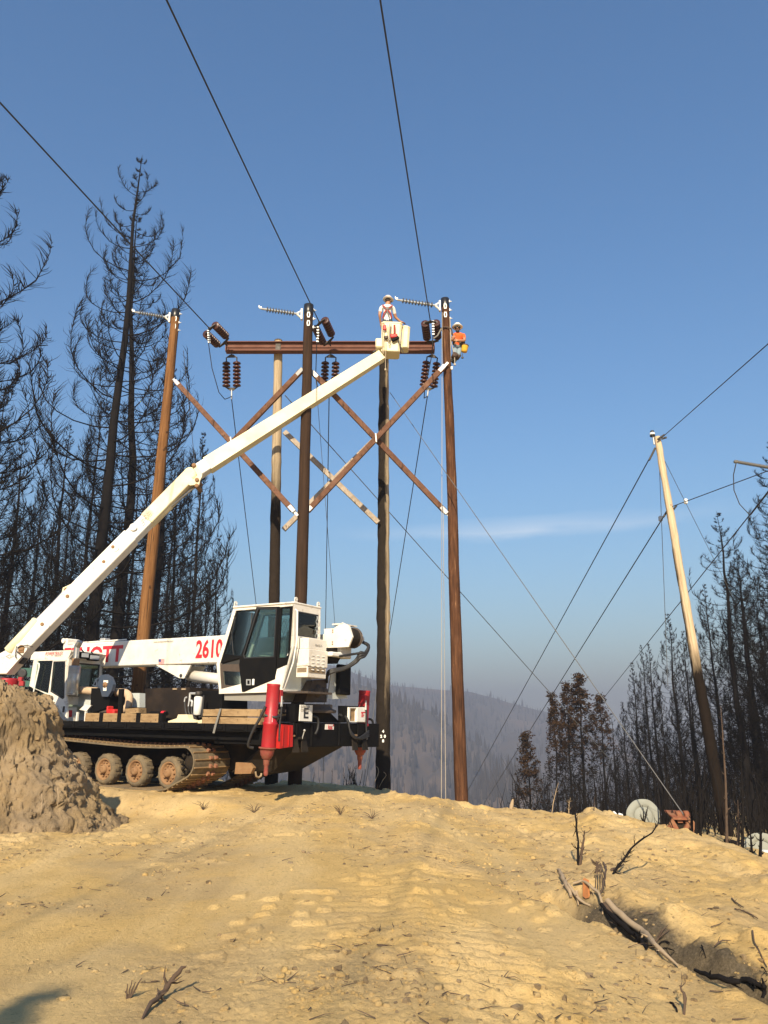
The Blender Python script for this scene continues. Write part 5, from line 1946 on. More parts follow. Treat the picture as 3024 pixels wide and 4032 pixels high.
# tread plate skirt under the cab
MB().prism([SD(*zD(110, 1258), 1.12), SD(*zD(700, 1258), 1.12), SD(*zD(700, 1368), 1.12), SD(*zD(112, 1350), 1.12)], (0, -.06, 0)).build('skirt', M['tread'], crane)
MB().prism([SD(*zD(112, 1258), 1.16), SD(*zD(1200, 1258), 1.16), SD(*zD(1200, 1232), 1.16), SD(*zD(112, 1238), 1.16)], (0, -.9, 0)).build('step_plate', M['rustbrown'], crane)
tp = [RR(*zD(a, b), .40) for a, b in ((830, 1265), (1185, 1262), (1150, 1375), (830, 1365))]
MB().prism(tp, (.05, 0, 0)).build('tread_plate', M['tread'], crane)

# --- telescopic boom
BY = 0.0
bz0, bz1 = 2.90, 3.585
boom = bpy.data.objects.new('telescopic_boom', None)
COL.objects.link(boom); boom.parent = crane
MB().box((5.9, BY - .28, (bz0 + bz1) / 2 + .01), (6.3, .56, bz1 - bz0), None, .02).build('outer_section', M['white'], boom)
MB().box((9.15, BY - .28, (bz0 + bz1) / 2 + .03), (.45, .48, bz1 - bz0 - .12), None, .02).build('inner_section', M['white'], boom)
MB().box((8.2, BY + .004, bz1 - .03), (1.3, .02, .03)).build('rub_rail', M['white_clean'], boom)
MB().box((1.2, BY - .30, 3.22), (3.2, .44, .56), None, .02).build('boom_butt', M['white'], boom)
pt = SD(250, 2532, BY)
mb = MB()
mb.box((9.48, BY - .28, 3.60), (.16, .44, .34), None, .03)
mb.tube([(9.50, BY + .0, 3.70), (9.50, BY - .56, 3.70)], .07, 12)
mb.tube([(9.35, BY - .1, 3.62), (6.9, BY - .1, 3.64)], .02, 6)
mb.build('boom_head', M['white'], boom)
MB().box((7.9, BY - .2, 3.66), (.20, .2, .12), None, .01).build('boom_latch', M['steel'], boom)
bl_, br_ = SD(*zB(870, 190), BY), SD(*zB(1250, 190), BY)
MB().prism([bl_ + Yv * .01, br_ + Yv * .01, SD(*zB(1178, 335), BY) + Yv * .01, SD(*zB(1125, 332), BY) + Yv * .01], (0, -.05, 0)).build('cylinder_lug', M['white'], boom)
MB().prism([bl_ - Yv * .50, br_ - Yv * .50, SD(*zB(1178, 335), BY) - Yv * .50, SD(*zB(1125, 332), BY) - Yv * .50], (0, -.05, 0)).build('cylinder_lug', M['white'], boom)
pa_ = SD(*zB(1146, 305), BY)
MB().lathe(pa_ + Yv * .03, -Yv, [(0, .03), (0, .045), (.6, .045), (.6, .03)], 12).build('lug_pin', M['darksteel'], boom)
cy0 = SD(*zB(1195, 300), BY - .27); cy1 = SD(*zB(1700, 362), BY - .27)
dcy = (cy1 - cy0).normalized()
MB().tube([cy0, cy0 + dcy * .3], .065, 12).build('cylinder_rod', M['chrome'], boom)
MB().lathe(cy0 + dcy * .10, dcy, [(0, .10), (.0, .125), (.20, .13), (.20, .145), (2.2, .145), (2.2, .1)], 18).build('lift_cylinder', M['white'], boom)
# lettering on the boom's left face
yy = BY + .002
text(boom, 'ELLIOTT', SD(*cv((0, 2200), 1.8433)(455, 757), yy), -X, SD(565, 2510, BY) - SD(565, 2620, BY), .60, M['redlet'], (SD(*cv((0, 2200), 1.8433)(455, 757), yy) - SD(*cv((0, 2200), 1.8433)(880, 745), yy)).length, bold=.035, shear=.0)
ta = SD(*cv((0, 2200), 1.8433)(1418, 718), yy)
tb = SD(*z2(312, 572), yy)
text(boom, '26105', ta, -X, Z, .62, M['redlet'], (ta - tb).length, bold=.03)
ta = SD(*cv((0, 2200), 1.8433)(1115, 612), yy)
text(boom, 'www.scottpowerline.com', ta, -X, Z, .085, M['greylet'], (ta - SD(*cv((0, 2200), 1.8433)(1256, 610), yy)).length, bold=0)
# flag decal
fl = [SD(*zB(a, b), yy + .003) for a, b in ((897, 126), (962, 123), (960, 180), (897, 182))]
fo = MB().prism(fl, (0, -.002, 0)).build('flag_decal', M['white_clean'], boom)
mb = MB()
for i in range(7):
    t0, t1 = i * 2 / 13, (i * 2 + 1) / 13
    mb.prism([fl[0].lerp(fl[3], t0) + Yv * .003, fl[1].lerp(fl[2], t0) + Yv * .003, fl[1].lerp(fl[2], t1) + Yv * .003, fl[0].lerp(fl[3], t1) + Yv * .003], (0, -.002, 0))
mb.build('red_stripe', M['redlet'], fo)
MB().prism([fl[0] + Yv * .005, fl[0].lerp(fl[1], .42) + Yv * .005, fl[0].lerp(fl[1], .42).lerp(fl[3].lerp(fl[2], .42), .54) + Yv * .005, fl[0].lerp(fl[3], .54) + Yv * .005], (0, -.001, 0)).build('blue_field', M['bluelet'], fo)

# --- winch at the rear end of the boom
wn = bpy.data.objects.new('winch', None)
COL.objects.link(wn); wn.parent = crane
wp = [(1090, 365), (1168, 362), (1240, 312), (1295, 340), (1322, 430), (1290, 512), (1120, 520), (1095, 440)]
WY = .06
wpl = [SD(*z2(a, b), WY) for a, b in wp]
MB().prism(wpl, (0, -.05, 0)).build('side_plate', M['white'], wn)
dc = SD(*z2(1240, 425), WY)
dr_ = abs((SD(*z2(1240, 425), WY) - SD(*z2(1240, 340), WY)).z)
MB().lathe(dc - Yv * .05, -Yv, [(0, dr_ * .5), (.0, dr_ * 1.02), (.03, dr_ * 1.02), (.03, dr_ * .86), (.40, dr_ * .86), (.40, dr_ * 1.02), (.43, dr_ * 1.02), (.43, .05)], 28).build('drum', M['rustbrown'], wn)
mb = MB()
for i in range(13):
    mb.lathe(dc - Yv * (.09 + .027 * i), -Yv, [(0, dr_ * .86), (.006, dr_ * .90), (.02, dr_ * .90), (.026, dr_ * .86)], 24)
mb.build('wound_rope', M['blackdirty'], wn)
MB().lathe(dc - Yv * .50, -Yv, [(0, dr_ * .5), (.01, dr_ * .92), (.04, dr_ * .92), (.05, dr_ * .35), (.16, .08), (.30, .08), (.30, .02)], 20).build('motor', M['white'], wn)
for a, b in ((1163, 375), (1163, 392), (1160, 472), (1160, 490)):
    MB().lathe(SD(*z2(a, b), WY), Yv, [(0, .018), (.015, .016)], 6).build('bolt', M['mudrim'], wn)
MB().box(SD(*z2(1245, 345), WY - .3) + Vector((-.05, 0, .02)), (.30, .60, .03)).build('top_guard', M['white'], wn)
MB().prism([RR(*z2(1120, 520), -.30), RR(*z2(1270, 520), -.30), RR(*z2(1200, 650), -.30), RR(*z2(1135, 620), -.30)], (.5, 0, 0)).build('winch_bracket', M['blackdirty'], crane)
MB().box(RR(*z2(1180, 575), -.42), (.14, .42, .10), None, .02).build('work_lamp', M['white_clean'], crane)
h0 = dc - Yv * .80
for k, off_ in enumerate((0, .06, -.05)):
    hose([h0 + Vector((-.02, off_, -.06)), RR(*z2(1455, 500 + k * 8), -.78), RR(*z2(1425, 560 + k * 12), -.78), RR(*z2(1385, 560 + k * 22), -.72), RR(*z2(1350, 620 + k * 10), -.62), RR(*z2(1260, 680 + k * 6), -.45), RR(*z2(1130, 712 + k * 10), -.2), RR(*z2(1115, 800), .05)], .034)
hose([RR(*z2(1400, 560), -.75), RR(*z2(1310, 575), -.6), RR(*z2(1215, 590), -.5)], .028)
# plate with black cooler behind the turret
MB().prism([RR(*zC(960, 340), .0), RR(*zC(1222, 338), .0), RR(*zC(1222, 0), .0), RR(*zC(1010, 0), .0)], (.03, 0, 0)).build('cooler_plate', M['palegrey'], crane)
MB().box((RR(*zC(1140, 100), .0) + Vector((-.06, 0, .02))), (.12, .48, .70), None, .02).build('oil_cooler', M['black'], crane)
MB().box((RR(*zC(1150, 255), .0) + Vector((-.05, 0, 0))), (.08, .2, .09), None, .01).build('cooler_fitting', M['steel'], crane)

# --- things bolted to the deck
ty = .95
tk = [SD(*zB(a, b), ty) for a, b in ((752, 440), (1200, 430), (1200, 800), (752, 800))]
MB().prism([SD(*zB(752, 445), ty), SD(*zB(1235, 432), ty), SD(*zB(1235, 808), ty), SD(*zB(752, 800), ty)], (0, -1.3, 0)).build('hydraulic_tank', M['tankbrown'], crane)
MB().prism([SD(*zB(1236, 470), ty - .25), SD(*zB(1590, 470), ty - .25), SD(*zB(1590, 760), ty - .25), SD(*zB(1236, 790), ty - .25)], (0, -.9, 0)).build('valve_bank', M['black'], crane)
for a, b in ((1075, 450), (1172, 452)):
    MB().box(SD(*zB(a, b), ty + .01), (.13, .03, .035)).build('tank_clip', M['palewood'], crane)
fp = SD(*zB(1333, 530), ty - .05)
MB().lathe(fp, -Z, [(0, .06), (.02, .10), (.42, .10), (.44, .07)], 16).build('oil_filter', M['white_clean'], crane)
MB().lathe(fp + Z * .12, -Z, [(0, .05), (.02, .085), (.11, .085), (.12, .06)], 12).build('filter_head', M['darksteel'], crane)
for pts in (((1240, 495), (1236, 560), (1225, 640)), ((1215, 540), (1190, 550), (1183, 590)), ((1240, 500), (1310, 500)), ((1240, 580), (1262, 585), (1258, 640))):
    hose([SD(*zB(*p), ty - .02) for p in pts], .03, 'steel', 'pipe')
for pts in (((1183, 590), (1190, 680), (1215, 750), (1280, 790)), ((1222, 640), (1232, 720), (1290, 790)), ((1258, 640), (1262, 720), (1310, 780)), ((1390, 520), (1380, 640), (1370, 740), (1340, 760))):
    hose([SD(*zB(*p), ty - .0) for p in pts], .028)
# tan wrapped exhaust pipe, cabinet behind
hose([SD(*zB(40, 465), .75), SD(*zB(160, 473), .75), SD(*zB(395, 488), .75), SD(*zB(520, 492), .75), SD(*zB(572, 525), .75), SD(*zB(572, 610), .78), SD(*zB(545, 660), .82), SD(*zB(490, 688), .85)], .105, 'tanwrap', 'exhaust_pipe')
MB().prism([SD(*zB(375, 495), .45), SD(*zB(690, 495), .45), SD(*zB(690, 650), .45), SD(*zB(375, 640), .45)], (0, -.6, 0)).build('engine_cover', M['palegrey'], crane)
MB().prism([SD(*zB(-40, 500), .6), SD(*zB(160, 500), .6), SD(*zB(160, 640), .6), SD(*zB(-40, 640), .6)], (0, -.6, 0)).build('engine_cover', M['palegrey'], crane)
MB().prism([SD(*zB(165, 440), .95), SD(*zB(385, 445), .95), SD(*zB(350, 650), .95), SD(*zB(150, 720), .95)], (0, -.5, 0)).build('reel_base', M['black'], crane)
MB().prism([SD(*zB(240, 640), .9), SD(*zB(350, 640), .9), SD(*zB(340, 730), .9), SD(*zB(250, 730), .9)], (0, -.4, 0)).build('reel_foot', M['rustbrown'], crane)
hexp = [SD(*zB(a, b), 1.06) for a, b in ((262, 300), (320, 290), (372, 322), (402, 400), (385, 470), (345, 535), (280, 532), (258, 440), (232, 400))]
rl = MB().prism(hexp, (0, -.10, 0)).build('hose_reel', M['blue'], crane)
MB().ring([SD(*zB(a, b), .96) for a, b in ((176, 415), (215, 340), (285, 300), (275, 330), (225, 360), (230, 430))], [SD(*zB(a, b), .96) for a, b in ((190, 405), (225, 352), (272, 318), (262, 335), (218, 362), (215, 415))], (0, -.3, 0)).build('reel_frame', M['blue'], rl)
MB().lathe(SD(*zB(318, 405), 1.06), Yv, [(0, .075), (.03, .07), (.03, .03), (.05, .03)], 14).build('reel_hub', M['mudrim'], rl)
for a, b, c, d in ((298, 356, 348, 384), (294, 430, 330, 470)):
    MB().prism([SD(*zB(a, b), 1.065), SD(*zB(c, b), 1.065), SD(*zB(c, d), 1.065), SD(*zB(a, d), 1.065)], (0, .004, 0)).build('sticker', M['white_clean'], rl)
MB().prism([SD(*zB(462, 450), 1.30), SD(*zB(506, 448), 1.30), SD(*zB(488, 730), 1.30), SD(*zB(450, 730), 1.30)], (0, -.06, 0)).build('deck_post', M['black'], crane)
mb = MB(); mb.box(SD(*zB(395, 705), 1.15), (.30, .2, .16), None, .04); mb.box(SD(*zB(365, 690), 1.15), (.06, .2, .24), None, .02)
mb.build('chain_binder', M['redbright'], crane)
MB().tube([SD(*zB(810, 715), 1.2), SD(*zB(990, 718), 1.2)], .05, 10).build('spare_cylinder', M['black'], crane)
MB().tube([SD(*zB(935, 713), 1.2) , SD(*zB(965, 713), 1.2)], .054, 10).build('red_band', M['redlet'], crane)
# cream cradle the boom can rest on
MB().prism([SD(*zB(a, b), 1.25) for a, b in ((1000, 800), (1095, 770), (1110, 728), (1212, 728), (1225, 775), (1310, 800), (1310, 815), (1000, 815))], (0, -.16, 0)).build('cradle', M['cream'], crane)
MB().prism([SD(*zB(a, b), 1.2) for a, b in ((1310, 800), (1400, 775), (1400, 825), (1310, 825))], (0, -.16, 0)).build('cradle_foot', M['cream'], crane)

# --- front driving cab
fc = bpy.data.objects.new('driving_cab', None)
COL.objects.link(fc); fc.parent = crane
FY = 1.05


def F_(a, b, y=FY):
    return SD(*zA(a, b), y)


XR = F_(985, 500).x                                                     # plane of its rear wall
roofz, eave = F_(985, 225).z, F_(985, 345).z
y_r = RR(*zA(1500, 500), XR).y
Wf = Vector((0, y_r - FY, 0))
MB().prism([F_(462, 255), F_(1040, 222), F_(985, 345), F_(440, 362)], (0, -.05, 0)).build('roof_fascia', M['white'], fc)
MB().box(((F_(462, 255).x + XR) / 2 - .05, FY + Wf.y / 2 - .02, roofz - .02), (abs(F_(462, 255).x - XR) + .05, abs(Wf.y) + .0, .06), None, .02).build('roof', M['white'], fc)
MB().prism([(XR - .22, FY, roofz - .05), (XR - .22, y_r, roofz - .05), (XR + .0, y_r, eave), (XR + .0, FY, eave)], (.02, 0, 0)).build('rear_visor', M['white'], fc)
# rear wall with window
zb_ = F_(985, 1010).z
MB().ring([(XR, FY, eave), (XR, y_r, eave), (XR, y_r, zb_), (XR, FY, zb_)],
          [(XR, FY - .14, eave - .10), (XR, y_r + .15, eave - .10), (XR, y_r + .15, eave - .98), (XR, FY - .14, eave - .98)], (.04, 0, 0)).build('rear_wall', M['white'], fc)
MB().ring([(XR - .01, FY - .13, eave - .09), (XR - .01, y_r + .14, eave - .09), (XR - .01, y_r + .14, eave - .99), (XR - .01, FY - .13, eave - .99)],
          [(XR - .01, FY - .17, eave - .13), (XR - .01, y_r + .18, eave - .13), (XR - .01, y_r + .18, eave - .95), (XR - .01, FY - .17, eave - .95)], (.02, 0, 0)).build('window_seal', M['rubber'], fc)
MB().prism([(XR + .012, FY - .14, eave - .1), (XR + .012, y_r + .15, eave - .1), (XR + .012, y_r + .15, eave - .98), (XR + .012, FY - .14, eave - .98)], (.008, 0, 0)).build('rear_window', M['glass_dark'], fc)
# left wall: posts, door with window
MB().ring([F_(490, 358), F_(990, 345), F_(972, 1215), F_(960, 1190), F_(690, 870), F_(425, 740)],
          [F_(545, 375), F_(968, 368), F_(955, 1010), F_(925, 985), F_(700, 852), F_(485, 780)], (0, -.05, 0)).build('side_wall', M['white'], fc)
dd_ = MB().ring([p + Yv * .012 for p in (F_(772, 375), F_(962, 372), F_(962, 940), F_(975, 1210), F_(690, 878), F_(705, 850))],
                [p + Yv * .012 for p in (F_(790, 392), F_(948, 388), F_(935, 905), F_(918, 925), F_(748, 820), F_(742, 790))], (0, -.05, 0)).build('door', M['white'], fc)
MB().prism([p - Yv * .005 for p in (F_(785, 388), F_(952, 384), F_(938, 915), F_(915, 930), F_(742, 826))], (0, -.008, 0)).build('door_window', M['glass_dark'], dd_)
MB().ring([p + Yv * .016 for p in (F_(782, 384), F_(956, 380), F_(940, 912), F_(918, 934), F_(738, 824))], [p + Yv * .016 for p in (F_(796, 398), F_(942, 394), F_(930, 900), F_(912, 912), F_(752, 812))], (0, -.02, 0)).build('window_seal', M['rubber'], dd_)
MB().box(F_(932, 1080) + Yv * .02, (.07, .03, .16), None, .01).build('door_handle', M['rubber'], dd_)
MB().prism([p - Yv * .02 for p in (F_(540, 370), F_(775, 366), F_(742, 705), F_(704, 856), F_(480, 790))], (0, -.008, 0)).build('front_window', M['glass_dark'], fc)
MB().tube([F_(572, 415) + Yv * .06, F_(600, 420) + Yv * .07, F_(600, 470) + Yv * .07, F_(515, 825) + Yv * .06], .018, 8).build('grab_rail', M['white_clean'], fc)
# the rest of the shell, mostly hidden by the heap
xf = F_(425, 740).x
MB().prism([(xf - .1, FY, F_(490, 358).z), (xf - .1, y_r, F_(490, 358).z), (xf + .05, y_r, 2.05), (xf + .05, FY, 2.05)], (-.02, 0, 0)).build('windscreen', M['glass_teal'], fc)
MB().prism([(xf + .06, FY, 1.45), (xf + .06, FY, 2.05), (XR + .6, FY, 2.0), (XR + .05, FY, 1.45)], Wf).build('nose', M['white'], fc)
MB().ring([(XR, y_r, eave), (xf, y_r, eave), (xf + .05, y_r, 1.6), (XR, y_r, 1.6)], [(XR + .15, y_r, eave - .1), (xf - .15, y_r, eave - .1), (xf - .1, y_r, 2.3), (XR + .15, y_r, 2.3)], (0, .04, 0)).build('far_wall', M['interior'], fc)
MB().box(((xf + XR) / 2, FY + Wf.y / 2, 2.0), (.5, .5, .16), None, .04).box(((xf + XR) / 2 - .25, FY + Wf.y / 2, 2.35), (.14, .5, .7), None, .05).build('seat', M['interior'], fc)
text(fc, 'POWERTRAXX', F_(655, 302, FY + .002), F_(905, 292) - F_(655, 305), Z, .135, M['redlet'], (F_(655, 302) - F_(912, 290)).length, bold=.0, shear=.25)
text(fc, 'VEHICLES INC.', F_(792, 316, FY + .002), F_(905, 292) - F_(655, 305), Z, .06, M['greylet'], (F_(792, 316) - F_(895, 310)).length, bold=0)
# lamps on the rear visor
for a, b, w in ((1212, 297, .30), (1352, 330, .38)):
    p = RR(*zA(a, b), XR - .20)
    mb = MB(); mb.box(p, (.14, w, .17), None, .03); mb.tube([p + Z * .08, p + Z * .16 + X * .1], .02, 6)
    l_ = mb.build('work_lamp', M['black'], fc)
    MB().box(p - X * .072, (.01, w - .07, .11), None, .02).build('lens', M['polymer'], l_)
MB().box(Vector((XR - .05, y_r, eave + .1)), (.12, .10, .2), None, .02).build('marker_lamp', M['white_clean'], fc)
# muffler with heat shield and stack, tail pipe turned back
MX = XR - .24
ms_ = RR(*zA(1092, 450), MX)
rm_ = .155
zt0, zb0 = ms_.z, RR(*zA(1092, 888), MX).z
MB().lathe(Vector((ms_.x, ms_.y, zt0)), -Z, [(0, rm_ * .6), (.0, rm_), (zt0 - zb0, rm_), (zt0 - zb0, rm_ * .6)], 22).build('muffler', M['chrome'], crane)
mb = MB()
for j in range(18):
    for i in range(12):
        a = math.pi * (1.0 + .9 * (i + .5 * (j % 2)) / 12) + .2
        z_ = zt0 - .04 - j * (zt0 - zb0 - .08) / 17
        p = Vector((ms_.x + math.cos(a) * (rm_ + .004) * -1 * -1, ms_.y - math.sin(a) * (rm_ + .004), z_))
        rd = Vector((math.cos(a), -math.sin(a), 0)); tg_ = Vector((math.sin(a), math.cos(a), 0))
        mb.prism([p + tg_ * .03, p + Z * .014, p - tg_ * .03, p - Z * .014], rd * .006)
mb.build('tread_pattern', M['chrome'], crane).__setitem__('kind', 'stuff')
st0 = Vector((ms_.x, ms_.y, zt0)); zs = RR(*zA(1150, 100), MX)
MB().lathe(st0, Z, [(0, .10), (.18, .10), (.20, .085)], 14).build('stack_clamp', M['mudrim'], crane)
hose([st0 + Z * .15, st0 + Z * .5, Vector((ms_.x - .04, ms_.y, zs.z - .10)), Vector((ms_.x - .10, ms_.y, zs.z))], .082, 'chrome', 'exhaust_stack')
# rear fender and step
MB().prism([RR(*zA(978, 1060), XR - .05), RR(*zA(1120, 1050), XR - .05), RR(*zA(1100, 1290), XR - .05), RR(*zA(1000, 1250), XR - .05)], (.5, 0, 0)).build('fender', M['white'], crane)
MB().prism([RR(*zA(980, 1092), XR - .06), RR(*zA(1050, 1092), XR - .06), RR(*zA(1045, 1190), XR - .06), RR(*zA(980, 1190), XR - .06)], (.008, 0, 0)).build('reflector', M['redlet'], crane)
MB().prism([SD(*zA(1150, 1085), 1.0), SD(*zA(1235, 1008), 1.0), SD(*zA(1325, 1022), 1.0), SD(*zA(1255, 1105), 1.0)], (0, -.45, 0)).build('step_box', M['white'], crane)
MB().bar(SD(*zA(1130, 1120), 1.0), SD(*zA(1110, 1310), 1.0), .05, .05).build('step_post', M['white'], crane)
MB().bar(SD(*zA(1250, 1110), 1.0), SD(*zA(1240, 1260), 1.0), .05, .05).build('step_post', M['white'], crane)

# --- timbers lying on the deck (things of their own)
CW = Matrix.Translation(TRUCK_O) @ TM.to_4x4()


def deck_board(name, p0, p1, w, h, label, group, mat='timber'):
    a, b = CW @ Vector(p0), CW @ Vector(p1)
    return MB().bar(a, b, w, h, (0, 0, 1), .008).thing(name, M[mat], label, 'timber', group)


for i, (a, b) in enumerate(((118, 268), (312, 464), (510, 670), (720, 915))):
    p, q_ = SD(*zB(a, 762), 1.38), SD(*zB(b, 768), 1.38)
    zc_ = 1.41 + .115
    deck_board('timber_block', (p.x, 1.38, zc_), (q_.x, 1.38, zc_), .13, .21, ('first sawn timber block on the deck edge, next to the front cab', 'second sawn timber block on the deck edge, below the blue reel',
               'third sawn timber block on the deck edge, below the tan pipe', 'fourth and longest sawn timber block on the deck edge, near the black tank')[i], 'sawn timber blocks along the deck edge')
    if i < 4:
        MB().box((SD(*zB(b + 20, 765), 1.40).x, 1.40, 1.53), (.14, .10, .24)).build('stake', M['black'], crane)
p, q_ = SD(*zD(-145, 1480), 1.30), SD(*zD(600, 1480), 1.30)
sx0, sx1 = SD(*z2(118, 1125), 1.32).x, SD(*z2(590, 1125), 1.32).x
GS = 'planks stacked on the deck beside the red outrigger'
deck_board('plank', (sx0, 1.28, 1.41 + .085), (sx1, 1.28, 1.41 + .085), .30, .15, 'lower stacked plank on the deck, left of the near red outrigger', GS)
deck_board('plank', (sx0, 1.26, 1.41 + .255), (sx1, 1.29, 1.41 + .255), .30, .15, 'upper stacked plank on the deck, left of the near red outrigger', GS)
deck_board('plank', (sx0 - .05, .90, 1.41 + .085), (sx1, .90, 1.41 + .085), .30, .15, 'lower plank behind the strapped pair on the deck', GS)
deck_board('plank', (sx0 - .05, .92, 1.41 + .27), (sx1, .92, 1.41 + .27), .30, .15, 'upper plank behind the strapped pair on the deck', GS)
bl = [SD(*zB(a, b), 1.22) for a, b in ((535, 665), (678, 655), (680, 710), (535, 720))]
mb = MB(); mb.prism([CW @ p for p in bl], CW.to_3x3() @ Vector((0, -.25, 0)))
mb.thing('timber_offcut', M['timber'], 'dark short timber offcut lying behind the third timber block', 'timber')
x_s = SD(*z2(245, 1060), 1.44).x
mb = MB()
for a, b in (((x_s, 1.10, 1.755), (x_s, 1.45, 1.755)), ((x_s, 1.45, 1.755), (x_s + .05, 1.52, 1.40)), ((x_s + .05, 1.52, 1.40), (x_s + .06, 1.56, 1.22))):
    mb.bar(CW @ Vector(a), CW @ Vector(b), .06, .008, CW.to_3x3() @ Vector((0, .7, .7)))
mb.thing('cargo_strap', M['strapgrey'], 'worn grey cargo strap over the stacked planks', 'strap')

# ------------------------------------------------------------------ bucket lift
YB, YE, YT = 20.6, 21.7, 22.75
z7 = cv((0, 1700), 1.746); z5 = cv((1440, 1150), 3.606); zK = cv((0, 2520), 11.06); zN = cv((700, 1800), 8.295)


def depth_at(u, v):
    """the boom leans away from the camera along its length"""
    pts = [(0, 20.4), (85, YB), (770, YE), (1520, YT)]
    return float(np.interp(u, [p[0] for p in pts], [p[1] for p in pts]))


def B7(a, b, dy=0.0):
    u, v = z7(a, b)
    return P(u, v, depth_at(u, v) + dy)


lift = empty('bucket_lift', Vector((P(-60, 2700, 20.5).x, 20.5, gz(P(-60, 2700, 20.5).x, 20.5))), 'cream articulated bucket lift reaching from the left edge up to the steel crossarm', 'bucket lift')
piv, elb, tip = P(84, 2556, YB), P(757, 1872, YE), P(1502, 1402, YT)
d1 = (elb - piv).normalized(); d2 = (tip - elb).normalized()
back = Vector((0, 1, 0))


def beam(a, b, wi, dp, mat, name, bev=.02):
    """box beam: wi tall as seen, dp deep"""
    d = (b - a).normalized()
    up = back.cross(d) * -1
    return MB().bar(a, b, dp, wi, up, bev).build(name, mat, lift, True)


up1 = (back.cross(d1) * -1).normalized()
if up1.z < 0: up1 = -up1
up2 = (back.cross(d2) * -1).normalized()
if up2.z < 0: up2 = -up2
L1 = (elb - piv).length
beam(piv - d1 * .1, piv + d1 * (L1 * .62), .40, .42, M['white'], 'lower_boom_base')
beam(piv + d1 * (L1 * .60), piv + d1 * (L1 * .72), .345, .36, M['white_clean'], 'lower_boom_slide')
beam(piv + d1 * (L1 * .715), elb - d1 * .05, .375, .40, M['cream'], 'lower_boom_outer')
# rounded cap at the upper end of the lower boom
MB().lathe(elb - d1 * .02 + back * -.215, back, [(0, .10), (0, .185), (.43, .185), (.43, .1)], 20).build('elbow_cap', M['cream'], lift, True)
# turret arm at the lower left, drawn past the picture edge
tw_ = [P(*zK(a, b), YB - .22) for a, b in ((1210, 300), (1190, 180), (1090, 105), (980, 95), (830, 130), (430, 350), (0, 580), (-600, 860), (-600, 1460), (280, 1460), (960, 690), (1150, 450))]
MB().prism(tw_, back * .46).build('turret_arm', M['white'], lift, True)
MB().prism([P(*zK(a, b), YB - .226) for a, b in ((232, 712), (430, 598), (622, 700), (400, 825))], back * .004).build('diamond_plate', M['greylet'], lift, True)
MB().prism([P(*zK(a, b), YB - .232) for a, b in ((285, 708), (420, 690), (540, 690), (400, 735))], back * .004).build('plate_emblem', M['white_clean'], lift, True)
MB().ring([P(*zK(a, b), YB - .233) for a, b in ((430, 620), (580, 700), (410, 795), (380, 780))], [P(*zK(a, b), YB - .233) for a, b in ((430, 640), (545, 700), (420, 775), (400, 765))], back * .004).build('plate_emblem', M['white_clean'], lift, True)
MB().lathe(P(915, 345, 1) * 0 + P(*zK(915, 345), YB - .25), back, [(0, .05), (0, .075), (.06, .075), (.06, .05)], 14).build('pivot_pin', M['mudrim'], lift, True)
MB().box(P(*zK(915, 470), YB - .235), (.14, .02, .10), None, .01).build('pin_keeper', M['mudrim'], lift, True)
MB().prism([P(*zK(a, b), YB - .10) for a, b in ((770, 1000), (950, 770), (1090, 780), (880, 1040))], back * .2).build('arm_opening', M['interior'], lift, True)
for pts in (((760, 330), (900, 265), (1180, 235), (1420, 290)), ((720, 480), (880, 610), (1000, 720)), ((740, 270), (700, 360), (690, 500), (660, 640), (690, 780))):
    MB().tube([P(*zK(a, b), YB - .27) for a, b in pts], .012, 6).build('control_line', M['rubber'], lift, True)
# lift cylinder of the lower boom
c0, c1 = B7(120, 1450, -.05), B7(262, 1298, -.05)
dc_ = (c1 - c0).normalized()
MB().lathe(c0 - dc_ * .3, dc_, [(0, .10), (.02, .14), ((c1 - c0).length + .28, .14), ((c1 - c0).length + .30, .11)], 18).build('cylinder_barrel', M['cream'], lift, True)
c2 = B7(447, 1098, -.02)
MB().tube([c1, c2], .055, 12).build('cylinder_rod', M['chrome'], lift, True)
MB().prism([B7(a, b, -.10) for a, b in ((425, 1105), (432, 1072), (470, 1055), (560, 1012), (580, 1040), (500, 1110), (440, 1130))], back * .24).build('cylinder_lug', M['cream'], lift, True)
MB().lathe(B7(455, 1086, -.13), back, [(0, .03), (0, .06), (.05, .06), (.05, .03)], 14).build('lug_pin', M['mudrim'], lift, True)
# elbow knuckle, upper cylinder
k_pts = [zN(a, b) for a, b in ((470, 240), (520, 200), (575, 215), (610, 280), (700, 380), (795, 510), (790, 620), (720, 760), (680, 960), (620, 990), (560, 960), (555, 900), (400, 920), (290, 850), (420, 780), (540, 700), (640, 590), (540, 400))]
MB().prism([P(u, v, YE - .25) for u, v in k_pts], back * .07).build('knuckle_plate', M['cream'], lift, True)
MB().prism([P(u, v, YE + .18) for u, v in k_pts], back * .07).build('knuckle_plate', M['cream'], lift, True)
for a, b in ((520, 255), (620, 730), (612, 920)):
    MB().lathe(P(*zN(a, b), YE - .29), back, [(0, .02), (0, .055), (.05, .06), (.52, .06), (.52, .03)], 16).build('knuckle_pin', M['mudrim'], lift, True)
u0, u1 = B7(1000, 650, -.02), B7(1172, 515, -.02)
MB().tube([B7(960, 690, -.02), u1], .085, 14).build('cylinder_barrel', M['cream'], lift, True)
MB().tube([u1, P(*zN(600, 925), YE)], .04, 12).build('cylinder_rod', M['chrome'], lift, True)
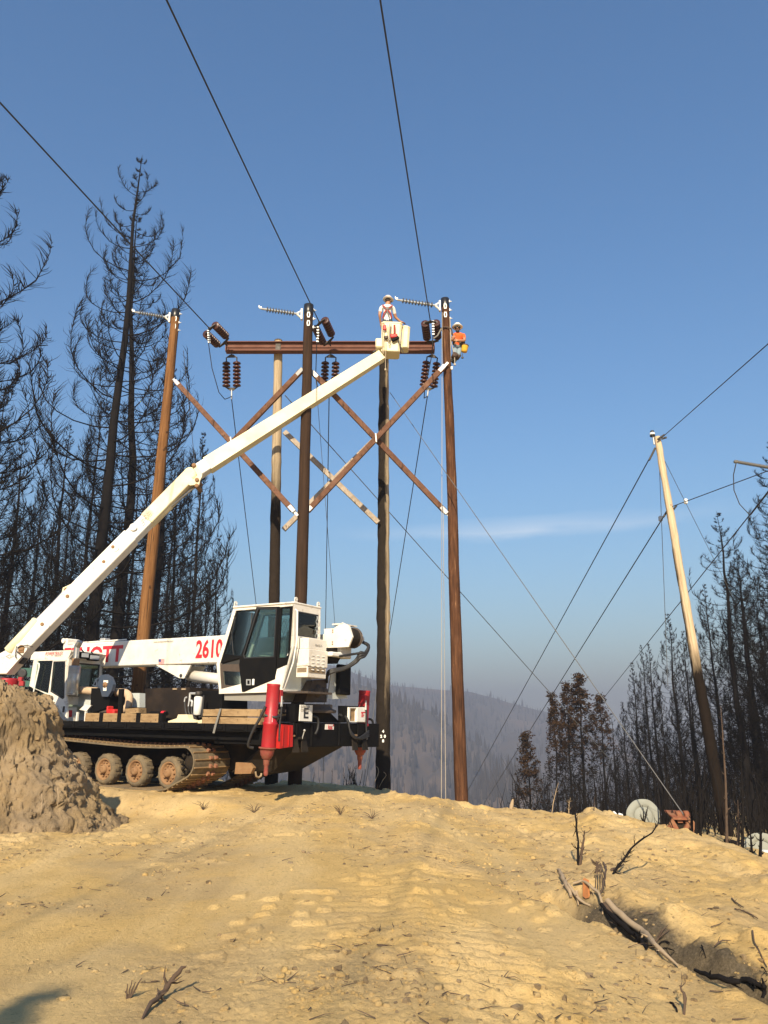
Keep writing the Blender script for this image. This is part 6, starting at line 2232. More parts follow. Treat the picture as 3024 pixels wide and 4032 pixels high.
# upper boom in two pieces
L2 = (tip - elb).length
beam(elb + d2 * .15, elb + d2 * .52, .355, .34, M['white_clean'], 'upper_boom_root')
mb = MB()
a, b = elb + d2 * .50, tip
sd2 = d2.cross(up2).normalized()
vs = []
for c, w, h in ((a, .18, .20), (b, .135, .150)):
    for i, j in ((-1, -1), (1, -1), (1, 1), (-1, 1)):
        vs.append(c + sd2 * (i * w) + up2 * (j * h))
mb.add(vs, [(0, 1, 2, 3), (7, 6, 5, 4), (0, 4, 5, 1), (1, 5, 6, 2), (2, 6, 7, 3), (3, 7, 4, 0)])
mb.build('upper_boom', M['cream'], lift, True)
slot = P(*z5(122, 842), YT - .16)
MB().bar(slot - d2 * .055, slot + d2 * .055, .03, .05, up2, .02).build('boom_slot', M['interior'], lift, True)
# marks along the lower boom: round access plates and scuffs
for a, b, mt in ((915, 655, 'white_clean'), (790, 800, 'white_clean'), (712, 893, 'mudrim'), (775, 790, 'mudrim'), (288, 1322, 'mudrim'), (310, 1335, 'white_clean'), (462, 1130, 'mudrim')):
    p = B7(a, b, -.225)
    r = .045 if mt == 'mudrim' else .10
    MB().lathe(p, back, [(0, r * .8), (.002, r), (.02, r)], 16).build('access_plate' if mt != 'mudrim' else 'pin_head', M[mt], lift, True)
run = (B7(975, 610) - B7(1045, 522)).normalized()
t0 = B7(1018, 528, -.225)
tx = text(lift, 'VERSALIFT', t0 - lift.location, run, back.cross(run) if (back.cross(run)).x > 0 else -back.cross(run), .22, M['greylet'], (B7(968, 612) - B7(1028, 520)).length * 1.02, bold=.0)
# turret, red jack and green body piece, mostly behind the heap
MB().lathe(Vector((P(-70, 2700, YB).x, YB, -1.4)), Z, [(0, .7), (.5, .7), (.5, .45), (1.9, .42)], 20).build('turret_post', M['grey_paint'], lift, True)
rj = P(33, 2700, YB - .2)
MB().lathe(Vector((rj.x - .02, rj.y, P(33, 2672, YB - .2).z)), -Z, [(0, .15), (0, .235), (.04, .235), (1.6, .25), (1.6, .1)], 20).build('red_jack', M['red'], lift, True)
MB().box((rj.x + .26, rj.y + .05, P(33, 2676, YB).z), (.10, .12, .10), None, .01).box((rj.x + .30, rj.y + .05, P(33, 2690, YB).z - .02), (.12, .12, .12), None, .01).build('jack_clip', M['red'], lift, True)
MB().lathe(Vector((P(-2, 2665, YB).x, YB + .1, P(0, 2663, YB).z)), -Z, [(0, .07), (1.7, .07), (1.7, .03)], 14).build('grey_pipe', M['polymer'], lift, True)
gy = 21.4
MB().box((P(-190, 2800, gy).x, gy, -.6), (3.6, 1.9, .35)).build('lift_deck', M['black'], lift, True)
MB().box((P(-190, 2800, gy).x, gy, -1.15), (3.3, 2.2, .9), None, .2).build('lift_track', M['mud'], lift, True)
gy = 26.5
go = empty('green_frame', Vector((P(82, 2800, gy).x, gy, -1.5)), 'dark green machine frame behind the front cab at the left', 'machine')
MB().bar(P(84, 2648, gy), P(240, 2648, gy), .14, .27).build('upper_rail', M['green'], go, True)
MB().bar(P(82, 2660, gy), P(80, 2900, gy), .16, .18).build('post', M['green'], go, True)
MB().bar(P(240, 2660, gy), P(238, 2900, gy), .16, .18).build('post', M['green'], go, True)
MB().bar(P(90, 2692, gy), P(236, 2692, gy), .12, .18).build('lower_rail', M['green'], go, True)
MB().lathe(P(86, 2651, gy - .12), back, [(0, .10), (.0, .15), (.06, .15)], 12).build('frame_cap', M['rubber'], go, True)

# bucket
bk = bpy.data.objects.new('bucket', None)
COL.objects.link(bk); bk.parent = lift
fl_, fr_, bl_2, br_2 = (P(*z5(a, b), 22.62) for a, b in ((228, 425), (517, 435), (215, 822), (483, 832)))
dp = .58


def bucket(tl, tr, bl2, br2, dep, parent, nm, mat, wall=.03, closed=False):
    mb = MB()
    f = [tl, tr, br2, bl2]
    c = (tl + tr + bl2 + br2) / 4
    def rnd(z_t):
        a = tl.lerp(bl2, z_t); b = tr.lerp(br2, z_t)
        r = .06
        x = (b - a).normalized()
        return [a + x * r, b - x * r, b + back * r, b + back * (dep - r), b + back * dep - x * r, a + back * dep + x * r, a + back * (dep - r), a + back * r]
    o0, o1 = rnd(0), rnd(1)
    n = 8
    cc0 = sum(o0, Vector()) / n; cc1 = sum(o1, Vector()) / n
    i0 = [cc0 + (p - cc0) * (1 - wall * 4) for p in o0]
    i1 = [cc1 + (p - cc1) * .88 + Z * .04 for p in o1]
    b1 = [cc1 + (p - cc1) * .96 - Z * .02 for p in o1]
    vs = o0 + o1 + i0 + i1 + b1
    fs = []
    for k in range(n):
        j = (k + 1) % n
        fs += [(k, j, n + j, n + k), (k, 2 * n + k, 2 * n + j, j), (2 * n + k, 3 * n + k, 3 * n + j, 2 * n + j), (n + k, n + j, 4 * n + j, 4 * n + k)]
    fs.append(tuple(range(4 * n, 5 * n)))
    fs.append(tuple(range(3 * n, 4 * n)))
    if closed:
        fs.append(tuple(range(0, n)))
    mb.add(vs, fs)
    o = mb.build(nm, mat, parent)
    o.data.transform(Matrix.Translation(-lift.location))
    rim = MB().ring([p + Z * .015 + (p - cc0) * .04 for p in o0], [cc0 + (p - cc0) * .93 + Z * .015 for p in o0], (0, 0, -.04))
    r_ = rim.build('rim', mat, parent)
    r_.data.transform(Matrix.Translation(-lift.location))
    return o


bucket(fl_, fr_, bl_2, br_2, dp, bk, 'shell', M['cream'])
sl = [P(*z5(a, b), 22.75) for a, b in ((520, 478), (630, 492), (500, 770), (612, 772))]
bucket(sl[0], sl[1], sl[2], sl[3], .42, bk, 'tool_tray', M['cream'], closed=True)
MB().box(P(*z5(198, 752), 22.75), (.24, .34, .30), None, .03).build('mount_bracket', M['cream'], lift, True)
MB().box(P(*z5(210, 720), 22.85), (.30, .25, .20), None, .03).build('leveling_arm', M['cream'], lift, True)

# tools hung on the bucket's front
yt = 22.55
GTO = 'tools hung on the front of the bucket'
mb = MB().tube([P(*z5(258, 440), yt), P(*z5(262, 480), yt), P(*z5(275, 500), yt)], .012, 6)
mb.box(P(*z5(270, 505), yt), (.10, .06, .17), None, .02)
mb.thing('red_hoist_block', M['redbright'], 'small red hoist block hung at the left of the bucket front', 'tool', GTO)
for i, (a, lab) in enumerate(((248, 'pale loop of rope hung at the left edge of the bucket'), (322, 'pale loop of rope hung in the middle of the bucket front'))):
    h = 880 if i == 0 else 700
    MB().tube([P(*z5(a - 8, 440 + i * 20), yt), P(*z5(a - 10, 620), yt), P(*z5(a - 10, h - 30), yt), P(*z5(a, h), yt), P(*z5(a + 10, h - 30), yt), P(*z5(a + 12, 560), yt), P(*z5(a + 18, 450), yt)], .010, 6).thing('rope_loop', M['manila'], lab, 'rope', GTO)
MB().tube([P(*z5(345, 455), yt), P(*z5(345, 640), yt), P(*z5(325, 720), yt), P(*z5(338, 765), yt), P(*z5(352, 740), yt), P(*z5(352, 640), yt), P(*z5(362, 455), yt)], .010, 6).thing('rope_loop', M['strapgrey'], 'grey sling hung beside the pale rope loop on the bucket', 'rope', GTO)
o = empty('hand_saw_drill', P(*z5(420, 640), yt), 'red and black motor saw hung on the bucket front', 'saw', GTO)
MB().tube([P(*z5(408, 470), yt), P(*z5(410, 590), yt)], .032, 8).build('handle', M['strapred'], o, True)
MB().box(P(*z5(400, 625), yt), (.22, .10, .14), None, .03).build('engine', M['redbright'], o, True)
MB().bar(P(*z5(372, 690), yt), P(*z5(470, 640), yt), .09, .10, Z, .02).build('body', M['black'], o, True)
mb = MB().tube([P(*z5(455, 680), yt), P(*z5(490, 760), yt), P(*z5(535, 858), yt)], .014, 6).thing('chain', M['darksteel'], 'dark chain dangling from the motor saw on the bucket', 'chain', GTO)
MB().box(P(*z5(290, 645), yt), (.14, .08, .11), None, .03).thing('tool_pouch', M['leather'], 'dark leather pouch hung between the rope loops on the bucket', 'pouch', GTO)
MB().tube([P(*z5(284, 690), yt), P(*z5(286, 800), yt), P(*z5(280, 945), yt), P(*z5(280, 1095), yt)], .009, 6).box(P(*z5(280, 1100), yt), (.05, .04, .05)).thing('tag_line', M['manila'], 'thin line hanging below the bucket with a small weight', 'rope', GTO)

# ------------------------------------------------------------------ people
def skin_body(name, joints, edges, parent, mats, regions, sub=2):
    """one continuous body grown from a jointed skeleton"""
    me = bpy.data.meshes.new(name)
    keys = list(joints)
    ix = {k: i for i, k in enumerate(keys)}
    me.from_pydata([joints[k][0] for k in keys], [(ix[a], ix[b]) for a, b, m in edges], [])
    o = bpy.data.objects.new(name, me)
    COL.objects.link(o)
    sk = o.modifiers.new('s', 'SKIN')
    sk.use_smooth_shade = True
    sk.branch_smoothing = .3
    ss = o.modifiers.new('u', 'SUBSURF'); ss.levels = sub; ss.render_levels = sub
    for k in keys:
        d = me.skin_vertices[0].data[ix[k]]
        r = joints[k][1]
        d.radius = r if isinstance(r, tuple) else (r, r)
        d.use_root = (k == 'pelvis')
    bpy.context.view_layer.update()
    dg = bpy.context.evaluated_depsgraph_get()
    m2 = bpy.data.meshes.new_from_object(o.evaluated_get(dg))
    m2.name = name
    bpy.data.objects.remove(o)
    bpy.data.meshes.remove(me)
    for m in mats:
        m2.materials.append(m)
    segs = [(Vector(joints[a][0]), Vector(joints[b][0]), m) for a, b, m in edges]
    for p in m2.polygons:
        c = p.center
        best, bm_ = 1e9, 0
        for a, b, m in segs:
            ab = b - a
            t = max(0, min(1, (c - a).dot(ab) / max(ab.length_squared, 1e-9)))
            dd = (c - (a + ab * t)).length
            if dd < best:
                best, bm_ = dd, (m[0] if t < m[1] else m[2]) if isinstance(m, tuple) else m
        p.material_index = bm_
    m2.polygons.foreach_set('use_smooth', [True] * len(m2.polygons))
    r = bpy.data.objects.new(name, m2)
    COL.objects.link(r)
    r.parent = parent
    return r


def fingers(J, E, side, hand, fwd, acr, curl):
    """palm and five bent fingers on from the hand joint"""
    fwd, acr, curl = Vector(fwd).normalized(), Vector(acr).normalized(), Vector(curl).normalized()
    h = Vector(hand)
    for k, (off, L) in enumerate(((-.032, .070), (-.011, .080), (.011, .075), (.032, .058))):
        a = h + fwd * .075 + acr * off
        J[f'{side}f{k}a'] = (a, .0105); J[f'{side}f{k}b'] = (a + fwd * L * .5 + curl * .012, .0095); J[f'{side}f{k}c'] = (a + fwd * L * .8 + curl * .04, .008)
        E += [(side + 'palm', f'{side}f{k}a', 0), (f'{side}f{k}a', f'{side}f{k}b', 0), (f'{side}f{k}b', f'{side}f{k}c', 0)]
    a = h + fwd * .02 - acr * .035
    J[side + 'ta'] = (a + fwd * .02 - acr * .012, .012); J[side + 'tb'] = (a + fwd * .06 - acr * .02 + curl * .02, .0095)
    E += [(side + 'palm', side + 'ta', 0), (side + 'ta', side + 'tb', 0)]


def hard_hat(parent, c, up, front, shell, brimmat, decal=None):
    c, up, front = Vector(c), Vector(up).normalized(), Vector(front).normalized()
    front = (front - up * front.dot(up)).normalized()
    sd = up.cross(front)
    mb = MB()
    n = 24
    prof = [(.0, .175, .155), (.008, .178, .158), (.012, .135, .115), (.05, .132, .112), (.09, .115, .098), (.118, .080, .068), (.130, .03, .025)]
    vs, fs = [], []
    for h, rf, rs in prof:
        for k in range(n):
            a = 2 * math.pi * k / n
            vs.append(c + up * h + front * (math.cos(a) * rf) + sd * (math.sin(a) * rs))
    for i in range(len(prof) - 1):
        for k in range(n):
            j = (k + 1) % n
            fs.append((i * n + k, i * n + j, (i + 1) * n + j, (i + 1) * n + k))
    fs.append(tuple(range(len(vs) - n, len(vs))))
    mb.add(vs, fs, True)
    o = mb.build('hard_hat', shell, parent)
    mb = MB()
    mb.bar(c + up * .131 + front * .06, c + up * .131 - front * .06, .03, .016, up, .006)
    mb.build('hat_ridge', shell, o)
    MB().lathe(c - up * .004, up, [(0, .10), (-.002, .166), (.004, .168), (.006, .12)], 24).build('hat_lining', brimmat, o)
    if decal:
        mb = MB()
        vs, fs = [], []
        for h, rf, rs in ((.020, .137, .117), (.055, .134, .114)):
            for k in range(n):
                a = 2 * math.pi * k / n
                vs.append(c + up * h + front * (math.cos(a) * rf) + sd * (math.sin(a) * rs))
        for k in range(n):
            j = (k + 1) % n
            fs.append((k, j, n + j, n + k))
        mb.add(vs, fs, True)
        mb.build('hat_band', decal, o)
    return o


def face(parent, c, up, front, glasses=True, beard=False):
    """nose, ears, mouth, eyes on the head"""
    c, up, front = Vector(c), Vector(up).normalized(), Vector(front).normalized()
    front = (front - up * front.dot(up)).normalized()
    sd = up.cross(front)
    mb = MB()
    mb.prism([c + front * .092 + up * .022, c + front * .118 - up * .028, c + front * .090 - up * .032 + sd * .018], sd * -.018)
    mb.lathe(c + sd * .078 - front * .005, sd, [(0, .012), (.008, .030), (.016, .022)], 10).lathe(c - sd * .078 - front * .005, -sd, [(0, .012), (.008, .030), (.016, .022)], 10)
    mb.build('nose_and_ears', M['skin'], parent)
    mb = MB()
    if glasses:
        for s_ in (-1, 1):
            mb.box(c + front * .095 + sd * s_ * .034 + up * .018, (.052, .03, .032), Matrix((sd, front, up)).transposed(), .008)
            mb.bar(c + front * .09 + sd * s_ * .06 + up * .02, c + sd * s_ * .085 + up * .02, .008, .008)
        mb.build('sunglasses', M['rubber'], parent)
    mb = MB()
    mb.box(c + front * .088 - up * .058, (.05, .012, .010), Matrix((sd, front, up)).transposed(), .004)
    mb.build('mouth', M['strapred'], parent)
    if beard:
        MB().lathe(c + front * .035 - up * .085, front, [(0, .055), (.03, .058), (.052, .045), (.06, .02)], 14).build('beard', M['hair'], parent)
    # hair under the hat, at the back and the temples
    MB().lathe(c - front * .012 + up * .02, up, [(-.055, .062), (-.03, .086), (.03, .094), (.06, .088)], 18).build('hair', M['hair'], parent)


# lineman in the bucket, seen from behind
pw = P(1525, 1262, 22.98)                                     # waist level in the bucket mouth
A_o = empty('person', Vector((pw.x, 22.98, pw.z - .98)), 'lineman in white tee and red harness standing in the bucket, seen from behind', 'person')
J = {'pelvis': ((0, 0, .95), (.155, .115)), 'belly': ((0, 0, 1.10), (.15, .11)), 'chest': ((0, .01, 1.32), (.18, .12)), 'shoulders': ((.0, .01, 1.43), (.15, .085)),
     'neck': ((.015, .03, 1.52), .058), 'jaw': ((.03, .055, 1.60), .072), 'head': ((.03, .05, 1.68), .092), 'crown': ((.03, .045, 1.75), .075),
     'lsh': ((-.19, .0, 1.42), .072), 'lel': ((-.235, -.06, 1.14), .048), 'lwr': ((-.20, .08, .93), .034), 'lpalm': ((-.195, .10, .87), (.04, .022)),
     'rsh': ((.19, .02, 1.42), .072), 'rel': ((.25, .12, 1.15), .048), 'rwr': ((.40, .15, 1.02), .034), 'rpalm': ((.455, .16, 1.00), (.022, .038)),
     'lhip': ((-.095, 0, .88), .105), 'lkn': ((-.10, .02, .48), .068), 'lan': ((-.10, 0, .10), .05), 'lto': ((-.10, .16, .05), .045),
     'rhip': ((.095, 0, .88), .105), 'rkn': ((.10, .03, .48), .068), 'ran': ((.10, 0, .10), .05), 'rto': ((.10, .16, .05), .045)}
E_ = [('pelvis', 'belly', 1), ('belly', 'chest', 1), ('chest', 'shoulders', 1), ('shoulders', 'neck', (1, .45, 0)), ('neck', 'jaw', 0), ('jaw', 'head', 0), ('head', 'crown', 0),
      ('shoulders', 'lsh', 1), ('lsh', 'lel', (1, .62, 0)), ('lel', 'lwr', 0), ('lwr', 'lpalm', 0), ('shoulders', 'rsh', 1), ('rsh', 'rel', (1, .62, 0)), ('rel', 'rwr', 0), ('rwr', 'rpalm', 0),
      ('pelvis', 'lhip', 2), ('lhip', 'lkn', 2), ('lkn', 'lan', 2), ('lan', 'lto', 3), ('pelvis', 'rhip', 2), ('rhip', 'rkn', 2), ('rkn', 'ran', 2), ('ran', 'rto', 3)]
fingers(J, E_, 'l', (-.195, .10, .90), (0, .1, -1), (0, 1, .1), (.4, 1, 0))
fingers(J, E_, 'r', (.43, .16, 1.01), (1, .1, -.25), (0, 1, 0), (0, 0, -1))
skin_body('body', J, E_, A_o, [M['skin'], M['tee_white'], M['denim_dark'], M['boot']], None)
hf = Vector((.55, .83, -.15))
face(A_o, (.03, .05, 1.66), (.05, .06, 1), hf)
hard_hat(A_o, (.03, .05, 1.715), (.08, .12, 1), hf, M['hathite'], M['white_clean'], M['hatred'])
mb = MB()
for pts in (([(-.13, -.105, 1.42), (-.02, -.155, 1.30), (.10, -.150, 1.14), (.135, -.10, 1.0)]), ([(.14, -.085, 1.42), (.0, -.155, 1.30), (-.10, -.150, 1.14), (-.14, -.10, 1.0)]),
            ([(-.13, -.105, 1.42), (-.13, -.02, 1.505), (-.12, .09, 1.45)]), ([(.14, -.085, 1.42), (.14, -.01, 1.505), (.13, .10, 1.45)])):
    for a, b in zip(pts[:-1], pts[1:]):
        mb.bar(a, b, .045, .012, (0, -1, .2))
mb.build('harness', M['strapred'], A_o)
MB().tube([(0, -.17, 1.31), (.0, -.18, 1.2), (.04, -.17, 1.08), (.07, -.15, .98)], .014, 6).box((0, -.165, 1.31), (.09, .02, .08), None, .01).build('lanyard', M['strapgrey'], A_o)

# lineman on the pole: boots on its right side, leaning back in his strap, facing the camera
yo_ = 23.02


def Q(a, b, y):
    return P(*z5(a, b), y)


org = Q(1300, 760, yo_)
B_o = empty('person', org, 'lineman in orange tee and white hard hat strapped to the red brown pole', 'person')
q_ = lambda a, b, y: tuple(Q(a, b, y) - org)
J = {'pelvis': (q_(1302, 770, 23.06), (.135, .11)), 'belly': (q_(1308, 700, 23.02), (.135, .105)), 'chest': (q_(1322, 640, 22.98), (.17, .115)), 'shoulders': (q_(1322, 600, 22.98), (.13, .085)),
     'neck': (q_(1312, 568, 22.96), .056), 'jaw': (q_(1304, 545, 22.93), .068), 'head': (q_(1302, 515, 22.93), .088), 'crown': (q_(1302, 490, 22.94), .07),
     'lsh': (q_(1392, 612, 22.98), .068), 'lel': (q_(1404, 690, 22.86), .047), 'lwr': (q_(1312, 688, 22.74), .034), 'lpalm': (q_(1290, 684, 22.73), (.036, .024)),
     'rsh': (q_(1262, 605, 22.98), .066), 'rel': (q_(1228, 690, 22.90), .046), 'rwr': (q_(1232, 668, 22.72), .033), 'rpalm': (q_(1240, 655, 22.68), (.036, .024)),
     'lhip': (q_(1332, 790, 23.05), .100), 'lkn': (q_(1318, 895, 22.88), .068), 'lan': (q_(1262, 985, 23.04), .05), 'lto': (q_(1228, 1000, 23.0), .045),
     'rhip': (q_(1274, 785, 23.05), .100), 'rkn': (q_(1262, 900, 22.84), .068), 'ran': (q_(1232, 960, 22.98), .05), 'rto': (q_(1206, 985, 22.93), .045)}
E_ = [('pelvis', 'belly', 1), ('belly', 'chest', 1), ('chest', 'shoulders', 1), ('shoulders', 'neck', (1, .45, 0)), ('neck', 'jaw', 0), ('jaw', 'head', 0), ('head', 'crown', 0),
      ('shoulders', 'lsh', 1), ('lsh', 'lel', (1, .6, 0)), ('lel', 'lwr', 0), ('lwr', 'lpalm', 0), ('shoulders', 'rsh', 1), ('rsh', 'rel', (1, .6, 0)), ('rel', 'rwr', 0), ('rwr', 'rpalm', 0),
      ('pelvis', 'lhip', 2), ('lhip', 'lkn', 2), ('lkn', 'lan', 2), ('lan', 'lto', 3), ('pelvis', 'rhip', 2), ('rhip', 'rkn', 2), ('rkn', 'ran', 2), ('ran', 'rto', 3)]
fingers(J, E_, 'l', J['lwr'][0], (-1, -.2, .15), (0, .1, 1), (-.2, 1, 0))
fingers(J, E_, 'r', J['rwr'][0], (.5, -.3, .8), (.8, 0, -.5), (.2, 1, .2))
skin_body('body', J, E_, B_o, [M['skin'], M['tee_orange'], M['denim'], M['boot']], None)
hf = Vector((-.10, -1, -.22))
face(B_o, q_(1303, 525, 22.93), (.0, .02, 1), hf, True, True)
hard_hat(B_o, Vector(q_(1302, 497, 22.94)) + Vector((0, 0, .0)), (.02, .10, 1), hf, M['hathite'], M['white_clean'])
pel = Vector(J['pelvis'][0])
mb = MB().lathe(pel + Vector((0, 0, .075)), (.05, 0, 1), [(0, .13), (0, .152), (.075, .150), (.075, .13)], 18)
mb.build('tool_belt', M['leather'], B_o)
MB().box(pel + Vector((.17, -.05, .06)), (.12, .12, .14), None, .03).box(pel + Vector((.10, -.14, .05)), (.12, .07, .10), None, .02).build('belt_pouch', M['leather'], B_o)
for k in ('l', 'r'):
    a = Vector(J[k + 'an'][0]); n_ = Vector(J[k + 'kn'][0])
    MB().lathe(a.lerp(n_, .45), n_ - a, [(0, .06), (.0, .076), (.16, .084), (.16, .06)], 14).build('climber_pad', M['leather'], B_o)
    MB().bar(a - (n_ - a).normalized() * .08, a.lerp(n_, .5), .03, .012, (1, 0, 0)).build('climber_shank', M['steel'], B_o)
# his strap: a loop round the pole and down to the belt
zst = along(pR, LR, 1299)
c_ = pR.location + (pR.rotation_quaternion.to_matrix() @ Vector((0, 0, zst)))
rr = .120 + .05
pts = []
for k in range(17):
    a = math.radians(-60 + 300 * k / 16)
    pts.append(c_ + Vector((math.cos(a + math.pi) * 1, 0, 0)) * 0 + Vector((-math.sin(a) * rr * 0 + math.cos(a) * rr, math.sin(a) * rr, .02 * math.sin(a))))
hipR = org + pel + Vector((-.12, -.10, .10)); hipL = org + pel + Vector((.13, -.06, .10))
mb = MB()
loop_p = [org + pel + Vector((-.10, -.14, .10)), c_ + Vector((.15, -.14, -.03)), c_ + Vector((.05, -.165, .0)), c_ + Vector((-.08, -.15, .02)), c_ + Vector((-.165, -.02, .03)), c_ + Vector((-.10, .14, .03)), c_ + Vector((.06, .165, .0)), c_ + Vector((.17, .10, -.06)), org + pel + Vector((.05, .12, .14))]
MB().tube(loop_p, .020, 8).thing('climbing_strap', M['leather'], 'dark climbing strap round the red brown pole at the height of the lineman', 'strap')
MB().tube([c_ + Vector((-.15, -.10, -.02)), Q(1020, 620, 22.9), Q(962, 660, 22.9)], .026, 8).thing('hoist_sling', M['strapgrey'], 'grey sling tied from the red brown pole to the insulator pair on its left', 'strap')
bag = empty('tool_bag', Q(1405, 810, 22.95), 'yellow canvas tool bag hanging at the belt of the lineman on the pole', 'bag')
ax_ = (Q(1395, 870, 22.95) - Q(1412, 755, 22.95)).normalized()
MB().lathe(Q(1412, 755, 22.95), ax_, [(0, .085), (.0, .105), (.03, .105), (.18, .092), (.22, .085), (.24, .05)], 18).build('bag_body', M['yellow'], bag, True)
MB().lathe(Q(1412, 755, 22.95), ax_, [(-.005, .07), (.0, .111), (.03, .111), (.035, .10)], 18).build('bag_rim', M['leather'], bag, True)
MB().tube([Q(1400, 765, 22.9), Q(1372, 745, 22.95), Q(1350, 740, 23.0)], .012, 6).build('bag_strap', M['leather'], bag, True)
MB().tube([Q(1376, 872, 22.95), Q(1374, 925, 22.95)], .009, 6).box(Q(1374, 932, 22.95), (.07, .05, .05), None, .01).thing('hammer', M['darksteel'], 'small dark hammer hanging below the yellow tool bag', 'hammer')
MB().tube([Q(1195, 380, 22.9), Q(1205, 560, 22.88), Q(1212, 700, 22.86), Q(1240, 820, 22.8), Q(1262, 920, 22.82), Q(1264, 1025, 22.85)], .013, 6).box(Q(1264, 1028, 22.85), (.06, .05, .05)).thing('hand_line', M['rope'], 'pale rope hanging between the pole and the climbing lineman', 'rope')
MB().tube([Q(1198, 375, 22.95), Q(1196, 500, 22.95), Q(1202, 640, 22.95), Q(1208, 1080, 22.95)], .012, 6).thing('hand_line', M['rope'], 'pale rope running straight down the right side of the red brown pole', 'rope')
MB().box(Q(1218, 1080, 22.95), (.07, .05, .10), None, .01).tube([Q(1205, 1065, 22.95), Q(1238, 1065, 22.95)], .015, 6).thing('brace_bolt', M['white_clean'], 'white bolt end on the red brown pole below the boots', 'bolt')

# ------------------------------------------------------------------ things lying about on the right
def dish(name, c, r, axis, label, group, off=0.0):
    o = empty(name, c, label, 'disc', group)
    ax = Vector(axis).normalized()
    pa = ax.cross(Vector((0, 0, 1))).normalized(); pb = pa.cross(ax)
    n = 40
    mb = MB()
    vs, fs = [], []
    prof = [(.55, -.05), (.58, .02), (.75, .025), (.96, .03), (1.0, .0), (1.0, -.02)]
    for rr_, h in prof:
        for k in range(n):
            a = 2 * math.pi * k / n
            w = 1 + .015 * math.sin(3 * a + 1) + .012 * math.sin(7 * a)
            warp = .035 * math.sin(2 * a + .6) + .02 * math.sin(5 * a)
            vs.append(Vector(c) + (pa * math.cos(a) + pb * math.sin(a)) * (r * rr_ * w) + ax * (h + warp * rr_) * r * 1.0)
    for i in range(len(prof) - 1):
        for k in range(n):
            j = (k + 1) % n
            fs.append((i * n + k, i * n + j, (i + 1) * n + j, (i + 1) * n + k))
    mb.add(vs, fs, True)
    mb.build('rim', M['dish'], o, True)
    MB().lathe(Vector(c) - ax * .06 * r, ax, [(0, .56 * r), (.04 * r, .56 * r), (.10 * r, .48 * r), (.12 * r, .2 * r), (.13 * r, .02)], 32).build('centre_plate', M['dish'], o, True)
    return o


GDI = 'pale metal discs lying on the right slope'
dish('metal_disc', P(2534, 3214, 19.0), .36, (-.12, -1, .16), 'pale round metal disc with a raised centre, standing on the dirt crest', GDI)
dish('metal_disc', P(3000, 3352, 15.6), .31, (-.35, -1, .05), 'pale metal disc at the right picture edge, behind thin burnt stems', GDI)

# digging bucket lying mouth towards the camera
zF = cv((2250, 3050), 2.1434)
bo = empty('digging_bucket', P(2690, 3270, 18.2), 'worn orange excavator bucket lying on the slope by the leaning pole', 'digging bucket')
yb0, yb1 = 17.9, 18.5


def FB(a, b, y): return P(*zF(a, b), y)


MB().prism([FB(860, 360, yb0), FB(805, 460, yb0), FB(900, 478, yb0 - .05), FB(907, 455, yb0), FB(864, 382, yb0)], Vector((0, .06, .0))).build('left_cheek', M['orange'], bo, True)
MB().prism([FB(985, 397, yb0), FB(1005, 370, yb0), FB(1045, 400, yb0), FB(1060, 560, yb0), FB(990, 560, yb0), FB(935, 490, yb0), FB(945, 462, yb0)], Vector((0, .06, 0))).build('right_cheek', M['orange'], bo, True)
MB().prism([FB(862, 382, yb0 + .12), FB(985, 398, yb0 + .12), FB(945, 462, yb0 + .12), FB(905, 455, yb0 + .12)], Vector((0, .05, 0))).build('inner_floor', M['blackdirty'], bo, True)
MB().prism([FB(855, 362, yb0 - .02), FB(1005, 365, yb0 - .02), FB(1010, 385, yb0 - .02), FB(862, 380, yb0 - .02)], Vector((0, .5, .10))).build('top_plate', M['orange'], bo, True)
MB().prism([FB(870, 372, yb1), FB(1035, 400, yb1), FB(1050, 560, yb1), FB(840, 470, yb1)], Vector((0, .05, 0))).build('back_plate', M['orange'], bo, True)
for a in (905, 970):
    MB().lathe(FB(a, 345, yb0 + .15) , Vector((1, 0, 0)), [(-.05, .04), (-.05, .095), (.05, .095), (.05, .04)], 16).box(FB(a, 368, yb0 + .15), (.10, .19, .16)).build('ear', M['orange'], bo, True)
MB().tube([FB(905, 345, yb0 + .15), FB(970, 345, yb0 + .15)], .032, 8).build('ear_pin', M['darksteel'], bo, True)
for k in range(4):
    t = k / 3
    p = FB(812, 465, yb0 - .04).lerp(FB(990, 558, yb0 - .06), t)
    MB().bar(p, p + Vector((.03, -.14, -.05)), .08, .05, Z, .01).build('tooth', M['orange'], bo, True)


def bent_sheet(pts, mat, name, label, cat):
    mb = MB()
    for a, b in zip(pts[:-1], pts[1:]):
        mb.bar(a, b, .22, .03, Z, .01)
    return mb.thing(name, mat, label, cat)


bent_sheet([FB(850, 505, 17.0), FB(890, 500, 17.0), FB(930, 525, 16.9), FB(960, 540, 16.9)], M['greentarp'], 'crumpled_cloth', 'dark green crumpled cloth in front of the orange bucket', 'cloth')
MB().lathe(FB(982, 545, 16.7), Vector((.4, -.6, .5)), [(0, .03), (.01, .075), (.05, .085), (.09, .07), (.10, .03)], 16).thing('yellow_cap', M['yellowplastic'], 'small yellow round plastic cap below the orange bucket', 'cap')
for i, (a, b, a2, b2) in enumerate(((345, 322, 372, 345), (395, 343, 428, 352))):
    p = FB(a, b, 18.6); q2 = FB(a2, b2, 18.6)
    MB().lathe(p, q2 - p, [(0, .04), (.01, .055), ((q2 - p).length, .05), ((q2 - p).length + .01, .03)], 10).thing('white_fitting', M['white_clean'], ('left one of two small white fittings on the crest left of the pale disc', 'right one of two small white fittings on the crest, nearer the pale disc')[i], 'fitting', 'white fittings on the crest')
